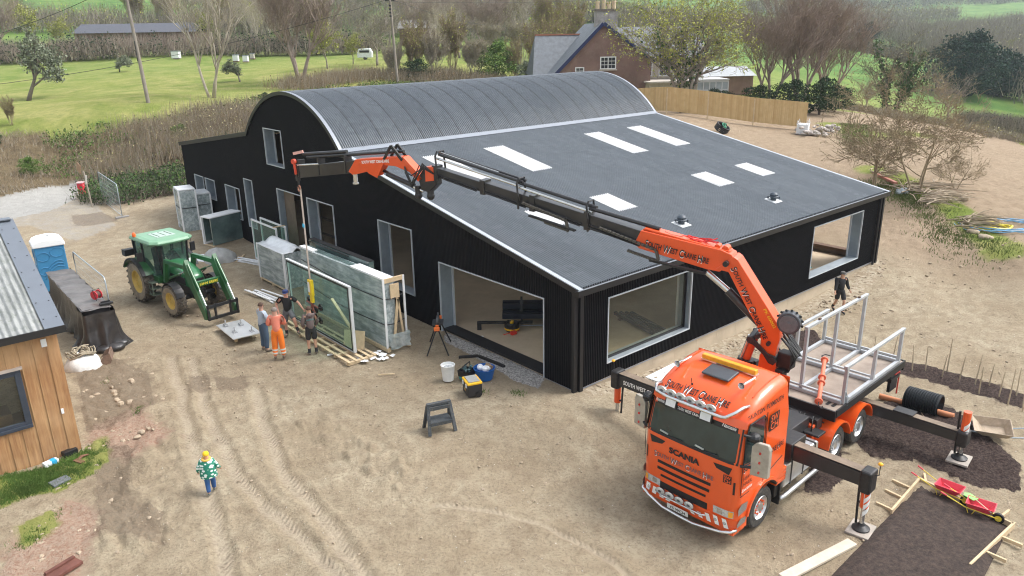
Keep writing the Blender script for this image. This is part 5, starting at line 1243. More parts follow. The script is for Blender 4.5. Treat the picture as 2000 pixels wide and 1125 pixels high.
for z, sag in ((1.85, .10), (.95, .14)):
    pts = [(-.455, -L2+(2*L2-.2)*t, z+.28*(t-.0)*.6-sag*math.sin(math.pi*t)) for t in np.linspace(0, 1, 14)]; mb.path(pts, .016, 5); mb.path([(-.45, -L2, z), (-.1, -L2-.07, z-.02), (.36, -L2, z+.06)], .02, 5)
mb.build('strap', M_STRAP, c2)
mb = MB(); random.seed(3)
vs = []
for i in range(7):
    for j in range(7): vs.append((-.42+.8*i/6, -L2-.10-.10*math.sin(j*1.3+i*.8)**2-.05, .08+.62*j/6*(1-.25*random.random())))
mb.add(vs, [(i*7+j, (i+1)*7+j, (i+1)*7+j+1, i*7+j+1) for i in range(6) for j in range(6)]); mb.build('loose_film', film_mat('crumpled_film', streak=3.), c2, smooth=True)
# leaf being lifted
c3 = empty('window_unit', (-3.50, 9.0, .16), 0, 'big framed window pane held by the lifter behind the four men', 'window unit')
def glazed(parent, hx, hy, z0, z1, fr_=.06, mt=None, mg=None, names=('frame', 'pane')):
    mt = mt or M_CARD
    mb = MB().bx(-hx, hx, -hy, -hy+fr_, z0, z1).bx(-hx, hx, hy-fr_, hy, z0, z1).bx(-hx, hx, -hy+fr_, hy-fr_, z0, z0+fr_).bx(-hx, hx, -hy+fr_, hy-fr_, z1-fr_, z1)
    mb.build(names[0], mt, parent); MB().bx(-.012, .012, -hy+fr_, hy-fr_, z0+fr_, z1-fr_).build(names[1], mg or M_GLASS2, parent)
M_GLASS2 = glass_mat('green_glass', (.80, .93, .88), .03, .20)
glazed(c3, .05, 2.28, 0, 2.32, .04, mat('frame_edge', (.50, .52, .53), .5))
mb = MB().bx(-.056, -.051, -2.22, -2.16, .05, 2.27).bx(-.056, -.051, 2.16, 2.22, .05, 2.27).bx(-.056, -.051, -2.22, 2.22, .05, .11).bx(-.056, -.051, -2.22, 2.22, 2.21, 2.27); mb.build('gasket', M_BLK, c3)
pal = empty('long_pallet', (-3.45, 8.9, 0), 0, 'long low timber pallet under the lifted window pane', 'pallet')
mb = MB()
for x in (-.55, -.30, -.05, .2, .4): mb.bx(x-.05, x+.05, -2.7, 2.5, .10, .125)
mb.build('deck_board', M_PALE, pal); mb = MB()
for y in np.arange(-2.6, 2.5, .85): mb.bx(-.6, .45, y-.05, y+.05, .0, .098)
mb.build('bearer', M_PALE, pal)
ply = MB().box((-3.25, 7.20, .42), (.03, .75, .62), (0, R(18), R(35))).build('plywood_sheet', M_PALE); tag(ply, 'small square plywood offcut propped on the end of the long pallet', 'plywood')
lp = MB().beam((-3.35, 8.35, 1.62), (-3.05, 7.0, .14), .10, .05).build('leaning_plank', M_PALE); tag(lp, 'short pale plank leaning against the lifted window pane', 'plank')
# vacuum lifter
lf = empty('vacuum_lifter', (-3.68, 9.16, 1.2), 0, 'yellow vacuum lifter with round suction pads hanging from a sling against the glass', 'vacuum lifter')
MB().box((0, 0, .70), (.12, .24, .58)).box((0, -.02, .35), (.10, .16, .4)).build('battery_box', mat('lifter_yellow', (.80, .55, .02), .4), lf, bev=.02)
MB().box((-.065, .03, .72), (.01, .12, .36)).build('control_panel', M_CARD, lf)
mb = MB().tube((0, 0, -.15), (0, 0, .35), .04).tube((0, -.42, .05), (0, .42, .1), .03).tube((0, -.3, -.45), (0, .1, .1), .03).tube((0, .3, -.25), (0, 0, .1), .03); mb.build('frame', mat('lifter_red_grey', (.22, .08, .06), .5, .3), lf)
for y, z in ((-.42, .05), (.42, .12), (-.32, -.46), (.28, -.32), (-.05, -.12), (.12, .22)):
    MB().tube((.06, y, z), (.10, y, z), .13, n=16).tube((.0, y, z), (.06, y, z), .04).build('suction_pad', M_BLK, lf, smooth='auto')
MB().beam((0, 0, 1.0), (0, 0, 4.16), .055, .02, up=(0, 1, 0)).build('sling', mat('grey_webbing', (.36, .31, .27), .9), lf)
MB().box((-.02, .03, 2.9), (.04, .1, .12)).build('sling_tag', mat('blue_tag', (.05, .35, .55), .6), lf)
# framed unit on its own trolley, pair of tall wrapped packs, two leaves by the wall
c4 = empty('framed_window', (-1.05, 25.1, 0), R(0), 'low white framed window unit standing between the tractor and the barn', 'window unit')
A_ = (-1.92, 24.42); B_ = (.0, 24.95); ang = math.atan2(B_[1]-A_[1], B_[0]-A_[0])
c4.location = ((A_[0]+B_[0])/2-.1, (A_[1]+B_[1])/2+.0, .05); c4.rotation_euler[2] = ang-math.pi/2
glazed(c4, .05, .95, .1, 1.55, .10, M_CARD, M_DGL)
MB().bx(.05, .75, -.95, .95, 1.50, 1.55).build('top_cover', M_CARD, c4); MB().bx(.65, .72, -.9, .9, .1, 1.5).build('rear_glass', M_DGL, c4)
MB().bx(-.1, .8, -.95, -.85, 0, .1).bx(-.1, .8, .85, .95, 0, .1).build('skid', M_PALE, c4)
for k, (x, y, hx, hy, h, lab) in enumerate(((-1.45, 27.9, .42, .62, 2.38, 'tall film-wrapped pack with a white top, nearest to the lane'), (-.55, 28.2, .38, .62, 2.0, 'shorter clear-wrapped pack close to the barn wall, behind the white-topped one'))):
    c = empty('upright_pack', (x, y, .12), R(-8), lab, 'wrapped crate', 'film-wrapped glass units')
    MB().bx(-hx*.7, hx*.7, -hy*.8, hy*.8, .1, h-.1).build('glass_stack', M_DGL, c); MB().bx(-hx, hx, -hy, hy, .08, h-.05).build('film', M_FILM, c, bev=.03)
    mb = MB()
    for sx in (-1, 1):
        for sy in (-1, 1): mb.bx(sx*hx-.035, sx*hx+.035, sy*hy-.035, sy*hy+.035, 0, h-.04)
    mb.build('edge_guard', M_CARD, c)
    MB().bx(-hx-.02, hx+.02, -hy-.02, hy+.02, h-.05, h+.05).build('top_cover', M_FILMW, c, bev=.04)
    mb = MB(); mb.path([(-hx-.02, -hy-.02, 1.4), (hx+.02, -hy-.02, 1.4), (hx+.02, hy+.02, 1.4), (-hx-.02, hy+.02, 1.4)], .022, 5, True); mb.build('strap', M_STRAP, c)
c5 = empty('glazed_doors', (-.85, 18.85, .1), 0, 'pair of white framed glass doors standing upright against the barn wall', 'glazed doors')
for x in (-.22, .22):
    mb = MB().bx(x-.03, x+.03, -1.35, -1.28, 0, 1.95).bx(x-.03, x+.03, 1.28, 1.35, 0, 1.95).bx(x-.03, x+.03, -1.28, 1.28, 1.88, 1.95).bx(x-.03, x+.03, -1.28, 1.28, 0, .07); mb.build('frame', M_CARD, c5)
    MB().bx(x-.01, x+.01, -1.28, 1.28, .07, 1.88).build('pane', M_GLASS2, c5)
mb = MB().bx(-.28, .28, -1.38, -1.355, 1.1, 1.22).bx(-.28, .28, -1.2, -1.1, 1.955, 1.98).beam((-.3, -1.0, 0), (-.28, -.75, .95), .08, .04); mb.build('batten', M_PALE, c5)

# ---- loose rubbish round the glass
def lump(name, c, r, m_, seed, sq=(1, 1, .6), amp=.25, label='', cat='', n=22, mm=12, fold=3.):
    rs = np.random.RandomState(seed); ph = rs.rand(8)*6.28; mb = MB(); vs = []; 
    for j in range(mm+1):
        th = math.pi*.56*j/mm
        for i in range(n):
            a = 2*math.pi*i/n; k = 1+amp*(math.sin(2*a+ph[0])*.4+math.sin(fold*a+ph[1]+3*th)*.35+math.sin(5*a+ph[2]-4*th)*.25+math.sin(9*a+ph[3]+5*th)*.15)
            vs.append((c[0]+r*sq[0]*k*math.sin(th)*math.cos(a), c[1]+r*sq[1]*k*math.sin(th)*math.sin(a), c[2]+r*sq[2]*(math.cos(th)*(1+.15*amp*math.sin(3*a+ph[4])))))
    mb.add(vs, [(j*n+i, j*n+(i+1) % n, (j+1)*n+(i+1) % n, (j+1)*n+i) for j in range(mm) for i in range(n)])
    o = mb.build(name, m_, smooth=True); return tag(o, label, cat)
lump('rubble_sack', (-2.35, 21.5, -.05), .85, mat('grey_sheet', (.34, .34, .33), .6, 0, .2, 4, bump=.6, bs=10), 5, (.85, 1.2, .75), .16, 'grey plastic sheet bundled over a heap between the tractor and the doors', 'covered heap')
lump('clear_sheet', (-2.9, 22.2, -.05), .5, M_FILMW, 9, (.9, 1.3, .55), .2, 'crumpled pale plastic sheet heaped beside the grey bundle', 'plastic sheet')
random.seed(12)
def strips(name, n, cx, cy, ang, L, spread, m_, label, cat, z0=.02):
    root = empty(name, (cx, cy, 0), ang, label, cat)
    for k in range(n):
        a = random.uniform(-.12, .12); y = random.uniform(-spread, spread); l = L*random.uniform(.6, 1)
        MB().box((random.uniform(-.3, .3), y, z0+.035*k/2), (l, .08, .035), (0, random.uniform(-.02, .02), a)).build('strip', m_, root)
    return root
strips('trim_strips', 9, -1.45, 19.9, R(112), 2.2, .35, M_CARD, 'white plastic trim lengths scattered below the two glazed doors', 'plastic trim')
strips('foam_strips', 8, -3.05, 14.6, R(98), 2.4, .3, M_CARD, 'white packing strips scattered on the ground in front of the humped crate', 'packing strips')
strips('board_offcuts', 4, -1.75, 21.0, R(60), .9, .3, M_PALE, 'brown board offcuts lying beside the grey bundle', 'offcuts')
mb = MB(); random.seed(6)
for k in range(16):
    x, y = -3.1+random.uniform(-.5, .6), 6.25+random.uniform(-.4, .4); a = random.random()*3; s = random.uniform(.08, .22)
    mb.add([(x+s*math.cos(a+q)*random.uniform(.6, 1), y+s*math.sin(a+q), .03+.05*random.random()) for q in (0, 1.5, 3.1, 4.6)], [(0, 1, 2, 3)])
o = mb.build('paper_scraps', mat('paper', (.74, .75, .76), .8)); tag(o, 'torn white wrapping scraps littering the ground by the pack end', 'scraps', kind='stuff')
for k, (u, v, a, s, lab) in enumerate(((648, 693, .5, .3, 'small white board scrap on the earth beside the grey-hooded man'), (675, 703, -.6, .4, 'pale wooden offcut lying alone in front of the long pallet'), (755, 732, .2, .5, 'thin pale lath lying on the open ground below the glass pack'))):
    p = GZ(u, v); o = MB().box((0, 0, .02), (s, .09 if k != 2 else .03, .03)).build('offcut', M_PALE if k else M_CARD, loc=(p[0], p[1], 0)); o.rotation_euler[2] = a-.8; tag(o, lab, 'offcut')

# ---- tools by the barn door
ss = empty('mitre_saw_stand', (-1.05, 5.4, 0), R(50), 'folding mitre saw stand with orange clamps beside the big door opening', 'saw stand')
MB().tube((-.55, 0, .86), (.55, 0, .86), .035).tube((-.55, .1, .84), (.55, .1, .84), .025).build('rail', M_BLK, ss)
for sx in (-.5, .5):
    for sy in (-1, 1): MB().tube((sx*.85, sy*.04, .84), (sx*1.25, sy*.36, .0), .024, n=8).build('leg', M_BLK, ss)
mb = MB().box((0, 0, .96), (.42, .36, .08)).tube((-.1, -.04, 1.04), (-.1, .04, 1.04), .15, n=18).box((.1, 0, 1.08), (.2, .1, .12)).tube((.12, .0, 1.1), (.25, .0, 1.22), .03); mb.build('mitre_saw', mat('saw_grey', (.05, .055, .06), .45, .2, .3, 15), ss)
mb = MB().box((-.55, 0, .93), (.12, .18, .10)).box((.55, 0, .93), (.12, .18, .10)).box((-.38, 0, .95), (.08, .1, .1)); mb.build('clamp', mat('tool_orange', (.75, .16, .03), .5), ss)
bk = empty('white_bucket', (-2.3, 3.2, 0), 0, 'tall white plastic tub standing left of the tool bags', 'bucket')
MB().lathe([(.001, .01), (.17, .01), (.215, .50), (.225, .52), (.21, .52), (.20, .44), (.001, .42)], (0, 0, 0), 'z', 24).build('tub', mat('white_plastic', (.74, .75, .74), .4), bk, smooth='auto')
MB().ball((.02, .02, .40), .17, 10, 6, (1, 1, .4)).build('rubbish', mat('grey_rubbish', (.32, .34, .35), .8, 0, .5, 25), bk)
tb = empty('tool_bag', (-1.85, 2.85, 0), R(20), 'open teal and black tool bag packed with tools beside the white tub', 'tool bag')
MB().lathe([(.001, .02), (.24, .02), (.27, .14)], (0, 0, 0), 'z', 4, R(45), R(405)).build('base', mat('teal_cloth', (.04, .24, .24), .7), tb, bev=.03)
MB().lathe([(.27, .14), (.29, .34), (.27, .34), (.24, .2), (.001, .2)], (0, 0, 0), 'z', 4, R(45), R(405)).build('body', M_BLK, tb, bev=.02)
mb = MB(); random.seed(1)
for k in range(9): mb.tube((random.uniform(-.15, .15), random.uniform(-.15, .15), .15), (random.uniform(-.22, .22), random.uniform(-.22, .22), random.uniform(.36, .46)), random.uniform(.015, .05), n=7)
mb.build('tools', mat('tool_mix', (.05, .10, .11), .6, 0, .7, 12), tb); MB().path([(-.22, 0, .32), (-.2, 0, .5), (.2, 0, .52), (.22, 0, .32)], .018, 6).build('handle', M_BLK, tb)
xb = empty('tool_box', (-2.34, 1.95, 0), R(-20), 'black and yellow rolling tool box with a clear lid in front of the blue tub', 'tool box')
MB().bx(-.22, .22, -.28, .28, .02, .40).build('body', mat('toolbox_black', (.02, .02, .022), .5), xb, bev=.03)
MB().bx(-.23, .23, -.29, .29, .402, .47).build('lid', mat('toolbox_yellow', (.80, .46, .02), .45), xb, bev=.02)
MB().bx(-.17, .17, -.23, .23, .472, .50).build('clear_lid', mat('smoky_lid', (.34, .35, .34), .2), xb, bev=.01)
mb = MB()
for y in (-.15, .15): mb.box((-.235, y, .36), (.03, .06, .12))
mb.build('latch', M_CARD, xb); MB().add([(-.226, -.06, .16), (-.226, .06, .16), (-.226, 0, .28)], [(0, 1, 2)]).build('badge', mat('toolbox_yellow', (1, 1, 1)), xb)
MB().tube((.1, -.31, .09), (.1, -.27, .09), .09).tube((.1, .27, .09), (.1, .31, .09), .09).build('wheel', M_BLK, xb)
bt = empty('blue_tub', (-1.42, 2.5, 0), 0, 'blue flexible rubber tub full of white packaging next to the door gravel', 'tub')
MB().lathe([(.001, .01), (.24, .01), (.33, .36), (.345, .38), (.32, .38), (.29, .26), (.001, .25)], (0, 0, 0), 'z', 24).build('tub', mat('blue_rubber', (.012, .12, .42), .45), bt, smooth='auto')
mb = MB(); random.seed(21)
for k in range(6): mb.ball((random.uniform(-.16, .16), random.uniform(-.16, .16), .34+random.uniform(-.02, .08)), random.uniform(.08, .13), 7, 5, (1, 1, .8))
mb.build('packaging', mat('white_pack', (.72, .74, .78), .7, 0, .2, 8), bt); MB().box((.1, -.1, .42), (.16, .2, .12), (.3, .4, .2)).build('cardboard', mat('card_brown', (.33, .23, .14), .8), bt)
for (u1, v1, u2, v2, zz) in ((896, 700, 934, 697, .04), (934, 697, 985, 718, .05)):
    a_, b_ = GZ(u1, v1), GZ(u2, v2); o = MB().beam((0, 0, .04), (b_[0]-a_[0], b_[1]-a_[1], .04), .10, .07).build('gutter_length', M_DK, loc=(a_[0], a_[1], 0)); tag(o, 'dark gutter length on the ground behind the white tub' if v1 == 700 else 'dark gutter length lying across the door gravel', 'gutter')
tr = empty('sawhorse', (-4.32, .88, 0), R(-18), 'black plastic folding trestle standing alone on the open earth', 'trestle')
MB().bx(-.34, .34, -.05, .05, .74, .82).build('top_beam', mat('trestle_black', (.045, .055, .065), .5, 0, .25, 8, dirt=.3), tr, bev=.01)
for sy in (-1, 1):
    for sx in (-1, 1): MB().beam((sx*.30, sy*.03, .76), (sx*.36, sy*.27, 0), .09, .05).build('leg', MATS['trestle_black'], tr)
    MB().beam((-.33, sy*.19, .28), (.33, sy*.19, .28), .05, .09).beam((-.3, sy*.07, .68), (.3, sy*.07, .68), .04, .1).build('brace', MATS['trestle_black'], tr)
MB().bx(-.30, .30, -.19, .19, .30, .33).build('shelf', MATS['trestle_black'], tr)
# things on the slab inside
_b = GZ(1020, 625, .2); st_ = empty('steel_bundle', (_b[0]+.6, _b[1]-.2, .02), R(-42), 'dark steel beams stacked on trestles on the floor inside the big door opening', 'steel beams')
for k, (y, z) in enumerate(((0, .30), (.28, .30), (.1, .52), (-.35, .30), (.38, .52))): MB().bx(-1.3, 2.2, y-.1, y+.1, z, z+.18).build('beam', mat('blue_black_steel', (.018, .022, .035), .4, .2), st_)
MB().bx(-2.2, -.2, -.75, -.62, .22, .30).bx(-2.2, -2.05, -.75, -.62, 0, .22).build('bench', M_DK, st_); MB().bx(-1.2, 2, -.66, -.62, .1, .14).build('pale_rail', M_TRIM, st_)
for x in (-.6, .3): MB().prism([(-.35, 0), (-.15, .95), (.15, .95), (.35, 0), (.22, 0), (.1, .75), (-.1, .75), (-.22, 0)], x-.04, x+.04, 'yz').build('trestle', M_BLK, st_)
_b = GZ(1000, 640, .15); _a, _c = GZ(1196, 612, .1), GZ(1300, 668, .1); _v = math.atan2(_c[1]-_a[1], _c[0]-_a[0]); s2 = empty('steel_lengths', ((_a[0]+_c[0])/2, (_a[1]+_c[1])/2, .02), _v, 'dark steel lengths on the floor behind the large glazed side window', 'steel beams')
for k in range(4): MB().bx(-1.5+.1*k, 1.3+.15*k, k*.17, k*.17+.11, .06, .18).build('beam', MATS['blue_black_steel'], s2)
for x in (-1.1, 1.): MB().bx(x, x+.09, -.1, .8, 0, .055).build('bearer', M_BROWNT, s2)
ib = empty('floor_tool_bag', (_b[0], _b[1], .02), R(30), 'round black tool bag with a yellow band on the barn floor', 'tool bag')
MB().lathe([(.001, 0), (.2, 0), (.27, .1), (.27, .3), (.22, .36), (.18, .3), (.001, .26)], (0, 0, 0), 'z', 16).build('bag', M_BLK, ib); MB().lathe([(.275, .1), (.275, .16)], (0, 0, 0), 'z', 16).box((0, 0, .33), (.16, .1, .1)).build('band', mat('toolbox_yellow', (1, 1, 1)), ib)
dr = MB().box((0, 0, .08), (.2, .12, .12)).tube((0, 0, .1), (.35, .1, .05), .02).tube((0, 0, .1), (-.3, .2, .03), .015).build('power_tool', M_RED, loc=(*GZ(1003, 655), .02)); tag(dr, 'small red power tool lying on the slab in front of the floor bag', 'power tool')
wt = MB().box((0, 0, .015), (.34, .08, .03)).build('white_offcut', M_CARD, loc=(*GZ(935, 660), .02)); wt.rotation_euler[2] = -.4; tag(wt, 'short white offcut on the barn floor near the door', 'offcut')
coil = empty('hose_coil', (15.0, 2.3, .02), 0, 'dark coil of cable on the slab seen through the far side window', 'cable coil')
mb = MB()
for k in range(5): mb.path([(.3*math.cos(a)*(1-.05*k), .3*math.sin(a), .05+.04*k) for a in np.linspace(0, 6.28, 22)[:-1]], .03, 6, True)
mb.build('coil', M_HOSE, coil)
bb = MB().bx(-1.2, 1.2, -.06, .06, 0, .05).build('teal_board', mat('teal_board', (.08, .42, .45), .5), loc=(15.2, 1.4, .02)); tag(bb, 'long turquoise strip on the slab inside the far side window', 'strip')
# ---------------------------------------------------------------- people
def skin_mesh(nodes, edges, rad, sub=2):
    me = bpy.data.meshes.new('sk'); me.from_pydata(nodes, edges, []); ob = bpy.data.objects.new('sk', me); COL.objects.link(ob)
    m1 = ob.modifiers.new('skin', 'SKIN'); m1.use_smooth_shade = True; m1.branch_smoothing = .3
    if not me.skin_vertices: 
        l = None
    for i, r_ in enumerate(rad):
        sv = me.skin_vertices[0].data[i]; sv.radius = r_ if isinstance(r_, tuple) else (r_, r_); sv.use_root = (i == 0)
    m2 = ob.modifiers.new('sub', 'SUBSURF'); m2.levels = sub; m2.render_levels = sub
    dg = bpy.context.evaluated_depsgraph_get(); dg.update(); ev = ob.evaluated_get(dg); m = ev.to_mesh()
    vs = [tuple(v.co) for v in m.vertices]; fs = [tuple(p.vertices) for p in m.polygons]; ev.to_mesh_clear(); bpy.data.objects.remove(ob); bpy.data.meshes.remove(me)
    return vs, fs
def person(loc, rz, label, pose, shirt, legs, hair, sleeves='short', trousers='long', h=1.0, cap=None, shoe=None, extra=None, skin=(.50, .28, .19), hat=None, group=None, leg2=None):
    P = dict(pelvis=(0, 0, .95), spine=(0, 0, 1.14), chest=(.0, 0, 1.36), neck=(.0, 0, 1.50), head=(.025, 0, 1.62), top=(.015, 0, 1.73),
             shl=(0, .175, 1.43), shr=(0, -.175, 1.43), ell=(-.02, .24, 1.15), elr=(-.02, -.24, 1.15), wrl=(.08, .24, .92), wrr=(.08, -.24, .92),
             hpl=(0, .09, .90), hpr=(0, -.09, .90), knl=(.02, .11, .50), knr=(.02, -.11, .50), anl=(-.02, .12, .09), anr=(-.02, -.12, .09), tol=(.14, .14, .035), tor=(.14, -.14, .035))
    P.update(pose)
    P = {k: tuple(c*h for c in v) for k, v in P.items()}
    root = empty('person', loc, rz, label, 'person', group); ms = mat('skin_%d' % int(skin[0]*100), skin, .6, 0, .06)
    V_ = lambda k: Vector(P[k])
    hand = {s: V_('wr'+s)+(V_('wr'+s)-V_('el'+s)).normalized()*.085*h for s in 'lr'}
    names = ['pelvis', 'spine', 'chest', 'neck', 'head', 'top', 'shl', 'ell', 'wrl', 'shr', 'elr', 'wrr', 'hpl', 'knl', 'anl', 'hpr', 'knr', 'anr', 'tol', 'tor']
    r_ = dict(pelvis=(.125, .10), spine=(.115, .09), chest=(.13, .095), neck=.055, head=.082, top=.068, shl=.06, shr=.06, ell=.042, elr=.042, wrl=.028, wrr=.028, hpl=.085, hpr=.085, knl=.058, knr=.058, anl=.04, anr=.04, tol=.035, tor=.035)
    E = [('pelvis', 'spine'), ('spine', 'chest'), ('chest', 'neck'), ('neck', 'head'), ('head', 'top'), ('chest', 'shl'), ('shl', 'ell'), ('ell', 'wrl'), ('chest', 'shr'), ('shr', 'elr'), ('elr', 'wrr'), ('pelvis', 'hpl'), ('hpl', 'knl'), ('knl', 'anl'), ('pelvis', 'hpr'), ('hpr', 'knr'), ('knr', 'anr'), ('anl', 'tol'), ('anr', 'tor')]
    sc_ = lambda q, k=1.: tuple(c*h*k for c in q) if isinstance(q, tuple) else q*h*k
    nodes = [P[n] for n in names]+[tuple(hand['l']), tuple(hand['r'])]; ed = [(names.index(a), names.index(b)) for a, b in E]+[(names.index('wrl'), 20), (names.index('wrr'), 21)]
    vs, fs = skin_mesh(nodes, ed, [sc_(r_[n], .78 if n in ('pelvis', 'spine', 'chest', 'shl', 'shr', 'hpl', 'hpr') else 1.06) for n in names]+[(.034*h, .022*h)]*2)
    mb = MB().add(vs, fs)
    for s in 'lr':                                # five fingers, the thumb from the side of the palm
        d = (V_('wr'+s)-V_('el'+s)).normalized(); d, sd_, u = frame(d, (1, 0, 0) if abs(d.x) < .8 else (0, 0, 1))
        for k, L in enumerate((.062, .072, .068, .052)):
            b = hand[s]+sd_*(k-1.5)*.017*h; mid = b+d*L*.5*h; mb.path([b, mid+u*.006*h, mid+d*L*.42*h+u*.022*h], [.0085*h, .008*h, .006*h], 6)
        b = hand[s]-d*.035*h-sd_*.026*h; mb.path([b, b+(d*.03-sd_*.028)*h, b+(d*.058-sd_*.034)*h], [.011*h, .0095*h, .007*h], 6)
    hd = V_('head'); fwd = Vector((1, 0, 0)) if 'face' not in pose else Vector(pose['face']).normalized()
    lat = Vector((0, 0, 1)).cross(fwd).normalized()
    mb.ball(hd+fwd*.092*h+Vector((0, 0, -.005*h)), .014*h, 6, 5, (1, 1, 1.6))
    for s in (-1, 1): mb.ball(hd+lat*s*.083*h, .018*h, 6, 5, (.7, .5, 1.5))
    body = mb.build('body', ms, root, smooth=True, fixn=True)
    mb = MB()
    for s in (-1, 1): mb.ball(hd+fwd*.078*h+lat*s*.03*h+Vector((0, 0, .022*h)), .010*h, 6, 4, (1, 1, .8))
    mb.tube(hd+fwd*.082*h+lat*.022*h-Vector((0, 0, .045*h)), hd+fwd*.082*h-lat*.022*h-Vector((0, 0, .045*h)), .006*h, n=5); mb.build('face', mat('eye_mouth', (.10, .04, .035), .6), body)
    # clothing grown on the same joints, a little thicker
    def cloth(name, nm, ed_, rr, m_, sub=2):
        rr = [tuple(c*1.26 for c in q) if isinstance(q, tuple) else q*1.26 for q in rr]
        vs, fs = skin_mesh([tuple(Vector(x) if not isinstance(x, str) else Vector(P[x])) for x in nm], ed_, rr, sub); return MB().add(vs, fs).build(name, m_, root, smooth=True)
    lerp = lambda a, b, t: tuple(V_(a).lerp(V_(b), t))
    k = 1.0
    if sleeves == 'short': al, ar, rad_e = lerp('shl', 'ell', .75), lerp('shr', 'elr', .75), .062
    nm = ['chest', 'spine', lerp('spine', 'pelvis', 1.25), 'neck' if False else lerp('chest', 'neck', .72), 'shl', 'shr']
    ed_ = [(0, 1), (1, 2), (0, 3), (0, 4), (0, 5)]; rr = [sc_((.150, .112)), sc_((.138, .108)), sc_((.145, .118)), .075*h, .078*h, .078*h]
    if sleeves == 'short': nm += [al, ar]; ed_ += [(4, 6), (5, 7)]; rr += [.064*h, .064*h]
    else: nm += ['ell', 'elr', lerp('ell', 'wrl', .95), lerp('elr', 'wrr', .95)]; ed_ += [(4, 6), (5, 7), (6, 8), (7, 9)]; rr += [.058*h, .058*h, .042*h, .042*h]
    sh = cloth('shirt' if sleeves == 'short' else 'jumper', nm, ed_, rr, shirt)
    t = .92 if trousers == 'long' else .0
    kl = ['knl', 'knr'] if trousers == 'long' else [lerp('hpl', 'knl', .93), lerp('hpr', 'knr', .93)]
    nm = ['pelvis', lerp('pelvis', 'spine', .75), 'hpl', 'hpr']+kl; ed_ = [(0, 1), (0, 2), (0, 3), (2, 4), (3, 5)]; rr = [sc_((.132, .112)), sc_((.125, .10)), .098*h, .098*h, .078*h, .078*h]
    if trousers == 'long': nm += [lerp('knl', 'anl', .93), lerp('knr', 'anr', .93)]; ed_ += [(4, 6), (5, 7)]; rr += [.062*h, .062*h]
    lg = cloth('trousers' if trousers == 'long' else 'shorts', nm, ed_, rr, legs)
    if leg2:
        mb = MB()
        for s in 'lr':
            for t_ in (.35, .62):
                a, b = V_('kn'+s).lerp(V_('an'+s), t_), V_('kn'+s).lerp(V_('an'+s), t_+.12); mb.tube(a, b, .090*h, .088*h, 12)
        mb.build('reflective_band', leg2, lg)
    for s in 'lr':
        a, b = V_('an'+s), V_('to'+s); mb = MB().path([a+(a-b)*.35+Vector((0, 0, -.04*h)), a+Vector((0, 0, -.03*h)), a.lerp(b, .6)+Vector((0, 0, -.005*h)), b+(b-a)*.25], [.036*h, .05*h, .045*h, .032*h], 8)
        mb.v = [(p[0], p[1], max(p[2], .003)) for p in mb.v]; mb.build('boot', shoe or M_BOOT, root, smooth=True)
        if trousers == 'short': MB().tube(V_('kn'+s).lerp(a, .62), a, .050*h, .052*h, 10).build('sock', M_SOCK, root)
    mb = MB(); tp = V_('top')
    if hair:
        n = 12; vs = []
        for j in range(6):
            th = R(100)*j/5
            for i in range(n):
                a = 2*math.pi*i/n; dv = fwd*math.cos(a)*math.sin(th)+lat*math.sin(a)*math.sin(th)
                dn = math.cos(th)*.095
                if math.cos(a) > .3 and j > 3: dn = max(dn, .035)
                vs.append(hd+Vector((0, 0, .025*h))+(dv*.101-fwd*.008+Vector((0, 0, dn+.01)))*h)
        mb.add(vs, [(j*n+i, j*n+(i+1) % n, (j+1)*n+(i+1) % n, (j+1)*n+i) for j in range(5) for i in range(n)]); mb.build('hair', hair, root, smooth=True)
    if cap:
        mb = MB(); mb.lathe([(.104*h, 0), (.105*h, .04*h), (.085*h, .085*h), (.04*h, .105*h), (.001, .11*h)], hd+Vector((0, 0, .035*h)), 'z', 16)
        b = hd+fwd*.09*h+Vector((0, 0, .04*h)); mb.add([b+lat*.075*h, b+lat*.05*h+fwd*.08*h, b-lat*.05*h+fwd*.08*h, b-lat*.075*h], [(0, 1, 2, 3)]); mb.build('cap', cap, root, smooth='auto')
    if hat: MB().lathe([(.10*h, -.02*h), (.112*h, .0), (.112*h, .04*h), (.09*h, .10*h), (.04*h, .125*h), (.001, .13*h)], hd+Vector((0, 0, .02*h)), 'z', 16).build('woolly_hat', hat, root, smooth=True)
    return root, sh, lg, P
M_BOOT = mat('brown_boot', (.16, .125, .095), .8, 0, .2); M_SOCK = mat('dark_sock', (.025, .025, .03), .9)
M_HAIR = mat('brown_hair', (.075, .042, .028), .8, 0, .2, 20); M_GHAIR = mat('grey_hair', (.20, .17, .15), .8, 0, .2, 20)
c_ = mat; cross = dict(ell=(.06, .27, 1.17), elr=(.06, -.27, 1.17), wrl=(.24, .02, 1.20), wrr=(.25, -.02, 1.17))
# man in pale blue shirt, arms folded, turned to the right of the picture
person((-5.47, 9.33, 0), R(5), 'man in pale blue shirt and jeans with folded arms beside the orange-suited man', cross, c_('pale_blue_shirt', (.36, .43, .52), .8), c_('blue_jeans', (.06, .10, .16), .85), M_HAIR, 'long', 'long', 1.0, skin=(.46, .27, .20))
person((-5.42, 8.35, 0), R(60), 'man in orange trousers with silver leg bands and a coral top, seen from behind', dict(cross, anl=(0, .13, .09), anr=(0, -.13, .09)), c_('coral_top', (.70, .22, .15), .8), c_('hi_vis_orange', (.85, .20, .02), .7), M_GHAIR, 'long', 'long', 1.04, leg2=c_('silver_band', (.66, .66, .62), .4), skin=(.55, .30, .22))
person((-4.43, 7.93, 0), R(75), 'man in grey-brown hooded top and black shorts facing the glass', dict(ell=(.02, .25, 1.16), elr=(.02, -.25, 1.16), wrl=(.16, .20, .98), wrr=(.16, -.20, .98)), c_('hooded_grey', (.14, .105, .10), .85), c_('black_shorts', (.018, .018, .02), .8), M_HAIR, 'long', 'short', .98)
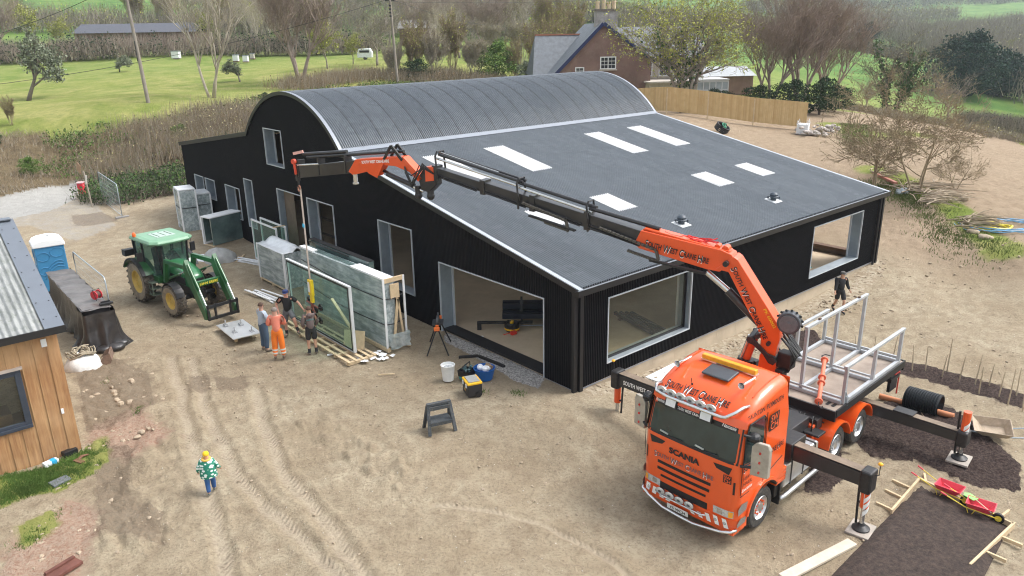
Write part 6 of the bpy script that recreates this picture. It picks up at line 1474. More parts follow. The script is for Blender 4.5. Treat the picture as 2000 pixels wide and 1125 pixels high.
hood_o = [o for o in COL.objects if o.name.startswith('jumper') and o.parent and o.parent.get('label', '').startswith('man in grey-brown')][0]
mb = MB().ball((-.09, 0, 1.43), .10, 10, 7, (.7, 1.1, .75)); mb.build('hood', MATS['hooded_grey'], hood_o.parent, smooth=True)
t = fitw(words('HMHGC', .07, .01), .26); place_text(t, (-.118, .13, 1.26), (0, -1, 0), (0, 0, 1)); t.build('lettering', c_('teal_print', (.06, .28, .30), .7), hood_o, fixn=False)
person((-4.25, 10.0, 0), R(-128), 'man in black T-shirt, blue cap and grey shorts with one foot up on the pallet', dict(shl=(0, .2, 1.43), shr=(0, -.2, 1.43), ell=(-.02, .40, 1.25), elr=(-.04, -.38, 1.2), wrl=(.10, .56, 1.06), wrr=(.10, -.30, 1.0),
       hpl=(.02, .10, .92), knl=(.26, .27, .72), anl=(.18, .33, .26), tol=(.32, .40, .22)), c_('black_tshirt', (.012, .012, .013), .8), c_('grey_shorts', (.12, .12, .13), .8), M_HAIR, 'short', 'short', 1.0, cap=c_('navy_cap', (.015, .03, .12), .7), skin=(.60, .30, .22))
gz_ = H(13.5, -1.4)
person((13.5, -1.4, gz_), R(-128), 'man in black long-sleeved top and shorts walking alone past the barn side wall', dict(ell=(-.06, .27, 1.17), elr=(.08, -.25, 1.17), wrl=(.02, .36, .95), wrr=(.22, -.33, .98), knl=(.20, .10, .52), anl=(.16, .10, .10), tol=(.32, .10, .05), knr=(-.04, -.10, .50), anr=(-.30, -.10, .16), tor=(-.16, -.10, .04), face=(.85, .5, 0)),
       c_('black_jersey', (.014, .014, .016), .8), c_('black_shorts', (.018, .018, .02), .8), M_HAIR, 'long', 'short', .97, cap=c_('grey_cap', (.10, .095, .09), .8), shoe=M_SOCK)
# the child, walking away towards the yard
def dots(name, a, b, sc_, th):
    g = NT(name); v = g.coord(); vs = g.scale(v, (1, 1, 1.4)); d = g.voro(vs, sc_); g.link(g.mix(g.mapr(d, th, th-.06), a, b), g.b.inputs['Base Color']); g.b.inputs['Roughness'].default_value = .7; return g.m
kr, ks, kl_, KP = person((-10.09, 2.02, 0), R(62), 'small child in a green and white patterned coat and yellow woolly hat', dict(ell=(-.03, .34, 1.14), elr=(.0, -.34, 1.14), wrl=(.06, .36, .93), wrr=(.10, -.40, 1.0), knl=(-.02, .09, .50), anl=(-.10, .07, .10), tol=(.05, .08, .035), knr=(.10, -.09, .52), anr=(.22, -.07, .12), tor=(.36, -.08, .08)),
       dots('green_print', (.012, .20, .13), (.72, .80, .76), 11., .46), c_('child_jeans', (.03, .10, .28), .8), M_HAIR, 'long', 'long', .64, hat=c_('yellow_knit', (.80, .50, .02), .9, 0, .1, 30), shoe=c_('grey_welly', (.14, .15, .13), .6))
mb = MB(); vs = []
for j, (z, rx, ry) in enumerate(((.94, .10, .13), (.90, .135, .20), (.80, .15, .21), (.66, .165, .22), (.54, .175, .23), (.50, .17, .225))):
    for i in range(16): a = 2*math.pi*i/16; vs.append((rx*math.cos(a), ry*math.sin(a)*.86, z-.01*math.sin(a*3)))
mb.add(vs, [(j*16+i, j*16+(i+1) % 16, (j+1)*16+(i+1) % 16, (j+1)*16+i) for j in range(5) for i in range(16)]); mb.build('coat', MATS['green_print'] if 'green_print' in MATS else ks.data.materials[0], kr, smooth=True)
MB().lathe([(.055, .0), (.10, .035), (.115, .0), (.09, -.03)], (-.02, 0, .955), 'z', 14).build('collar', c_('yellow_lining', (.72, .45, .10), .8), kr, smooth=True)
# ---------------------------------------------------------------- left side of the yard
M_CLAD = None
def clad_mat():
    g = NT('larch_boards'); v = g.coord(); sp = g.n('ShaderNodeSeparateXYZ'); g.link(v, sp.inputs[0])
    cell = g.math('FLOOR', g.math('DIVIDE', sp.outputs[0], .15)); wn = g.n('ShaderNodeTexWhiteNoise', noise_dimensions='1D'); g.link(cell, wn.inputs['W'])
    vs = g.scale(v, (6, 6, .5)); n = g.noise(vs, 3, 6, .6, .4); n2 = g.noise(v, .8, 3)
    c = g.mix(wn.outputs['Value'], (.38, .20, .085), (.47, .28, .13)); c = g.mix(g.mapr(n, .35, .7), c, (.25, .12, .05)); c = g.mix(g.mapr(n2, .45, .7, 0, .5), c, (.60, .40, .22))
    g.link(c, g.b.inputs['Base Color']); g.b.inputs['Roughness'].default_value = .7; return g.m
M_LARCH = clad_mat()
shed = empty('cabin', (-15.4, 10.0, 0), 0, 'larch-clad cabin with a weathered corrugated roof with one dark-framed window, beside the yard', 'cabin')
sx0, sx1, sy0, sy1, sh = -3.6, 3.55, -3.6, 3.7, 3.44
mb = MB(); WX0, WX1, WZ0, WZ1 = 1.5, 2.58, 1.14, 2.54
def brd(a, b, z0, z1, y, th=.02): mb.bx(a, b, y-th, y, z0, z1)
x = sx0; i = 0
while x < sx1-.01:
    x2 = min(x+.15, sx1)
    ov = i % 2 == 0; y = sy0-(.022 if ov else 0); a, b = (x-.02, x2+.02) if ov else (x, x2); b = min(b, sx1)
    if a < WX1 and b > WX0: mb.bx(a, b, y-.02, y, -.25, WZ0); mb.bx(a, b, y-.02, y, WZ1, sh)
    else: mb.bx(a, b, y-.02, y, -.25, sh)
    x = x2; i += 1
mb.bx(sx0, sx1, sy0, sy0+.1, -.3, WZ0).bx(sx0, sx1, sy0, sy0+.1, WZ1, sh-.02).bx(sx0, WX0, sy0, sy0+.1, WZ0, WZ1).bx(WX1, sx1, sy0, sy0+.1, WZ0, WZ1)
mb.build('front_wall', M_LARCH, shed)
mb = MB().prism([(sy0+.1, -.3), (sy1, -.3), (sy1, sh), ((sy0+sy1)/2, sh+1.75), (sy0+.1, sh+.0)], sx1-.1, sx1-.002, 'yz').prism([(sy0+.1, -.3), (sy1, -.3), (sy1, sh), ((sy0+sy1)/2, sh+1.75), (sy0+.1, sh+.0)], sx0, sx0+.1, 'yz'); mb.build('side_wall', M_LARCH, shed)
M_ANTH = mat('anthracite_frame', (.035, .045, .065), .4)
wf = MB().bx(WX0-.05, WX1+.05, sy0-.09, sy0+.05, WZ0-.09, WZ0).bx(WX0-.05, WX1+.05, sy0-.07, sy0+.05, WZ1, WZ1+.06).bx(WX0-.05, WX0+.07, sy0-.06, sy0+.05, WZ0, WZ1).bx(WX1-.09, WX1+.05, sy0-.06, sy0+.05, WZ0, WZ1).bx(WX0, WX1, sy0-.05, sy0+.04, WZ0, WZ0+.08).bx(WX0, WX1, sy0-.05, sy0+.04, WZ1-.08, WZ1).build('window_frame', M_ANTH, shed, bev=.008)
MB().bx(WX0+.07, WX1-.09, sy0-.01, sy0+.0, WZ0+.08, WZ1-.08).build('pane', M_GLASS, wf)
MB().bx(WX0-.12, WX1+.1, sy0-.10, sy0-.02, WZ1+.065, WZ1+.13).build('head_trim', mat('weathered_trim', (.42, .36, .32), .7), wf)
MB().bx(WX0+.2, WX0+.8, sy0+.5, sy0+1.2, .9, 1.3).bx(WX0-.3, WX1, sy0+.4, sy0+1.5, .8, .88).build('workbench', M_BROWNT, shed)
MB().bx(3.18, 3.30, sy0-.06, sy0-.04, 3.02, 3.22).bx(3.28, 3.34, sy0-.06, sy0-.04, 1.16, 1.30).build('wall_light', M_CARD, shed)
yr, zrg = (sy0+sy1)/2+.35, sh+2.02
def rf_mat():
    g = NT('weathered_roof'); v = g.coord(); n = g.noise(g.scale(v, (3, .6, 1)), 2.2, 7, .7); n2 = g.noise(v, 6, 5, .7)
    c = g.mix(g.mapr(n, .35, .65), (.17, .18, .175), (.33, .34, .335)); c = g.mix(g.mapr(n2, .5, .72, 0, .8), c, (.14, .155, .13)); g.link(c, g.b.inputs['Base Color']); g.b.inputs['Roughness'].default_value = .7; return g.m
mb = MB(); ds = .146/8
ye = sy0-.33; ze = sh+.10; sl = (zrg-ze)/(yr-ye)
for (ya, yb, za, zb_) in ((ye, yr, ze, zrg), (sy1+.3, yr, ze, zrg)):
    n_ = int((sx1-sx0)/ds); vs = []
    for i in range(n_+1):
        x = sx0-.2+i*ds; a = .024*math.cos(2*math.pi*i/8); vs += [(x, ya, za+a), (x, yb, zb_+a)]
    mb.add(vs, [(2*i, 2*i+2, 2*i+3, 2*i+1) for i in range(n_)])
mb.build('roof', rf_mat(), shed, fixn=False)
mb = MB(); f_ = lambda y, o=0: ze+sl*(y-ye)+o
mb.add([(sx1-.27, ye-.03, f_(ye-.03, .035)), (sx1+.16, ye-.03, f_(ye-.03, .035)), (sx1+.16, yr, f_(yr, .035)), (sx1-.27, yr, f_(yr, .035)), (sx1+.16, ye-.03, f_(ye-.03, -.12)), (sx1+.16, yr, f_(yr, -.12))], [(0, 1, 2, 3), (1, 4, 5, 2)])
mb.build('verge_flashing', mat('grey_flashing', (.13, .15, .18), .5, 0, .05), shed)
mb = MB()
for k in range(7):
    for xx in (sx1-.2, sx1+.08): y = ye+.3+k*.6; mb.box((xx, y, f_(y, .04)), (.03, .03, .01))
mb.build('flashing_screw', M_BLK, shed)
MB().bx(sx0-.2, sx1+.18, ye-.05, ye-.01, ze-.16, ze+.02).build('fascia', M_BLK, shed); MB().bx(sx0-.2, sx1+.1, yr-.15, yr+.15, zrg+.03, zrg+.06).build('ridge_flashing', MATS['grey_flashing'], shed)
MB().bx(sx0, sx1-.02, sy0+.02, sy1, -.5, -.24).build('base', M_CONC, shed)

# portable toilet
M_BLUE = mat('loo_blue', (.045, .22, .42), .45, 0, .08, 2)
loo = empty('portable_toilet', (-9.22, 21.95, .02), R(-5), 'blue portable toilet with a white translucent roof behind the cabin', 'portable toilet')
MB().bx(-.55, .55, -.58, .58, .12, 2.02).build('cabin', M_BLUE, loo, bev=.03)
mb = MB()
for sy in (-1,):
    for (cx_, cz_, rr) in ((-.28, 1.62, .24), (.25, 1.75, .26), (-.3, 1.0, .22)):
        mb.path([(cx_+rr*math.cos(a), -.588, cz_+rr*.75*math.sin(a)) for a in np.linspace(0, 2*math.pi, 22)[:-1]], .014, 6, True)
    for k in range(3): mb.path([(-.35+.6*t+.0, -.588, .9+.5*math.sin(t*1.6)-.12*k) for t in np.linspace(0, 1.3, 10)], .016, 6)
for (cy_, cz_) in ((.2, 1.65), (-.2, 1.1)): mb.path([(-.558, cy_+.22*math.cos(a), cz_+.2*math.sin(a)) for a in np.linspace(0, 2*math.pi, 18)[:-1]], .014, 6, True)
mb.build('moulded_relief', M_BLUE, loo, smooth=True)
mb = MB(); secs = [(-.60, 2.02, 0), (-.58, 2.12, 0), (-.48, 2.24, 0), (-.3, 2.30, 0), (0, 2.33, 0), (.3, 2.30, 0), (.48, 2.24, 0), (.58, 2.12, 0), (.60, 2.02, 0)]
mb.prism([(a, b) for a, b, _ in secs], -.63, .63, 'xz'); mb.build('roof', mat('white_roof_plastic', (.84, .85, .86), .4, 0, .03), loo, bev=.03)
mb = MB()
for y in (-.45, -.15, .15, .45): mb.path([(a*.98, y, b+.01) for a, b, _ in secs], .035, 8)
mb.build('roof_rib', MATS['white_roof_plastic'], loo, smooth=True); MB().box((.05, -.1, 2.36), (.08, .08, .08)).build('vent_pipe', mat('vent_grey', (.18, .19, .2), .5), loo); MB().bx(-.6, .6, -.63, .63, 0, .12).build('base', M_BLK, loo)

# long stack under black sheeting
M_TARP = mat('black_sheeting', (.028, .026, .027), .36, 0, .3, 3, spec=.6, bump=.9, bs=7)
M_TARPT = mat('paler_sheeting', (.12, .11, .105), .38, 0, .35, 2.5, bump=.7, bs=5)  # top sheet, a paler grey than the sides
tp = empty('sheeted_stack', (-9.42, 16.6, 0), R(-1), 'long stack covered in black plastic sheeting between the toilet and the sacks', 'covered stack')
def tarp(name, x0, x1, y0, y1, z0, z1, m_, seed, flare=.15, top=True):
    n1, n2 = 60, 14; vs = []; rs = np.random.RandomState(seed); ph = rs.rand(6)*6
    per = 2*((x1-x0)+(y1-y0)); mb = MB()
    for j in range(n2+1):
        t = j/n2; z = z1-(z1-z0)*t
        for i in range(n1):
            s = per*i/n1
            if s < x1-x0: x, y, nx, ny = x0+s, y0, 0, -1
            elif s < (x1-x0)+(y1-y0): x, y, nx, ny = x1, y0+s-(x1-x0), 1, 0
            elif s < 2*(x1-x0)+(y1-y0): x, y, nx, ny = x1-(s-(x1-x0)-(y1-y0)), y1, 0, 1
            else: x, y, nx, ny = x0, y1-(s-2*(x1-x0)-(y1-y0)), -1, 0
            w_ = (.02+.10*t)*math.sin(s*9+ph[0]+2*t)+.05*t*math.sin(s*17+ph[1])+.04*math.sin(t*9+s*3+ph[2])*t
            o = w_+flare*t**3; vs.append((x+nx*o, y+ny*o, max(z, .02)+(.03*math.sin(s*5) if j == n2 else 0)))
    mb.add(vs, [(j*n1+i, j*n1+(i+1) % n1, (j+1)*n1+(i+1) % n1, (j+1)*n1+i) for j in range(n2) for i in range(n1)])
    return mb.build(name, m_, tp, smooth=True)
tarp('sheet_sides', -.44, .44, -2.9, 3.1, .0, 1.40, M_TARP, 2); tarp('end_folds', -.50, .50, -3.35, -2.2, .0, 1.36, M_TARP, 5, .24)
mb = MB(); vs = []
for i in range(9):
    for j in range(31):
        x = -.46+.92*i/8; y = -3.0+6.15*j/30; vs.append((x, y, 1.405+.015*math.sin(x*9+y*4)+.02*math.sin(y*7+x*3)*(1+.4*math.sin(y))-.02*(i in (0, 8))))
mb.add(vs, [(i*31+j, (i+1)*31+j, (i+1)*31+j+1, i*31+j+1) for i in range(8) for j in range(30)]); mb.build('top_sheet', M_TARPT, tp, smooth=True)
for (x, y, s) in ((.25, -3.6, .30), (-.1, -3.55, .26), (.5, -3.3, .24)): 
    MB().ball((x, y, .12), s, 10, 6, (1.1, .9, .45)).build('loose_fold', M_TARP, tp, smooth=True)
rl = empty('cable_reel', (-9.2, 14.6, 1.43), R(30), 'red cable reel standing on the black sheeting', 'cable reel')
for s in (-.1, .1): MB().tube((s-.012, 0, .18), (s+.012, 0, .18), .16, n=18).build('flange', mat('reel_red', (.62, .03, .05), .45), rl)
MB().tube((-.09, 0, .18), (.09, 0, .18), .11, n=14).build('cable', mat('reel_cable', (.10, .05, .04), .7), rl); MB().path([(-.14, -.12, 0), (-.14, 0, .38), (.14, 0, .38), (.14, -.12, 0)], .012, 6).build('stand', M_BLK, rl)
bd = MB().box((0, 0, .03), (.42, .16, .06)).box((0, .1, .05), (.3, .05, .1)).build('battery_charger', M_BLK, loc=(-9.1, 13.85, 1.42)); tag(bd, 'flat black charger box on the sheeting in front of the red reel', 'charger')

def mesh_fence(a, b, h, label, feet=True, lean=0.):
    """one temporary site-fence panel"""
    A_, B_ = Vector(a), Vector(b); L = (B_-A_).length; ang = math.atan2(B_.y-A_.y, B_.x-A_.x)
    r_ = empty('mesh_fence_panel', A_, ang, label, 'fence panel', 'temporary wire fence panels')
    z1 = B_.z-A_.z
    MB().path([(0, 0, 0), (0, lean, h-.15), (.12, lean, h), (L-.12, lean, h+z1), (L, lean, h-.15+z1), (L, 0, z1)], .024, 8).tube((0, 0, .15), (L, 0, .15+z1), .018).build('tube_frame', M_GALV, r_, smooth=True)
    mb = MB(); n_ = int(L/.16)
    for k in range(1, n_): x = L*k/n_; mb.tube((x, 0, .15+z1*k/n_), (x, lean, h-.02+z1*k/n_), .0035, n=3, cap=False)
    for z in np.arange(.35, h, .28): mb.tube((0, lean*z/h, z), (L, lean*z/h, z+z1), .0035, n=3, cap=False)
    mb.build('wire_mesh', M_GALV, r_)
    if feet:
        for x, z in ((0, 0), (L, z1)): MB().box((x, 0, z+.06), (.24, .72, .13)).build('foot_block', mat('foot_concrete', (.28, .27, .26), .9), r_, bev=.02)
    return r_
p0, p1 = (-3.15, 38.3, H(-3.15, 38.3)), (-3.5, 32.6, H(-3.5, 32.6)); p1 = (-3.35, 34.9, H(-3.35, 34.9)) 
mesh_fence((-3.1, 38.6, H(-3.1, 38.6)), (-3.45, 33.2, H(-3.45, 33.2)), 2.0, 'wire mesh fence panel by the hedge with grey block feet')
mesh_fence((-8.70, 20.0, .0), (-8.72, 15.2, .0), 2.0, 'wire mesh fence panel leaning along the sheeted stack', False)
ft = MB().box((0, 0, .07), (.85, .24, .14)).build('fence_foot', MATS['foot_concrete'], loc=(-2.15, 37.4, H(-2.15, 37.4)), bev=.02); tag(ft, 'spare grey fence foot on the ground by the hedge', 'fence foot')
pw = G(181, 405); sg_ = empty('notice_board', pw, R(70), 'weathered wooden notice boards on a post at the bend of the lane', 'notice board')
MB().tube((0, 0, -.2), (-.15, .1, 2.3), .045, n=8).build('post', mat('grey_post', (.36, .31, .25), .85), sg_); MB().box((-.1, .05, 1.75), (.65, .03, .55), (.1, .12, 0)).build('board', mat('board_grey', (.42, .40, .36), .8), sg_)
MB().box((.1, .35, 2.45), (.7, .03, .5), (.1, -.25, .4)).build('board', mat('board_brown', (.30, .19, .11), .8), sg_)
pb = G(163, 388); bn = empty('red_bin', pb, R(60), 'red dog-waste bin beside the lane notice board', 'bin')
MB().prism([(-.2, .35), (.2, .35), (.26, 1.05), (-.26, 1.05)], -.17, .17, 'xz').build('body', mat('bin_red', (.66, .03, .05), .45), bn, bev=.03); MB().prism([(-.27, 1.055), (.27, 1.055), (.27, 1.10), (-.27, 1.12)], -.19, .19).build('lid', mat('bin_lid', (.70, .45, .46), .5), bn); MB().tube((.0, .2, -.1), (0, .2, 1.0), .04).build('post', M_GALV, bn); MB().add([(-.1, -.175, .88), (.1, -.175, .88), (.1, -.178, .92), (-.1, -.178, .92)], [(0, 1, 2, 3)]).build('slot_label', M_CARD, bn)
# sacks, bucket, odds and ends
lump('rubble_sack', (-10.45, 12.2, -.02), .55, mat('white_sack', (.62, .63, .62), .7, 0, .15, 6, bump=.5, bs=12), 31, (.95, 1.1, .95), .14, 'white bulk sack of rope and rubble behind the cabin corner', 'bulk sack')
rp = MB(); random.seed(9)
for k in range(16):
    a = random.random()*6; r1 = .18+.3*random.random(); rp.path([(-10.4+r1*math.cos(a+t)*1.0, 12.35+r1*math.sin(a+t), .50+.08*math.sin(t*3+k)-.2*max(0, r1-.3)) for t in np.linspace(0, 2.4, 8)], .025, 6)
tag(rp.build('rope_heap', mat('old_rope', (.30, .26, .19), .9, 0, .3, 20), smooth=True), 'tangled brown rope heaped on the white bulk sack', 'rope', kind='stuff')
db = empty('digger_bucket', (-9.8, 12.15, 0), R(-20), 'small rusty digger bucket lying by the black sheeting', 'digger bucket')
MB().prism([(-.2, 0), (.15, 0), (.24, .14), (.2, .40), (.17, .40), (.2, .15), (.13, .04), (-.2, .04)], -.3, .3).prism([(-.2, 0), (.15, 0), (.24, .14), (.2, .40), (0, .3)], -.32, -.30).prism([(-.2, 0), (.15, 0), (.24, .14), (.2, .40), (0, .3)], .30, .32).build('shell', mat('rusty_bucket', (.20, .13, .10), .8, .2, .3, 8, dirt=.4), db)
mb = MB()
for y in (-.25, -.08, .08, .25): mb.box((-.25, y, .02), (.12, .05, .03))
mb.build('tooth', MATS['rusty_bucket'], db)
for (u, v, s, m_, nm, lab, cat) in ((100, 908, (.34, .16, .11), 'blue', 'carton', 'white and blue carton on the grass at the foot of the cabin wall', 'carton'), (137, 888, (.34, .20, .14), 'dk', 'black_case', 'black case lying against the cabin wall in the grass', 'case'), (118, 943, (.42, .30, .06), 'sl', 'grey_slab', 'flat grey slab in the sparse grass in front of the cabin', 'slab')):
    p = GZ(u, v); mm = {'blue': M_CARD, 'dk': M_BLK, 'sl': mat('slate_slab', (.14, .15, .16), .8)}[m_]
    o = MB().box((0, 0, s[2]/2), s).build(nm, mm, loc=(p[0], p[1], .01), bev=.01); o.rotation_euler[2] = .25; tag(o, lab, cat)
    if m_ == 'blue': MB().box((.06, 0, s[2]/2), (.12, s[1]+.006, s[2]+.006)).build('label_band', mat('carton_blue', (.03, .35, .62), .5), o)
p = GZ(150, 905); pk = MB().path([(.0, 0, .02), (.15, .1, .10), (.32, .16, .06)], [.05, .04, .02], 6).box((.05, -.05, .06), (.12, .3, .04), (0, 0, .4)).build('rusty_tool', mat('rust', (.20, .10, .06), .8, .3), loc=(p[0], p[1], 0)); tag(pk, 'rusty iron hook tool beside the black case', 'iron tool')
p = GZ(125, 1115); o = MB().box((0, 0, .05), (.62, .32, .06)).box((.0, .1, .1), (.6, .08, .05)).build('rusty_channel', mat('rust_plate', (.15, .06, .045), .7, .2, .3, 6), loc=(p[0], p[1], 0)); o.rotation_euler[2] = .35; tag(o, 'rusty steel channel at the bottom left of the yard', 'steel channel')
# loose stones: individual rocks near the cabin and verge
def rock(mb, c, r, rs):
    o = len(mb.v); mb.ball((0, 0, 0), 1, 7, 5); k = rs.rand(3)*.5+.7
    for i in range(o, len(mb.v)):
        p = Vector(mb.v[i]); n_ = 1+.25*math.sin(p.x*3+c[0]*9)+.2*math.sin(p.y*4+c[1]*7); mb.v[i] = (c[0]+p.x*r*k[0]*n_, c[1]+p.y*r*k[1]*n_, c[2]+p.z*r*k[2]*.6)
M_ROCK = mat('field_stone', (.36, .29, .21), .9, 0, .25, 6, bump=.4, bs=14)
rs = np.random.RandomState(4); mb = MB()
def stones(P, n, r0, r1, z=0.):
    xs_ = [q[0] for q in P]; ys_ = [q[1] for q in P]; k = 0
    while k < n:
        x, y = rs.uniform(min(xs_), max(xs_)), rs.uniform(min(ys_), max(ys_))
        if in_poly(np.array([x]), np.array([y]), P)[0]: rock(mb, (x, y, H(x, y)+.01), r0+(r1-r0)*rs.rand()**3, rs); k += 1
stones([GZ(*q) for q in ((150, 690), (260, 690), (330, 760), (300, 850), (180, 900), (150, 800))], 170, .02, .11)
stones([GZ(*q) for q in ((180, 900), (340, 900), (330, 1060), (60, 1120), (0, 1040))], 350, .012, .07)
stones([GZ(*q, -.4) for q in ((1140, 770), (1330, 700), (1560, 600), (1715, 515), (1750, 560), (1580, 640), (1180, 800))], 260, .03, .10)
stones([GZ(*q) for q in ((240, 450), (520, 640), (800, 700), (1100, 800), (1200, 1000), (700, 1100), (400, 900))], 1100, .01, .045)
stones([GZ(*q, -.5) for q in ((1500, 1000), (1700, 980), (1990, 640), (1990, 1100), (1500, 1120))], 450, .012, .045)
stones([GZ(*q, -.2) for q in ((1720, 500), (1990, 500), (1990, 700), (1700, 640))], 120, .03, .09)
tag(mb.build('loose_stones', M_ROCK), 'loose stones and clods scattered over the yard', 'stones', kind='stuff')
mb = MB(); rs2 = np.random.RandomState(9)
for k in range(9):
    u, v = rs2.uniform(190, 260), rs2.uniform(745, 800); p = GZ(u, v); rock(mb, (p[0], p[1], .04), rs2.uniform(.07, .15), rs2)
tag(mb.build('rubble', M_ROCK), 'heap of larger broken stones beyond the cabin corner', 'rubble', kind='stuff')

# ---------------------------------------------------------------- right side
def at(x, y, dz=0): return Vector((x, y, H(x, y)+dz))
bed = empty('board_edging', at(1.5, -9.6), 0, 'sawn timber boards and stakes framing the dark soil bed', 'timber edging')
mb_ = lambda a, b, w=.05, h=.16: MB().beam(Vector((a[0]-1.5, a[1]+9.6, .06)), Vector((b[0]-1.5, b[1]+9.6, .06)), w, h)
mb_((3.28, -8.62), (2.92, -10.75)).build('edging_board', M_PALE, bed); mb_((3.3, -8.60), (1.45, -8.72)).build('edging_board', M_PALE, bed); mb_((2.98, -10.75), (.75, -10.62)).build('edging_board', M_PALE, bed)
for (x, y, dx, dy) in ((3.3, -8.75, .35, .18), (2.75, -8.66, .05, .5), (2.2, -8.68, .05, .45), (1.55, -8.72, .02, .4), (3.0, -10.45, .5, -.05), (2.3, -10.72, .0, -.4), (1.5, -10.66, .0, -.4)):
    mb_((x, y), (x+dx, y+dy), .05, .08).build('stake', M_PALE, bed)
sb = MB(); n1, n2 = 46, 34; vs = []; rs3 = np.random.RandomState(2)
A_ = [Vector((3.24, -8.66)), Vector((2.90, -10.70)), Vector((-3.2, -11.3)), Vector((-2.4, -8.86))]
for i in range(n1+1):
    for j in range(n2+1):
        s, t = i/n1, j/n2; p = (A_[0].lerp(A_[3], s)).lerp(A_[1].lerp(A_[2], s), t); e = min(s, t, 1-t, .3)/.3
        vs.append((p.x+.05*rs3.randn()*(s > .97), p.y, H(p.x, p.y)+.02+.10*min(1, e*3)+.02*rs3.rand()))
sb.add(vs, [(i*(n2+1)+j, (i+1)*(n2+1)+j, (i+1)*(n2+1)+j+1, i*(n2+1)+j+1) for i in range(n1) for j in range(n2)])
soilm = NT('bed_soil'); ps = soilm.coord(); nn = soilm.noise(ps, 9, 7, .75); n4 = soilm.noise(ps, 1.5, 4); soilm.link(soilm.mix(soilm.mapr(nn, .35, .7), (.024, .017, .014), (.085, .058, .046)), soilm.b.inputs['Base Color']); soilm.b.inputs['Roughness'].default_value = .95; soilm.bump(nn, .9, .06)
tag(sb.build('soil', soilm.m, smooth=True), 'dark topsoil raked level inside the board edging', 'soil bed', kind='structure')
pk_ = MB().beam(at(-.22, -8.62, .05), at(-2.35, -8.22, .05), .24, .05).build('scaffold_board', mat('pale_board', (.58, .50, .40), .85, 0, .1, 6)); tag(pk_, 'wide pale plank on the ground beside the soil bed', 'plank')
def toy_barrow(x, y, rz, label):
    b = empty('toy_wheelbarrow', at(x, y), rz, label, 'toy wheelbarrow', 'toy wheelbarrows beside the soil bed')
    mb = MB(); B0 = [(-.22, -.12), (.16, -.12), (.16, .12), (-.22, .12)]; T0 = [(-.30, -.20), (.28, -.20), (.28, .20), (-.30, .20)]
    vs = [(a, c, .20) for a, c in B0]+[(a, c, .36) for a, c in T0]+[(a*.93, c*.93, .36) for a, c in T0]+[(a*.93, c*.9, .22) for a, c in B0]
    mb.add(vs, [(0, 3, 2, 1)]+[(i, (i+1) % 4, 4+(i+1) % 4, 4+i) for i in range(4)]+[(4+i, 4+(i+1) % 4, 8+(i+1) % 4, 8+i) for i in range(4)]+[(8+i, 8+(i+1) % 4, 12+(i+1) % 4, 12+i) for i in range(4)]+[(12, 13, 14, 15)]); mb.build('tray', mat('toy_red', (.66, .06, .09), .4), b)
    mb = MB()
    for s in (-1, 1): mb.path([(.36, s*.05, .12), (.1, s*.11, .18), (-.30, s*.17, .24), (-.75, s*.20, .42)], .012, 6).path([(-.1, s*.13, .19), (-.18, s*.14, .0), (-.26, s*.14, .2)], .010, 6)
    mb.build('frame', mat('toy_yellow', (.75, .58, .06), .45), b)
    mb = MB()
    for s in (-1, 1): mb.tube((-.68, s*.195, .395), (-.82, s*.205, .45), .018)
    mb.build('grip', mat('toy_red', (1, 0, 0)), b)
    wv = MB().tube((.36, -.03, .12), (.36, .03, .12), .12, n=18).build('wheel', M_BLK, b); MB().tube((.36, -.035, .12), (.36, .035, .12), .07, n=12).build('hub', MATS['toy_yellow'], wv)
toy_barrow(3.08, -9.35, R(-88), 'red toy wheelbarrow with yellow handles nearer the crane foot')
toy_barrow(2.85, -10.1, R(-80), 'red toy wheelbarrow with a green toy spade laid across its handles')
sp_ = empty('toy_spade', at(2.98, -9.82, .34), R(70), 'green toy spade lying on the second toy wheelbarrow', 'toy spade'); MB().prism([(-.14, -.08), (.10, -.10), (.16, 0), (.10, .10), (-.14, .08)], -.01, .01, 'xy').build('blade', mat('toy_green', (.25, .62, .16), .45), sp_); MB().tube((-.14, 0, 0), (-.6, .1, -.02), .012).build('handle', mat('toy_pale', (.55, .50, .36), .7), sp_)
wb = empty('wheelbarrow', at(6.95, -9.0), R(118), 'old dusty wheelbarrow tipped on its side at the edge of the yard', 'wheelbarrow')
mb = MB(); B0 = [(-.30, -.20), (.28, -.20), (.28, .20), (-.30, .20)]; T0 = [(-.42, -.32), (.52, -.30), (.52, .30), (-.42, .32)]
mb.add([(a, c, .22) for a, c in B0]+[(a, c, .46) for a, c in T0]+[(a*.95, c*.95, .46) for a, c in T0]+[(a*.95, c*.93, .24) for a, c in B0], [(0, 3, 2, 1)]+[(i, (i+1) % 4, 4+(i+1) % 4, 4+i) for i in range(4)]+[(4+i, 4+(i+1) % 4, 8+(i+1) % 4, 8+i) for i in range(4)]+[(8+i, 8+(i+1) % 4, 12+(i+1) % 4, 12+i) for i in range(4)]+[(12, 13, 14, 15)])
mb.xf(Matrix.Rotation(R(-18), 4, 'X')); mb.build('tray', mat('cement_crust', (.46, .37, .28), .8, 0, .2, 5, dirt=.5), wb, bev=.01)
mb = MB()
for s in (-1, 1): mb.path([(.60, s*.06, .15), (.2, s*.2, .18), (-.4, s*.26, .2), (-.95, s*.29, .30)], .018, 6)
mb.build('handle_frame', M_GALV, wb); MB().tube((.62, -.05, .18), (.62, .05, .18), .18, n=18).build('wheel', M_RUB, wb)
op = MB().tube(at(7.0, -5.95, .10), at(7.22, -7.95, .12), .085, n=16).build('clay_pipe', mat('terracotta', (.56, .22, .10), .6, 0, .1), smooth='auto'); tag(op, 'long orange drain pipe with a black coil threaded on it', 'drain pipe')
mb = MB()
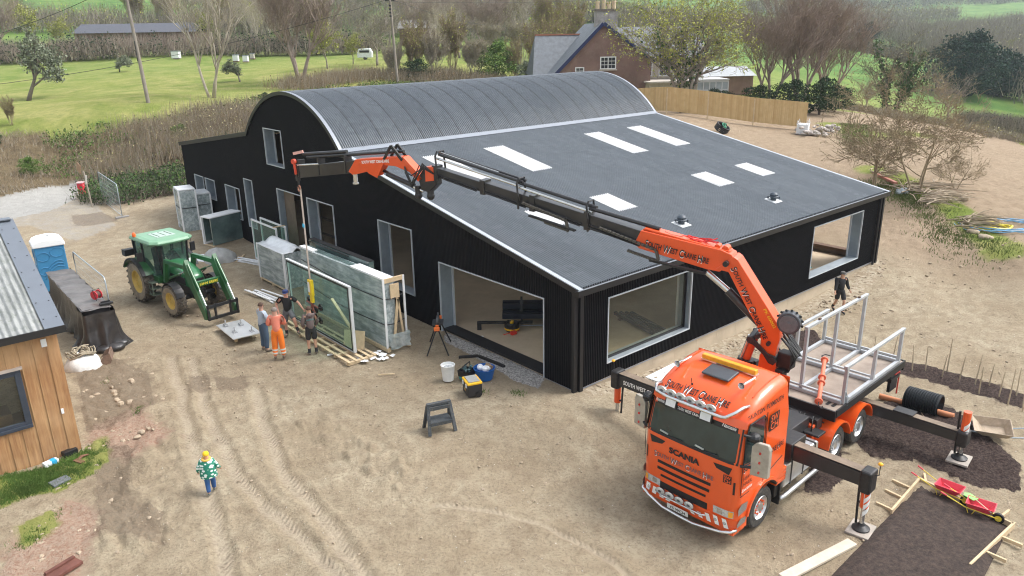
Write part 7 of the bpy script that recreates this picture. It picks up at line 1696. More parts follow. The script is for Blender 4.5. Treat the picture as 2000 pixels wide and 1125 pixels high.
for k in range(14): y = -6.70-k*.066; c_0 = at(7.07+(k*.066)*.1, y, .33); mb.lathe([(.29, -.024), (.33, -.01), (.33, .01), (.29, .024)], c_0, 'y', 24)
mb.tube(at(7.07, -6.68, .33), at(7.16, -7.58, .33), .285, n=24, cap=False); bp_ = mb.build('ribbed_pipe', M_HOSE); bp_.data.materials[0] = mat('ribbed_black', (.02, .024, .028), .35); tag(bp_, 'short ribbed black drainage pipe sitting over the orange pipe', 'drainage pipe')
ct = MB().tube(at(6.9, -7.2, .05), at(5.75, -8.1, .05), .018, n=6).build('cane', mat('bamboo', (.50, .36, .24), .7)); tag(ct, 'thin brown cane lying on the dark soil near the rear crane foot', 'cane')
bw = empty('slatted_panel', at(3.75, -.55, .04), R(2), 'white slatted panel on the stones between the barn and the cab', 'slatted panel')
for k in range(5): MB().bx(-.75, .75, -.30+k*.13, -.20+k*.13, 0, .05).build('slat', M_CARD, bw)
# planted whips along the soil strip
mb0 = None; g_ = 'planted whips along the soil strip'; random.seed(15)
wl = [(u, v) for u, v in ((1600, 690), (1640, 700), (1672, 690), (1705, 708), (1740, 712), (1782, 722), (1808, 722), (1840, 735), (1850, 722), (1873, 742), (1905, 748), (1912, 768), (1932, 752), (1950, 776), (1968, 790), (1985, 772), (1998, 800))]
for k, (u, v) in enumerate(wl):
    p = GZ(u, v, -.42); a = random.uniform(-.10, .10); h_ = random.uniform(.75, 1.25)
    if mb0 is None:
        mb0 = MB(); mb0.path([(0, 0, -.1), (.02, .01, .5), (.03, .03, 1.0)], [.024, .018, .009], 5)
        for q in range(4): mb0.path([(.02, .01, .45+.12*q), (.02+.08*math.cos(q*2), .08*math.sin(q*2), .6+.12*q)], [.006, .003], 4)
        mw = mb0.build('whip', mat('whip_bark', (.46, .37, .26), .8)); o = mw
    else: o = mw.copy(); COL.objects.link(o)
    o.location = at(p[0], p[1]); o.scale = (1, 1, h_); o.rotation_euler = (a, a*.5, k*1.3)
    tag(o, 'bare young whip with thin side twigs planted in the dark soil strip', 'sapling', g_)
# brash line, logs, pipes on the field
def gp(u, v): return G(u, v)
random.seed(33)
def brash(u, v, n, L, spread, label, m_, seed):
    random.seed(seed); c_0 = gp(u, v); mb = MB()
    for k in range(n):
        a = random.gauss(-.75, .6); l = L*random.uniform(.4, 1); x, y = random.gauss(0, spread), random.gauss(0, spread*.6)
        z = random.uniform(.03, .35); d = Vector((math.cos(a), math.sin(a), random.uniform(-.12, .12)))*l; p_ = Vector((x, y, z)); b_ = p_+d*.5+Vector((random.uniform(-.1, .1), random.uniform(-.1, .1), .05))
        mb.path([p_, b_, p_+d], [random.uniform(.02, .05), .03, .012], 5)
    o = mb.build('brushwood', m_, loc=c_0); return tag(o, label, 'brushwood')
M_LOG = mat('cut_wood', (.42, .34, .25), .85, 0, .3, 4)
brash(1790, 372, 60, 2.2, .8, 'pale cut branches heaped under the two bare trees', M_LOG, 1); brash(1835, 385, 40, 1.6, .7, 'grey brushwood heap to the right of the bare trees', M_LOG, 2); brash(1890, 440, 60, 1.8, .7, 'brown brushwood heap beside the yellow pipe coil', mat('brown_twigs', (.26, .21, .14), .85, 0, .3), 3); brash(1815, 395, 40, 1.8, .5, 'low line of twigs lying on the grass strip', M_LOG, 4); brash(1720, 345, 30, 1.4, .5, 'small twig heap at the foot of the leaning bare tree', M_LOG, 5)
a_, b_ = gp(1706, 340), gp(1750, 361); o = MB().beam((0, 0, .08), tuple(b_-a_+Vector((0, 0, .08))), .22, .16).build('red_duct', mat('duct_red', (.55, .22, .16), .6), loc=a_); tag(o, 'reddish length of ducting on the bare earth below the leaning tree', 'duct')
p = gp(1763, 375); lump('silver_sheet', p, .5, mat('silver_blue', (.40, .46, .50), .35, .3, .2, 8, bump=.6), 41, (1.1, .8, .5), .2, 'crumpled silver sheet beside the reddish duct', 'foil sheet')
for k, (u, v, r_, lab) in enumerate(((1897, 457, .32, 'pale flat boulder under the brown brushwood'), (1922, 468, .36, 'pale upright boulder by the pipe coil'), (1880, 392, .4, 'weathered boulder at the end of the branch heap'))):
    c_0 = gp(u, v); mb = MB(); rock(mb, (0, 0, r_*.3), r_, np.random.RandomState(k)); tag(mb.build('boulder', M_ROCK, loc=c_0, smooth=True), lab, 'boulder')
cy_ = gp(1925, 448); mb = MB()
for k in range(3): mb.path([(1.1*math.cos(a)*(1-.05*k)+.1*k, .55*math.sin(a)*(1+.1*k), .05+.05*k+.1*math.sin(a*2+k)**2) for a in np.linspace(0, 6.28, 26)[:-1]], .05, 6, True)
o = mb.build('pipe_coil', mat('yellow_pipe', (.72, .60, .05), .5), loc=cy_, smooth=True); o.rotation_euler[2] = -.9; tag(o, 'yellow pipe coiled on the grass strip', 'pipe coil')
cy_ = gp(1958, 445); mb = MB()
for k in range(5): mb.path([((1.5+.22*k)*math.cos(a), (1.0+.12*k)*math.sin(a), .05+.16*abs(math.sin(a*1.5+k))) for a in np.linspace(0, 6.28, 34)[:-1]], .024, 6, True)
o = mb.build('pipe_coil', mat('blue_pipe', (.16, .38, .60), .5), loc=cy_, smooth=True); o.rotation_euler[2] = -.8; tag(o, 'loose coil of blue water pipe on the field edge', 'pipe coil')
pb_ = gp(1893, 270); o = MB().box((0, 0, .06), (2.2, .12, .1)).build('field_log', M_LOG, loc=pb_); o.rotation_euler[2] = -.9; tag(o, 'single grey pole lying out on the brown field', 'pole')
# close-boarded fence
M_FENCE = None
def fence_mat():
    g = NT('new_fence_boards'); v = g.coord(); sp = g.n('ShaderNodeSeparateXYZ'); g.link(v, sp.inputs[0]); cell = g.math('FLOOR', g.math('DIVIDE', sp.outputs[0], .15)); wn = g.n('ShaderNodeTexWhiteNoise', noise_dimensions='1D'); g.link(cell, wn.inputs['W'])
    c = g.mix(wn.outputs['Value'], (.50, .34, .155), (.62, .45, .23)); c = g.mix(g.mapr(g.noise(v, 2., 4), .4, .7, 0, .5), c, (.45, .28, .11)); g.link(c, g.b.inputs['Base Color']); g.b.inputs['Roughness'].default_value = .8; return g.m
M_FENCE = fence_mat()
def fence_run(pts, h, label):
    a0 = pts[0]; ang = math.atan2(pts[-1].y-a0.y, pts[-1].x-a0.x); r_ = empty('board_fence', a0, ang, label, 'fence'); inv = (Matrix.Translation(a0) @ Matrix.Rotation(ang, 4, 'Z')).inverted()
    Q = [inv @ p for p in pts]; mb = MB(); mp = MB()
    for a, b in zip(Q[:-1], Q[1:]):
        L = (b-a).length; n_ = max(1, int(L/.15)); d = (b-a)/n_
        for k in range(n_):
            p_ = a+d*k; q_ = a+d*(k+.97); dy = .02*(k % 2); s_ = Vector((0, -dy-.03, 0)); mb.add([p_+s_, q_+s_, q_+s_+Vector((0, 0, h)), p_+s_+Vector((0, 0, h)), p_+s_+Vector((0, .02, 0)), q_+s_+Vector((0, .02, 0)), q_+s_+Vector((0, .02, h)), p_+s_+Vector((0, .02, h))], [(0, 1, 2, 3), (7, 6, 5, 4), (3, 2, 6, 7), (0, 4, 5, 1), (0, 3, 7, 4), (1, 5, 6, 2)])
        for k in range(max(1, int(L/2.6))):
            p_ = a+(b-a)*k/max(1, int(L/2.6)); MB().box(p_+Vector((0, -.0, h/2-.25)), (.1, .1, h+.3)).build('post', M_PALE, r_)
    mb.build('boards', M_FENCE, r_)
fl = [at_depth(u, v, D) for u, v, D in ((1245, 226, 69.5), (1300, 252, 67), (1380, 252, 66), (1470, 251, 65), (1574, 250, 63.5))]
fp = [Vector((p[0], p[1], H(p[0], p[1])+.25)) for p in fl]
fence_run(fp, 2.02, 'new pale close-boarded fence curving behind the barn roof')
p = gp(1567, 262); bgk = empty('bulk_bag', p, .4, 'white bulk bag standing at the right end of the board fence', 'bulk bag')
MB().bx(-.5, .5, -.45, .45, 0, .85).build('bag', mat('bag_white', (.72, .73, .74), .7, 0, .06, 3, bump=.4, bs=5), bgk, bev=.08); mb = MB()
for sx in (-1, 1):
    for sy in (-1, 1): mb.path([(sx*.48, sy*.3, .8), (sx*.6, sy*.38, 1.15), (sx*.42, sy*.46, .82)], .03, 5)
mb.build('lifting_loop', MATS['bag_white'], bgk)
p = gp(1595, 262); random.seed(3); mb = MB(); rs4 = np.random.RandomState(8)
for k in range(60): rock(mb, (rs4.randn()*1.1, rs4.randn()*.7, .1+.7*rs4.rand()*max(0, 1-abs(rs4.randn())*.6)), rs4.uniform(.12, .28), rs4)
o = mb.build('rubble_heap', mat('grey_rubble', (.40, .36, .33), .9, 0, .3, 5), loc=p); tag(o, 'grey heap of rubble beside the white bulk bag', 'rubble heap', kind='stuff')
p = gp(1421, 262); ty = empty('hose_bundle', p+Vector((0, 0, .15)), .3, 'black and green hose bundle leaning at the foot of the board fence', 'hose bundle'); mb = MB()
for k in range(4): mb.path([(.62*math.cos(a)*(1+.03*k), .12*k-.2, .55+.52*math.sin(a)) for a in np.linspace(0, 6.28, 22)[:-1]], .07, 6, True)
mb.build('coil', M_HOSE, ty, smooth=True); ty.rotation_euler[0] = -1.0; MB().path([(.5*math.cos(a), -.3, .5+.25*math.sin(a*1.3)) for a in np.linspace(0, 5, 16)], .05, 6).build('green_hose', mat('hose_green', (.03, .22, .12), .6), ty)
# ---------------------------------------------------------------- poles and wires
def post_pole(u, v, D, h, label, lean=0., arm=False):
    q = at_depth(u, v, D); p = Vector((q[0], q[1], H(q[0], q[1])-.3)); r_ = empty('utility_pole', p, YAW-math.pi/2, label, 'utility pole', 'wooden utility poles')
    MB().tube((0, 0, 0), (lean, 0, h), .16, .11, 12).build('pole', mat('grey_pole', (.27, .235, .20), .85, 0, .2, 1.5), r_, smooth='auto')
    mb = MB()
    if arm:
        mb.beam((lean-.5, 0, h-.5), (lean+.5, 0, h-.5), .1, .1); mb.tube((lean-.4, 0, h-.45), (lean-.4, 0, h-.2), .05).tube((lean+.4, 0, h-.45), (lean+.4, 0, h-.2), .05)
        for k in range(4): mb.box((lean, -.14, h-1.-.35*k), (.22, .1, .16))
    else: mb.box((lean*.45-.05, -.15, h*.45), (.05, .05, 1.6))
    mb.build('crossarm' if arm else 'cable_guard', M_DK, r_); return p+Vector((lean*math.cos(YAW-math.pi/2), lean*math.sin(YAW-math.pi/2), h-.3))
P1 = post_pole(290, 201, 64, 9.8, 'tall grey wooden pole standing at the orchard edge left of the barn', -.45)
P2 = post_pole(777, 166, 84, 9.4, 'wooden pole with a crossarm behind the barrel roof', -.3, True)
P3 = post_pole(1028, 62, 150, 5.0, 'distant small pole above the shrubs left of the stone house', 0, False)
def wire(a, b, sag, name='overhead_wire', label='', r_=.022):
    a, b = Vector(a), Vector(b); pts = [a.lerp(b, t)-Vector((0, 0, sag*4*t*(1-t))) for t in np.linspace(0, 1, 18)]
    o = MB().path(pts, r_, 4).build(name, mat('wire_black', (.03, .03, .03), .6)); tag(o, label, 'cable')
far_l = Vector(at_depth(-260, 190, 70)); wire(P2, far_l, 1.5, label='overhead cable crossing the orchard from the crossarm pole to the left')
wire(P1+Vector((0, 0, .2)), Vector(at_depth(-120, 95, 75)), .6, label='upper cable running left from the tall grey pole'); wire(P2, P3, 1.2, label='thin cable from the crossarm pole towards the house'); wire(P2+Vector((0, 0, -.3)), Vector(at_depth(1500, -30, 110)), .9, label='cable passing above the house chimney', r_=.015)
# ---------------------------------------------------------------- stone house behind
M_ROUGH = mat('pebble_dash', (.20, .125, .105), .95, 0, .25, .5, bump=.3, bs=6, dirt=.25, dirtcol=(.34, .30, .23))
M_SLATE = mat('blue_slate', (.13, .145, .165), .6, 0, .22, 2.5, bump=.25, bs=4); M_BARGE = mat('blue_bargeboard', (.010, .020, .085), .5)
M_STONE = mat('pale_render', (.50, .46, .41), .9, 0, .15, .8, dirt=.3)
hb = at_depth(1180, 214, 81); hz = float(hbase(hb[0], hb[1])[0]); hang = YAW-math.pi/2+R(6)
hs_e = empty('stone_house', (hb[0], hb[1], hz), hang, 'reddish rendered house with slate roofs, blue gable boards and a tall chimney', 'house')
# local: x to the right of the picture, y away; gable faces the camera
HX0, HX1, HA, HEv, HAp = -6.3, 4.9, -.3, 3.0, 8.6
mb = MB().prism([(HX0, 0), (HX1, 0), (HX1, 5.0), (HX1-.6, 5.2), (HA, HAp), (HX0, 2.7)], 0, 9, 'xz'); mb.build('wall', M_ROUGH, hs_e)
def slab2(a, b, y0, y1, th): 
    d = Vector((b[0]-a[0], b[1]-a[1])); n_ = Vector((-d.y, d.x)).normalized()*th
    return MB().prism([a, b, (b[0]+n_.x, b[1]+n_.y), (a[0]+n_.x, a[1]+n_.y)], y0, y1, 'xz')
rfh = slab2((HX0-.35, 2.4), (HA, HAp+.02), -.25, 9.2, .14).build('roof', M_SLATE, hs_e); slab2((HA, HAp+.02), (HX1+.3, 4.95), -.25, 9.2, .14).build('roof', M_SLATE, hs_e)
mb = MB(); mb.v = []; 
for a, b in (((HX0-.4, 2.32), (HA, HAp+.06)), ((HA, HAp+.06), (HX1+.3, 4.85))):
    d = Vector((b[0]-a[0], b[1]-a[1])); n_ = Vector((-d.y, d.x)).normalized()*.36; mb.prism([(a[0]-n_.x*.4, a[1]-n_.y*.4), (b[0]-n_.x*.4, b[1]-n_.y*.4), (b[0]+n_.x*.5, b[1]+n_.y*.5), (a[0]+n_.x*.5, a[1]+n_.y*.5)], -.32, -.26)
mb.build('bargeboard', M_BARGE, hs_e)
slab2((-8.0, 2.9), (-5.5, 7.4), 3.2, 12, .15).build('rear_roof', M_SLATE, hs_e) if False else None
# rear range to the left with its own slate roof sloping to the camera
mb = MB(); mb.bx(-6.9, -1.5, 3.5, 8.5, 0, 3.6); mb.build('rear_wall', M_ROUGH, hs_e)
mb = MB(); mb.add([(-7.2, 3.2, 3.4), (-.8, 3.2, 3.4), (-1.0, 6.2, 7.6), (-6.5, 6.2, 7.6), (-7.2, 9.2, 3.4), (-.8, 9.2, 3.4)], [(0, 1, 2, 3), (3, 2, 5, 4), (0, 3, 4)]); mb.build('rear_roof', M_SLATE, hs_e)
MB().bx(-6.5, -1.0, 6.1, 6.3, 7.55, 7.7).build('ridge_tile', mat('red_ridge', (.34, .14, .09), .8), hs_e)
MB().bx(-7.25, -5.6, 3.0, 3.25, 3.1, 3.4).build('eave_board', M_BARGE, hs_e)
def hwin(x, z, w_, h_, y=-.02, lights=2, par=None):
    f = MB().bx(x-w_/2, x+w_/2, y-.06, y, z, z+h_).build('window', M_CARD, par or hs_e)
    n_ = lights
    for k in range(n_):
        for r_ in range(3 if h_ > 1 else 2):
            rows = 3 if h_ > 1 else 2; xw = (w_-.14)/n_; a = x-w_/2+.07+k*xw; zz = z+.07+r_*(h_-.14)/rows
            for c_ in range(2): MB().bx(a+.03+c_*(xw-.06)/2+.01, a+.03+(c_+1)*(xw-.06)/2-.02, y-.065, y-.061, zz+.02, zz+(h_-.14)/rows-.03).build('pane', mat('house_glass', (.03, .035, .045), .1, 0, .3), f)
    MB().bx(x-w_/2-.1, x+w_/2+.1, y-.16, y-.0, z-.14, z-.02).build('window_sill', M_STONE, f)
hwin(-2.7, 3.35, .95, 1.05, lights=1); hwin(.3, 4.15, 1.7, 1.25, lights=2)
# chimney
cb_ = MB().bx(-.8, 1.5, 1.2, 2.2, 7.2, 9.9).build('chimney', mat('chimney_render', (.32, .30, .29), .9, 0, .3, 1.2, dirt=.4, dirtcol=(.16, .14, .13)), hs_e); MB().bx(-.92, 1.62, 1.1, 2.3, 9.9, 10.1).build('chimney_cap', mat('cap_dark', (.15, .13, .11), .9), cb_)
for k, (x, h_) in enumerate(((-.55, .75), (.1, 1.15), (.65, .7), (1.2, .8))): MB().lathe([(.22, 10.1), (.20, 10.1+h_*.8), (.25, 10.1+h_*.85), (.23, 10.1+h_), (.12, 10.1+h_)], (x, 1.7, 0), 'z', 10).build('chimney_pot', mat('buff_pot', (.56, .44, .30), .8, 0, .15), cb_)
# right-hand range: slate roof sloping to the camera, pale bays, conservatory
mb = MB().bx(4.3, 11.5, 2.5, 9, 0, 5.2).build('side_wall', M_STONE, hs_e)
MB().add([(3.2, 1.8, 5.1), (12, 1.8, 5.1), (11.2, 5.2, 8.3), (1.8, 5.2, 8.3), (12, 9, 5.1), (3.2, 9, 5.1)], [(0, 1, 2, 3), (3, 2, 4, 5), (1, 4, 2)]).build('side_roof', M_SLATE, hs_e)
for x in (5.3, 7.0, 8.6, 10.2): hwin(x, 3.2, 1.0, 1.5, 2.48, 1)
MB().bx(4.4, 9.6, -1.4, 2.45, 0, 2.7).build('porch_wall', mat('porch_render', (.42, .38, .28), .9, 0, .15), hs_e); MB().bx(4.2, 9.8, -1.6, 2.45, 2.7, 2.86).build('porch_roof', M_STONE, hs_e)
hwin(5.1, 1.0, .9, 1.1, -1.42, 1); MB().tube((7.6, -1.5, 0), (7.6, -1.5, 2.75), .06).build('drain_pipe', M_BLK, hs_e)
cn = MB().bx(9.8, 13.2, -.6, 2.4, 0, .8).build('conservatory_base', M_STONE, hs_e); mb = MB()
for x in np.arange(9.85, 13.3, .68): mb.bx(x-.05, x+.05, -.62, -.55, .8, 2.7)
mb.bx(9.8, 13.25, -.62, -.55, 2.6, 2.8).bx(9.8, 13.25, -.62, -.55, 1.75, 1.85).bx(9.7, 13.3, -.7, 2.4, 2.8, 2.92); mb.build('conservatory_frame', M_CARD, cn); MB().bx(9.85, 13.2, -.54, -.52, .8, 2.6).build('glazing', mat('sky_glass', (.45, .50, .53), .1, 0, .2, 1), cn)
q = at_depth(1425, 150, 92); ob_ = empty('outbuilding', (q[0], q[1], H(q[0], q[1])), hang, 'low outbuilding with a pale grey roof beyond the board fence', 'outbuilding'); MB().bx(-3, 3, 0, 3, 0, 2.2).build('wall', M_ROUGH, ob_); MB().add([(-3.3, -.3, 2.2), (3.3, -.3, 2.2), (3.3, 3.2, 3.2), (-3.3, 3.2, 3.2)], [(0, 1, 2, 3)]).build('roof', mat('grey_lid', (.34, .36, .37), .6), ob_)
# far barns, caravan, hives
def longshed(u0, u1, v, D, h, label, rc, wc, slope=1.6):
    a, b = at_depth(u0, v, D), at_depth(u1, v, D); a[2] = H(a[0], a[1]); ang = math.atan2(b[1]-a[1], b[0]-a[0]); L = math.hypot(b[0]-a[0], b[1]-a[1])
    r_ = empty('farm_shed', a, ang, label, 'farm shed'); MB().bx(0, L, 0, 7, -1, h).build('wall', wc, r_); MB().add([(-.3, -.4, h), (L+.3, -.4, h), (L+.3, 3.5, h+slope), (-.3, 3.5, h+slope), (L+.3, 7.4, h), (-.3, 7.4, h)], [(0, 1, 2, 3), (3, 2, 4, 5)]).build('roof', rc, r_)
longshed(150, 385, 96, 138, 2.4, 'long low farm shed with a dark grey roof beyond the orchard', mat('shed_roof_far', (.085, .09, .11), .8), mat('shed_wall_far', (.16, .10, .07), .9))
longshed(780, 850, 62, 150, 3.0, 'grey farm shed half hidden by bare trees above the caravan', mat('shed_roof_grey', (.26, .26, .26), .8), mat('shed_wall_far', (.16, .10, .07), .9))
q = at_depth(711, 78, 112); cv = empty('caravan', (q[0], q[1], H(q[0], q[1])), YAW, 'small white caravan parked among the trees behind the orchard', 'caravan'); cv.scale = (.65, .65, .65); MB().prism([(-1.6, .4), (1.6, .4), (1.7, 1.4), (1.3, 2.3), (-1.2, 2.4), (-1.7, 1.5)], -1, 1, 'yz').build('body', mat('caravan_white', (.66, .68, .70), .5), cv, bev=.1); MB().bx(-1.04, -1.01, -1.1, 1.1, 1.5, 2.0).build('window', M_BLK, cv); MB().tube((-1, 0, .3), (1, 0, .3), .3, n=14).build('wheel', M_RUB, cv)
for k, (u, v, D, s, lab) in enumerate(((343, 101, 122, 1.15, 'wide pale box hive by the hedge, alone and farthest left'), (459, 101, 118, .8, 'white box hive nearest the leafless leaning tree'), (478, 100, 117, .75, 'white box hive in the middle of the hedge-side row'), (491, 96, 122, .6, 'small grey box hive at the right end of the row'))):
    q = at_depth(u, v, D); hv = empty('beehive', (q[0], q[1], H(q[0], q[1])), YAW, lab, 'beehive', 'white beehives along the orchard hedge'); MB().bx(-s*.45, s*.45, -s*.5, s*.5, .15, .6*s+.5).build('box', M_CARD if k < 3 else M_STONE, hv); MB().bx(-s*.5, s*.5, -s*.56, s*.56, .6*s+.5, .6*s+.6).build('lid', M_TRIM, hv)
    MB().bx(-.4, .4, -.4, .4, 0, .14).build('stand', M_BROWNT, hv)
# ---------------------------------------------------------------- vegetation
def bark(name, c, var=.25): return mat(name, c, .9, 0, var, 1.6)
M_BK = {'grey': bark('bark_grey', (.27, .235, .195)), 'dark': bark('bark_dark', (.15, .125, .10)), 'pale': bark('bark_pale', (.40, .35, .28)), 'red': bark('bark_red', (.31, .245, .205)), 'tan': bark('bark_tan', (.33, .26, .17))}
def leafm(name, c, v=.35):
    g = NT(name); ob = g.coord('Object'); n = g.noise(ob, 1.1, 4, .7); n2 = g.noise(ob, 9., 2)
    k = g.mix(g.mapr(n, .35, .65), tuple(x*(1-v) for x in c), tuple(min(1, x*(1+v)) for x in c)); k = g.mix(g.mapr(n2, .35, .7, 0, .5), k, tuple(x*.55 for x in c))
    g.link(k, g.b.inputs['Base Color']); g.b.inputs['Roughness'].default_value = .8; g.b.inputs['Specular IOR Level'].default_value = .2; return g.m
M_LF = {'yg': leafm('leaf_yellow_green', (.36, .38, .09)), 'willow': leafm('leaf_willow', (.42, .44, .10)), 'green': leafm('leaf_green', (.12, .20, .045)), 'dark': leafm('leaf_dark', (.028, .055, .022)), 'grey': leafm('leaf_grey_green', (.22, .25, .17)), 'bud': leafm('leaf_bud', (.36, .33, .16)), 'brown': leafm('leaf_brown', (.30, .21, .12)), 'pine': leafm('needle_dark', (.018, .048, .032)), 'ivy': leafm('leaf_ivy', (.06, .11, .035))}
class Cloud:
    """numpy triangle collector for twigs and leaves"""
    def __init__(s): s.v = []; s.m = []
    def twigs(s, base, d, w, m=0):            # thin tapering blades, base (n,3), d (n,3)
        n = len(base)
        if not n: return
        c = np.cross(d, np.random.randn(n, 3)); c /= np.linalg.norm(c, axis=1)[:, None]+1e-9; w = np.asarray(w).reshape(-1, 1)
        s.v.append(np.stack([base-c*w, base+c*w, base+d], 1)); s.m.append(np.full(n, m))
        c2 = np.cross(d, c); c2 /= np.linalg.norm(c2, axis=1)[:, None]+1e-9
        s.v.append(np.stack([base-c2*w, base+c2*w, base+d], 1)); s.m.append(np.full(n, m))
    def leaves(s, p, size, m=1):
        n = len(p)
        if not n: return
        a = np.random.randn(n, 3); a /= np.linalg.norm(a, axis=1)[:, None]; b = np.cross(a, np.random.randn(n, 3)); b /= np.linalg.norm(b, axis=1)[:, None]; z = np.asarray(size).reshape(-1, 1)*np.random.uniform(.6, 1.3, (n, 1))
        s.v.append(np.stack([p-a*z*.5, p+b*z*.5, p+a*z*.5], 1)); s.m.append(np.full(n, m)); s.v.append(np.stack([p-a*z*.5, p+a*z*.5, p-b*z*.4], 1)); s.m.append(np.full(n, m))
    def mesh(s, name, mats):
        v = np.concatenate(s.v); mi = np.concatenate(s.m); n = len(v); me = bpy.data.meshes.new(name)
        me.vertices.add(3*n); me.vertices.foreach_set('co', v.reshape(-1).astype(np.float32)); me.loops.add(3*n); me.loops.foreach_set('vertex_index', np.arange(3*n, dtype=np.int32))
        me.polygons.add(n); me.polygons.foreach_set('loop_start', np.arange(0, 3*n, 3, dtype=np.int32)); me.polygons.foreach_set('material_index', mi.astype(np.int32)); me.update(calc_edges=True)
        for m in mats: me.materials.append(m)
        return me
def rot_about(d, ang, az_):
    d, s_, u = frame(d); return (d*math.cos(ang)+(s_*math.cos(az_)+u*math.sin(az_))*math.sin(ang)).normalized()
def grow(seed, h, stems=1, lean=(0, 0), split=.45, spread=.55, up=.18, levels=5, r0=.16, twig=.5, ntw=7, fork_h=.35, droop=0., kids=(4, 4, 3, 3), wob=.12, wid=1.):
    """limbs as tubes (kept for the trunk part) and a cloud of fine twigs; returns MB, cloud, tip points"""
    rs = random.Random(seed); np.random.seed(seed); trunk = MB(); cl = Cloud(); tips = []; fine = MB()
    def limb(p, d, L, r, lv):
        n = 5 if lv < 2 else 3; pts = [p]; q = p.copy(); dd = d.copy()
        for i in range(n):
            dd = (dd+Vector((rs.uniform(-wob, wob), rs.uniform(-wob, wob), rs.uniform(-wob, wob)+up*.25*(1 if lv else .4)-droop*lv*.12))).normalized(); q = q+dd*(L/n); pts.append(q.copy())
        rr = [r*(1-.52*i/n) for i in range(n+1)]; (trunk if lv <= 1 else fine).path(pts, rr, 7 if lv == 0 else 5 if lv == 1 else 3)
        if lv >= levels-1:
            for i in range(1, n+1):
                for k in range(max(1, ntw//3)): tips.append((pts[i], rot_about(dd, rs.uniform(.1, .9), rs.uniform(0, 6.28)), L))
            return
        k_ = kids[min(lv, len(kids)-1)]
        for k in range(k_):
            t = rs.uniform(fork_h if lv == 0 else .25, 1) if k else 1.; i = min(n-1, int(t*n)); b = pts[i].lerp(pts[i+1], t*n-i)
            nd = rot_about(dd, rs.uniform(.5, 1.25)*spread*(1 if k else .5), k*2.4+rs.uniform(-.5, .5)+seed); nd = (nd+Vector((0, 0, up))).normalized(); nd = Vector((nd.x*wid, nd.y*wid, nd.z)).normalized()
            limb(b, nd, L*rs.uniform(.55, .8)*(.95 if k == 0 else .85), rr[i]*.68, lv+1)
    for s in range(stems):
        a = s*2.4+seed; d = Vector((lean[0]+(.28*math.cos(a) if stems > 1 else 0), lean[1]+(.28*math.sin(a) if stems > 1 else 0), 1)).normalized()
        limb(Vector((.15*math.cos(a)*(stems > 1), .15*math.sin(a)*(stems > 1), -.2)), d, h*split*rs.uniform(.85, 1.1), r0*rs.uniform(.75, 1), 0)
    P = np.array([t[0] for t in tips]); D = np.array([t[1] for t in tips]); 
    reps = 1; P = np.repeat(P, reps, 0); D = np.repeat(D, reps, 0)+np.random.randn(len(P), 3)*.35; D[:, 2] += up*.6-droop; D /= np.linalg.norm(D, axis=1)[:, None]; Lw = np.random.uniform(.4, 1., (len(P), 1))*twig
    cl.twigs(P, D*Lw, .012+.005*np.random.rand(len(P)))
    v2 = P+D*Lw*np.random.uniform(.3, .9, (len(P), 1)); D2 = D+np.random.randn(len(P), 3)*.5; D2 /= np.linalg.norm(D2, axis=1)[:, None]; cl.twigs(v2, D2*Lw*.6, .008)
    E_ = P+D*Lw*np.random.uniform(.2, 1.05, (len(P), 1)); return trunk, fine, cl, E_
def tri_of(mb, cl, m=0):
    V_ = np.array(mb.v); 
    for f in mb.f:
        for i in range(1, len(f)-1): cl.v.append(V_[[f[0], f[i], f[i+1]]][None]); cl.m.append(np.array([m]))
TREES = {}
def tree_proto(key, bk, leaf=None, nleaf=0, lsize=.18, name='tree', ivy=0, **kw):
    trunk, fine, cl, E_ = grow(**kw); 
    if fine.v: tri_of(fine, cl)
    if nleaf:
        idx = np.random.randint(0, len(E_), nleaf); cl.leaves(E_[idx]+np.random.randn(nleaf, 3)*lsize*.6, lsize)
    if ivy:
        tv = np.array(trunk.v); idx = np.random.randint(0, int(len(tv)*.8), ivy); cl.leaves(tv[idx]+np.random.randn(ivy, 3)*np.array([.22, .22, .35]), .26, 2)
    tm = trunk.build('trunk', M_BK[bk], smooth=True); me_t = tm.data; bpy.data.objects.remove(tm)
    me_c = cl.mesh('crown', [M_BK[bk], M_LF[leaf or 'bud'], M_LF['ivy']]); TREES[key] = (me_t, me_c, name); return key
def put_tree(key, u, v, D, label, group=None, s=1., rz=0., cat='tree', sink=0., loc=None, sz=None):
    me_t, me_c, name = TREES[key]
    if loc is None: q = at_depth(u, v, D); loc = Vector((q[0], q[1], H(q[0], q[1])-sink))
    r_ = empty(name, loc, rz, label, cat, group); r_.scale = (s, s, sz or s)
    for nm, me_ in (('trunk', me_t), ('crown', me_c)): o = bpy.data.objects.new(nm, me_); COL.objects.link(o); o.parent = r_
    return r_
tree_proto('orchard', 'dark', 'grey', 4200, .17, 'apple_tree', seed=3, h=6.5, split=.42, spread=.75, up=.10, r0=.20, twig=.6, kids=(4, 4, 3, 3), lean=(-.35, 0))
tree_proto('bare', 'grey', 'bud', 500, .10, 'bare_tree', seed=11, h=10, split=.36, spread=.80, up=.12, r0=.20, twig=.75, ntw=4, kids=(6, 5, 4, 3))
tree_proto('bare2', 'red', 'bud', 500, .07, 'bare_tree', seed=23, h=11, stems=3, split=.36, spread=.62, up=.20, r0=.15, twig=1.0, ntw=2, kids=(6, 5, 4, 3))
tree_proto('bare3', 'pale', 'bud', 700, .09, 'bare_tree', seed=31, h=12, stems=3, split=.46, spread=.55, up=.20, r0=.13, twig=.6, ntw=3, kids=(7, 4, 3, 3), fork_h=.45)
tree_proto('spring', 'grey', 'yg', 2600, .17, 'budding_tree', seed=41, h=8, split=.36, spread=.80, up=.12, r0=.15, twig=.6, ntw=4, kids=(6, 5, 3, 3))
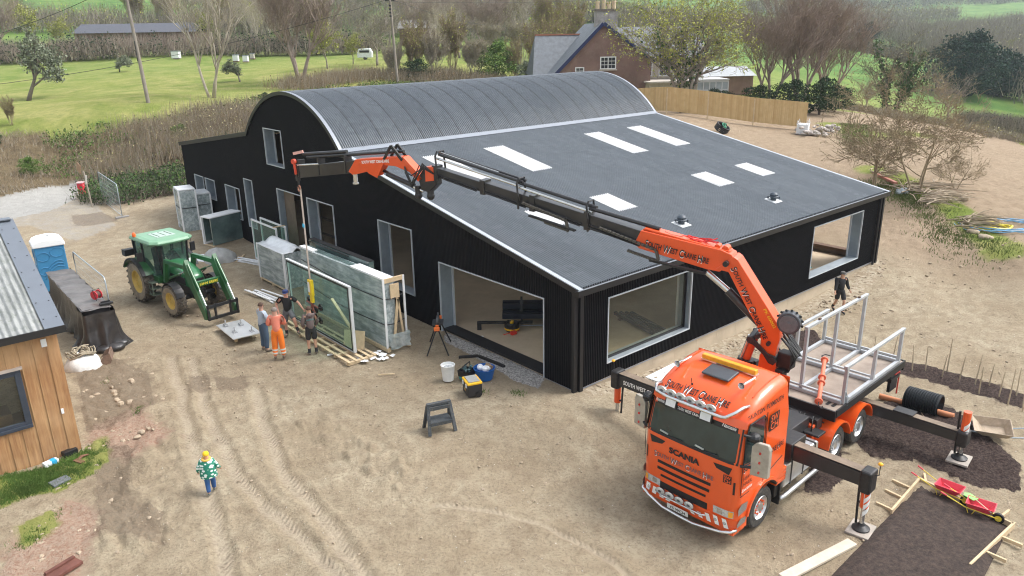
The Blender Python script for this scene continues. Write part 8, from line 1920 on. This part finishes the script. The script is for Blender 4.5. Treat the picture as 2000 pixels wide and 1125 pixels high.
tree_proto('willow', 'grey', 'willow', 10500, .14, 'willow_tree', seed=52, h=13.5, stems=5, split=.40, spread=.80, up=.08, r0=.24, twig=.8, ntw=3, kids=(6, 4, 4, 3), ivy=900, wid=1.3)
tree_proto('ivy', 'dark', 'bud', 900, .12, 'ivy_tree', seed=61, h=10, stems=2, split=.44, spread=.85, up=.10, r0=.2, twig=.8, ntw=3, kids=(6, 4, 4, 3), ivy=2600)
tree_proto('near', 'tan', 'bud', 900, .055, 'bare_tree', seed=71, h=6.6, stems=2, split=.40, spread=.85, up=.06, r0=.075, twig=.45, ntw=3, kids=(6, 4, 4, 3), lean=(.1, .1), wid=1.5)
tree_proto('near2', 'tan', 'bud', 800, .055, 'bare_tree', seed=77, h=6.2, stems=3, split=.42, spread=.85, up=.06, r0=.06, twig=.45, ntw=3, kids=(5, 4, 4, 3), wid=1.6)
tree_proto('shrub', 'tan', 'yg', 1500, .13, 'shrub', seed=81, h=5.5, stems=9, split=.45, spread=.35, up=.35, r0=.05, twig=.6, levels=4, kids=(4, 4, 3), ntw=12)
tree_proto('shrub2', 'pale', 'bud', 900, .12, 'shrub', seed=87, h=5.0, stems=9, split=.45, spread=.42, up=.30, r0=.05, twig=.6, levels=4, kids=(4, 4, 3), ntw=12)
def blob_crown(key, h, w, leaf, n, size, name, seed, bk='dark', lobes=9, cone=0., layer=False):
    """evergreens: leafy clumps spread through the crown's volume round a trunk"""
    np.random.seed(seed); rs = random.Random(seed); cl = Cloud(); tr_ = MB(); tr_.path([(0, 0, -.2), (.05, 0, h*.4), (.1, .05, h*.85)], [.04*h, .03*h, .008*h], 7)
    for k in range(lobes):
        t = (k+.5)/lobes; z = h*(.12+.82*t); rad = w*.5*(math.sin(math.pi*min(1, .12+.85*t))**.6 if not cone else (1-t*.85)); a = k*2.4; c = Vector((rad*.55*math.cos(a), rad*.55*math.sin(a), z)); tr_.path([(0, 0, z*.8), c], [.012*h, .004*h], 4)
        m_ = n//lobes; p = np.random.randn(m_, 3); p /= np.linalg.norm(p, axis=1)[:, None]; p *= np.random.uniform(.55, 1.08, (m_, 1))*(1+.25*np.sin(p[:, :1]*5+k)); sc_ = np.array([rad*.72, rad*.72, h*(.13 if not layer else .06)]); cl.leaves(np.array(c)+p*sc_, size)
    tm = tr_.build('trunk', M_BK[bk], smooth=True); me_t = tm.data; bpy.data.objects.remove(tm); TREES[key] = (me_t, cl.mesh('crown', [M_BK[bk], M_LF[leaf]]), name)
blob_crown('pine', 13, 15, 'pine', 16000, .42, 'pine_tree', 5, lobes=16)
blob_crown('evshrub', 4.2, 4.2, 'green', 5200, .16, 'evergreen_shrub', 6, lobes=8)
blob_crown('darkbush', 3.2, 4.5, 'dark', 4500, .15, 'evergreen_bush', 7, lobes=8)
blob_crown('conifer', 4.0, 2.4, 'grey', 4500, .13, 'rounded_conifer', 8, lobes=8)
g1, g2_, g3 = 'bare trees round the orchard', 'shrubs behind the barrel roof', 'bare trees on the valley side'
put_tree('orchard', 55, 195, 81, 'leaning orchard tree with a dark trunk and grey-green crown at the left edge', g1, 1.35, 2.6)
put_tree('bare3', 415, 200, 69, 'tall thin multi-stemmed bare tree between the pole and the barrel roof', g1, 1.25, .4)
put_tree('orchard', 470, 172, 86, 'low crooked tree with pale sprawling limbs on the orchard grass', g1, .62, 4.4, sz=.45)
put_tree('orchard', 232, 128, 104, 'fallen orchard tree with its crown resting on the grass', g1, .66, 1.2, sz=.42)
put_tree('bare2', 585, 158, 83, 'big dark-stemmed bare tree rising behind the round gable', g1, 1.5, 1.)
put_tree('spring', 640, 140, 97, 'budding yellow-green tree between the dark-stemmed tree and the crossarm pole', g1, .95, 2.)
put_tree('spring', 690, 130, 104, 'small budding tree with a short trunk just left of the caravan', g1, .66, 3.)
put_tree('bare', 738, 140, 100, 'pale upright bare tree beside the crossarm pole', g1, 1.05, 1.2)
put_tree('bare', 897, 100, 120, 'wide bare tree on the slope above the shrubs', g1, 1.15, 4.0)
put_tree('bare3', 860, 120, 112, 'slender bare tree left of the wide bare one on the slope', g1, .8, 2.0)
put_tree('shrub', 25, 252, 59.5, 'thin leafless sapling on the orchard edge, far left', g1, .35, 1.)
shr = [(770, 168, 87, 'shrub2', .85), (812, 166, 88, 'shrub', 1.05), (850, 164, 89, 'shrub2', 1.1), (885, 160, 92, 'shrub', 1.15), (925, 162, 90, 'shrub2', 1.05), (1005, 160, 92, 'shrub', .95), (1052, 150, 97, 'shrub', 1.35), (1085, 130, 108, 'shrub', 1.3), (1020, 110, 118, 'shrub2', 1.4), (958, 100, 122, 'shrub2', 1.2)]
for k, (u, v, D, key, s) in enumerate(shr): put_tree(key, u, v, D, 'twiggy tan-green shrub in the thicket behind the barrel roof', g2_, s, k*1.1, 'shrub')
put_tree('evshrub', 968, 158, 91, 'bright green leafy shrub in the thicket left of the house', None, 1.15, .5, 'shrub')
put_tree('conifer', 1026, 152, 88, 'rounded clipped grey-green conifer beside the house roof', None, .95, .2, 'conifer')
put_tree('darkbush', 815, 172, 86.5, 'dark low evergreen bush above the barrel roof edge', None, .75, 1., 'bush')
put_tree('willow', 1335, 212, 73, 'large yellow-green willow with spreading dark limbs beside the house', None, 1.08, .9)
put_tree('shrub2', 1210, 175, 76, 'brown trailing climber on the house gable', None, .55, .9, 'climber')
for k, (u, v, D, s, lab) in enumerate(((1500, 205, 78, 1.0, 'reddish bare tree nearest the willow'), (1560, 205, 80, 1.2, 'tallest reddish bare tree above the right end of the board fence'), (1612, 205, 84, 1.0, 'reddish bare tree at the edge of the green field'))): put_tree('bare2', u, v, D, lab, 'reddish bare trees behind the board fence', s*1.3, 1+k*2.)
for k, (u, v, D, s) in enumerate(((1480, 215, 74, .8), (1540, 215, 76, .9), (1600, 222, 73, 1.05), (1630, 222, 76, .8), (1400, 218, 72, .7))): put_tree('darkbush', u, v, D, 'dark evergreen bush behind the board fence', 'dark bushes behind the board fence', s, k, 'bush')
put_tree('ivy', 1742, 196, 98, 'ivy-clad tree standing on the crest of the brown field', None, 1.25, .6)
put_tree('bare', 1855, 228, 88, 'bare tree on the field crest right of the ivy-clad one', g3, .95, 2.7)
put_tree('bare', 1690, 205, 96, 'spreading bare tree left of the ivy-clad one', g3, .62, 5.)
put_tree('near', 1705, 352, 46, 'leaning bare tree with budding twigs nearest the barn corner', 'two bare trees on the brown field', 1.3, 1.9)
put_tree('near2', 1795, 352, 44.5, 'wide bare tree with budding twigs over the cut branches', 'two bare trees on the brown field', 1.3, .2)
put_tree('near', 1870, 350, 45, 'small thin sapling right of the two bare trees', None, .5, .2)
put_tree('pine', 1895, 95, 165, 'large dark pine above the valley wood', None, 1.05, .3)
put_tree('pine', 1972, 98, 172, 'smaller dark pine adjoining the large one', None, .78, 2.3)
put_tree('pine', 1695, 72, 330, 'small distant dark conifer in the valley hedge', None, .6, 1.)
put_tree('bare', 760, 60, 150, 'bare tree beside the grey farm shed', g1, 1.1, .7)
for k, (u, v, D, key, s, lab) in enumerate(((60, 95, 135, 'spring', 1.3, 'budding tree at the top left beyond the orchard hedge'), (-10, 85, 128, 'bare2', 1.1, 'reddish tree at the top left corner'), (120, 100, 133, 'spring', .95, 'smaller budding tree left of the long farm shed'), (330, 60, 165, 'shrub', 2.2, 'twiggy green thicket behind the long farm shed'), (270, 58, 168, 'shrub', 2.0, 'pale thicket above the middle of the farm shed roof'),
        (450, 95, 135, 'bare', 1.15, 'grey bare tree at the right end of the long farm shed'), (520, 95, 130, 'bare3', .9, 'slim bare trees behind the beehives'), (490, 60, 160, 'spring', 1.3, 'budding tree high on the slope behind the beehives'), (620, 90, 130, 'shrub', 1.8, 'thicket behind the budding orchard tree'), (700, 40, 170, 'bare', 1.2, 'bare tree at the top of the slope'), (1000, 60, 170, 'shrub', 2.2, 'tall thicket left of the distant pole'), (1060, 50, 180, 'bare', 1.3, 'bare tree directly behind the slate roof'), (940, 60, 165, 'bare2', 1.1, 'reddish tree on the upper slope'), (1130, 60, 170, 'bare', 1.2, 'bare tree behind the chimney'), (1230, 90, 150, 'bare', 1.3, 'bare tree behind the right side of the house'), (1120, 100, 120, 'shrub', 1.6, 'green thicket immediately behind the house roof'))):
    put_tree(key, u, v, D, lab, g1 if 'bare' in key else None, s, k*1.7, 'thicket' if key == 'shrub' else 'tree')

rb = random.Random(77)
for k in range(54):
    u = rb.uniform(-60, 1120); v = rb.uniform(20, 100); D = 122+(105-v)*1.6+rb.uniform(-6, 10); key = rb.choice(['spring', 'bare', 'bare3', 'bare', 'shrub', 'bare2', 'shrub2'])
    if 280 < u < 480 and v < 60 or 60 < u < 250 and v > 25: continue
    put_tree(key, u, v, D, 'one of the mixed bare and budding trees on the slope behind the orchard', 'backdrop trees on the slope behind the orchard', rb.uniform(.8, 1.3)*(1.7 if 'shrub' in key else 1), rb.uniform(0, 6))
for k in range(26):
    u = rb.uniform(1280, 2000); v = rb.uniform(56, 96)+(u-1280)*.09; D = rb.uniform(230, 290); key = rb.choice(['spring', 'bare', 'bare', 'bare2'])
    if 1560 < u < 1830 and v > 86: continue
    put_tree(key, u, v, D, 'one of the leafless trees along the edge of the valley pasture', 'leafless trees along the valley pasture', rb.uniform(.9, 1.4), rb.uniform(0, 6))
# thickets, hedges and woods nobody could count
def stuff_cloud(name, label, pts, h, n_each, twm, leaf, lf_n, lsz, seed, spread=.5, cat='undergrowth', tw=.02, green=None, upb=1.2):
    np.random.seed(seed); cl = Cloud(); P = np.array(pts); hh = np.asarray(h)*np.ones(len(P)); n = n_each
    B = np.repeat(P, n, 0); hb_ = np.repeat(hh, n); sp = spread if np.isscalar(spread) else np.repeat(spread, n)[:, None]
    B = B+np.c_[np.random.randn(len(B), 2), np.zeros(len(B))]*sp; B[:, 2] += np.random.rand(len(B))*hb_*.55*(1 if lsz > .2 or name in ('woodland', 'hedgerow') else .35)
    D = np.random.randn(len(B), 3)*.45; D[:, 2] = np.abs(D[:, 2])+upb; D /= np.linalg.norm(D, axis=1)[:, None]; D *= (hb_*np.random.uniform(.35, .9, len(B)))[:, None]
    m = (np.random.rand(len(B)) < .35).astype(int)*2; w = tw*np.random.uniform(.6, 1.5, len(B)); 
    for mm in (0, 2): q = m == mm; cl.twigs(B[q], D[q], w[q], mm)
    if lf_n:
        i = np.random.randint(0, len(B), lf_n*len(P)); p_ = B[i]+D[i]*np.random.rand(len(i), 1); 
        if green is not None: keep = fbm(p_[:, 0]*.12+3, p_[:, 1]*.12, 3)+.5 > green; p_ = p_[keep]
        cl.leaves(p_, lsz, 1)
    me_ = cl.mesh(name, [twm, leaf, M_BK['pale']]); o = bpy.data.objects.new(name, me_); COL.objects.link(o); return tag(o, label, cat, kind='stuff')
def region(poly_pix=None, n=100, seed=0, world=None):
    rs = np.random.RandomState(seed); W_ = world or [tuple(G(*p)[:2]) for p in poly_pix]; xs_ = [p[0] for p in W_]; ys_ = [p[1] for p in W_]; out = np.zeros((0, 2))
    while len(out) < n:
        q = np.c_[rs.uniform(min(xs_), max(xs_), n*3), rs.uniform(min(ys_), max(ys_), n*3)]; out = np.r_[out, q[in_poly(q[:, 0], q[:, 1], W_)]]
    out = out[:n]; return np.c_[out, hbase(out[:, 0], out[:, 1])]
bk_ = region(n=900, seed=1, world=[tuple(p) for p in BANK])
bk_ = bk_[fbm(bk_[:, 0]*.22, bk_[:, 1]*.22, 3) > -.09]
rb2 = random.Random(5)
for k in range(16):
    q = bk_[rb2.randrange(len(bk_))]; put_tree('evshrub' if k % 3 else 'darkbush', 0, 0, 0, 'low green bramble mound on the bank beyond the lane', 'bramble mounds on the bank', rb2.uniform(.22, .42), k, 'bush', loc=Vector(q))
stuff_cloud('bramble_bank', 'brown bramble and dry stems covering the bank beyond the lane', bk_, .62, 36, M_BK['tan'], M_LF['green'], 85, .14, 2, .9, 'bank growth', .016, .46)
hl_ = []
def line(us, n, jitter=.5, seed=0):
    rs = np.random.RandomState(seed); W_ = [at_depth(*p) for p in us]; out = []
    for a, b in zip(W_[:-1], W_[1:]):
        k = max(2, int(n*1.0/(len(W_)-1)))
        for t in np.linspace(0, 1, k): q = a+(b-a)*t+np.r_[rs.randn(2)*jitter, 0]; out.append((q[0], q[1], H(q[0], q[1])))
    return np.array(out)
hp_ = line([(215, 262, 56), (350, 262, 57.3), (420, 240, 59.3), (480, 222, 61)], 150, 1.6, 3)
stuff_cloud('hazel_hedge', 'tall dense leafless hedge left of the barn gable', hp_, 1.9, 95, M_BK['tan'], M_LF['bud'], 30, .11, 4, .9, 'hedge', .016, None, 1.8)
iv_ = region([(170, 400), (185, 345), (300, 350), (365, 335), (365, 378), (300, 385), (250, 402)], 130, 5)
stuff_cloud('ivy_hedge', 'ivy and bright spring leaves at the foot of the hedge by the lane', iv_, 1.1, 34, M_BK['dark'], M_LF['ivy'], 75, .15, 6, .45, 'hedge', .014)
iv2 = region([(172, 395), (185, 345), (300, 350), (365, 335), (365, 378), (250, 395)], 60, 15)
stuff_cloud('spring_weeds', 'fresh green weeds growing through the ivy by the lane', iv2, 1.1, 6, M_BK['tan'], M_LF['green'], 60, .12, 16, .4, 'weeds', .012, .42)
dk_ = line([(560, 176, 78), (700, 172, 86), (860, 170, 88), (1000, 168, 90), (1075, 165, 90)], 160, 1.3, 7)
stuff_cloud('dry_scrub', 'tan scrub and dry grass along the far side of the barrel roof', dk_, 1.7, 80, M_BK['tan'], M_LF['brown'], 12, .14, 8, .9, 'scrub', .02, None, 1.6)
oh = line([(-60, 128, 118), (120, 122, 122), (260, 116, 126), (420, 108, 130), (560, 105, 130), (740, 95, 132)], 230, 1.2, 9)
stuff_cloud('orchard_hedge', 'dark hedge along the far side of the orchard', oh, 3.2, 60, M_BK['red'], M_LF['dark'], 45, .30, 10, 1.1, 'hedge', .03, .42)
up_ = line([(-80, 70, 160), (150, 75, 165), (400, 70, 165), (640, 62, 170), (900, 60, 175), (1100, 70, 170)], 170, 4, 11)
stuff_cloud('hedgerow', 'twiggy hedgerow on the slope above the farm sheds', up_, 5.5, 70, M_BK['grey'], M_LF['yg'], 34, .34, 12, 2.2, 'hedgerow', .045)
# valley woods on the right
wd = [at_depth(u, v, D) for u, v, D in ((1640, 80, 330), (1760, 100, 300), (1860, 150, 235), (2000, 232, 165), (2300, 300, 150), (2300, 60, 400), (2000, 40, 520), (1780, 60, 420), (1640, 66, 400))]
wr = region(n=520, seed=13, world=[(p[0], p[1]) for p in wd])
stuff_cloud('woodland', 'grey-brown leafless wood filling the valley on the right', wr, 9.5, 90, M_BK['grey'], M_LF['bud'], 26, .55, 14, 2.6, 'woodland', .075, None, 1.3)
for k, (ln, h_, lf, lab, nm) in enumerate((
        ([(1440, 88, 240), (1560, 86, 260), (1680, 100, 260), (1790, 128, 240)], 4.5, 'dark', 'hedge along the top of the green valley field', 'field_hedge'),
        ([(1300, 60, 330), (1450, 66, 340), (1600, 66, 360), (1700, 70, 380)], 7, 'yg', 'line of hazy trees above the valley field', 'tree_line'),
        ([(1460, 38, 520), (1600, 44, 520), (1750, 44, 560), (1860, 40, 620)], 10, 'bud', 'far band of grey trees across the valley', 'far_trees'),
        ([(1500, 22, 720), (1650, 26, 760), (1800, 20, 850), (2000, 8, 900)], 12, 'dark', 'farthest hedges under the skyline hills', 'skyline_hedge'),
        ([(1640, 214, 86), (1740, 236, 82), (1850, 258, 78), (2000, 296, 68)], 1.0, 'bud', 'low ragged scrub along the crest of the brown field', 'crest_scrub'),
        ([(1880, 292, 110), (1960, 286, 112), (2040, 300, 100)], 3.0, 'dark', 'dark hedge beyond the right edge of the brown field', 'side_hedge'),
        ([(1000, 25, 260), (1160, 30, 270), (1300, 40, 260)], 8, 'yg', 'hazy trees above the house roofs', 'hill_trees'),
        ([(350, 15, 260), (600, 20, 250), (850, 22, 250), (1000, 20, 260)], 7, 'bud', 'grey trees along the top edge of the upper slope', 'slope_trees'))):
    p_ = line(ln, 120, 1.2 if h_ < 5 else 4, 40+k); stuff_cloud(nm, lab, p_, h_, 60, M_BK['grey' if h_ > 2 else 'pale'], M_LF[lf], 26, .12*h_ if h_ > 3 else .14, 50+k, h_*.3, 'hedgerow', .008*h_+.01, None, 1.1)
# grass tufts 
def tufts(name, label, pts, h, n, m_, seed, spread=.12, w=.012):
    np.random.seed(seed); cl = Cloud(); B = np.repeat(pts, n, 0)+np.c_[np.random.randn(len(pts)*n, 2)*spread, np.zeros(len(pts)*n)]; D = np.random.randn(len(B), 3)*.4; D[:, 2] = 1; D *= h*np.random.uniform(.4, 1.2, (len(B), 1)); cl.twigs(B, D, w); o = bpy.data.objects.new(name, cl.mesh(name, [m_])); COL.objects.link(o); return tag(o, label, 'grass', kind='stuff')
tufts('grass', 'green grass growing along the foot of the cabin wall', region([(0, 930), (60, 925), (150, 890), (205, 862), (205, 900), (150, 945), (60, 965), (0, 985)], 600, 20), .10, 14, M_LF['green'], 21, .10, .008)
tufts('field_grass', 'ragged grass along the brushwood strip on the field', np.r_[line([(1700, 335, 47), (1760, 352, 45), (1830, 385, 41), (1880, 425, 38), (1940, 465, 34)], 500, .7, 22), region([(1640, 240), (1700, 245), (1700, 285), (1645, 285)], 300, 23)], .16, 12, leafm('leaf_grass', (.17, .22, .07)), 24, .35, .016)
tufts('weed_tuft', 'small weeds dotted over the bare yard', np.array([(GZ(u, v)[0], GZ(u, v)[1], 0) for u, v in ((280, 800), (272, 803), (212, 745), (1010, 770), (935, 765), (108, 1010), (75, 1040), (60, 1058), (45, 1070))]), .12, 60, M_LF['green'], 26, .12, .01)
# ---------------------------------------------------------------- valley haze
hz_ = MB().bx(-2300, 2300, -2300, 2300, -160, 330)
g = NT('haze_air'); g.t.nodes.remove(g.b); vp = g.n('ShaderNodeVolumePrincipled'); vp.inputs['Color'].default_value = (.80, .88, 1.0, 1); vp.inputs['Density'].default_value = .00024; vp.inputs['Anisotropy'].default_value = .0
g.link(vp.outputs[0], [n for n in g.t.nodes if n.type == 'OUTPUT_MATERIAL'][0].inputs['Volume'])
tag(hz_.build('haze', g.m), 'thin valley haze softening the far hills', 'haze', kind='stuff')
# every loose piece of these parts becomes a part of its own
def islands(o):
    me = o.data; n = len(me.vertices); par = list(range(n))
    def fd(a):
        while par[a] != a: par[a] = par[par[a]]; a = par[a]
        return a
    for p in me.polygons:
        v = p.vertices; r = fd(v[0])
        for k in v[1:]: par[fd(k)] = r
    gr = {}
    for p in me.polygons: gr.setdefault(fd(p.vertices[0]), []).append(p)
    return gr
for o in list(COL.objects):
    if o.name.split('.')[0] in ('verge_trim', 'verge_board', 'barrel_trim', 'chain_tray', 'loader_mount', 'top_board', 'corner_trim', 'air_slot', 'wiper', 'gutter_bracket', 'latch', 'cab_pillar', 'tank_strap', 'valve_block', 'bearer', 'clamp', 'mirror_arm', 'jib_collar', 'post') and o.type == 'MESH':
        gr = islands(o)
        if len(gr) < 2: continue
        for k, ps in enumerate(gr.values()):
            vi = sorted({v for p in ps for v in p.vertices}); mp = {v: i for i, v in enumerate(vi)}; me = bpy.data.meshes.new(o.name)
            me.from_pydata([tuple(o.data.vertices[v].co) for v in vi], [], [tuple(mp[v] for v in p.vertices) for p in ps])
            for m in o.data.materials: me.materials.append(m)
            c = o.copy(); c.data = me; COL.objects.link(c)
            if k == 0: ren = o.name
        bpy.data.objects.remove(o)
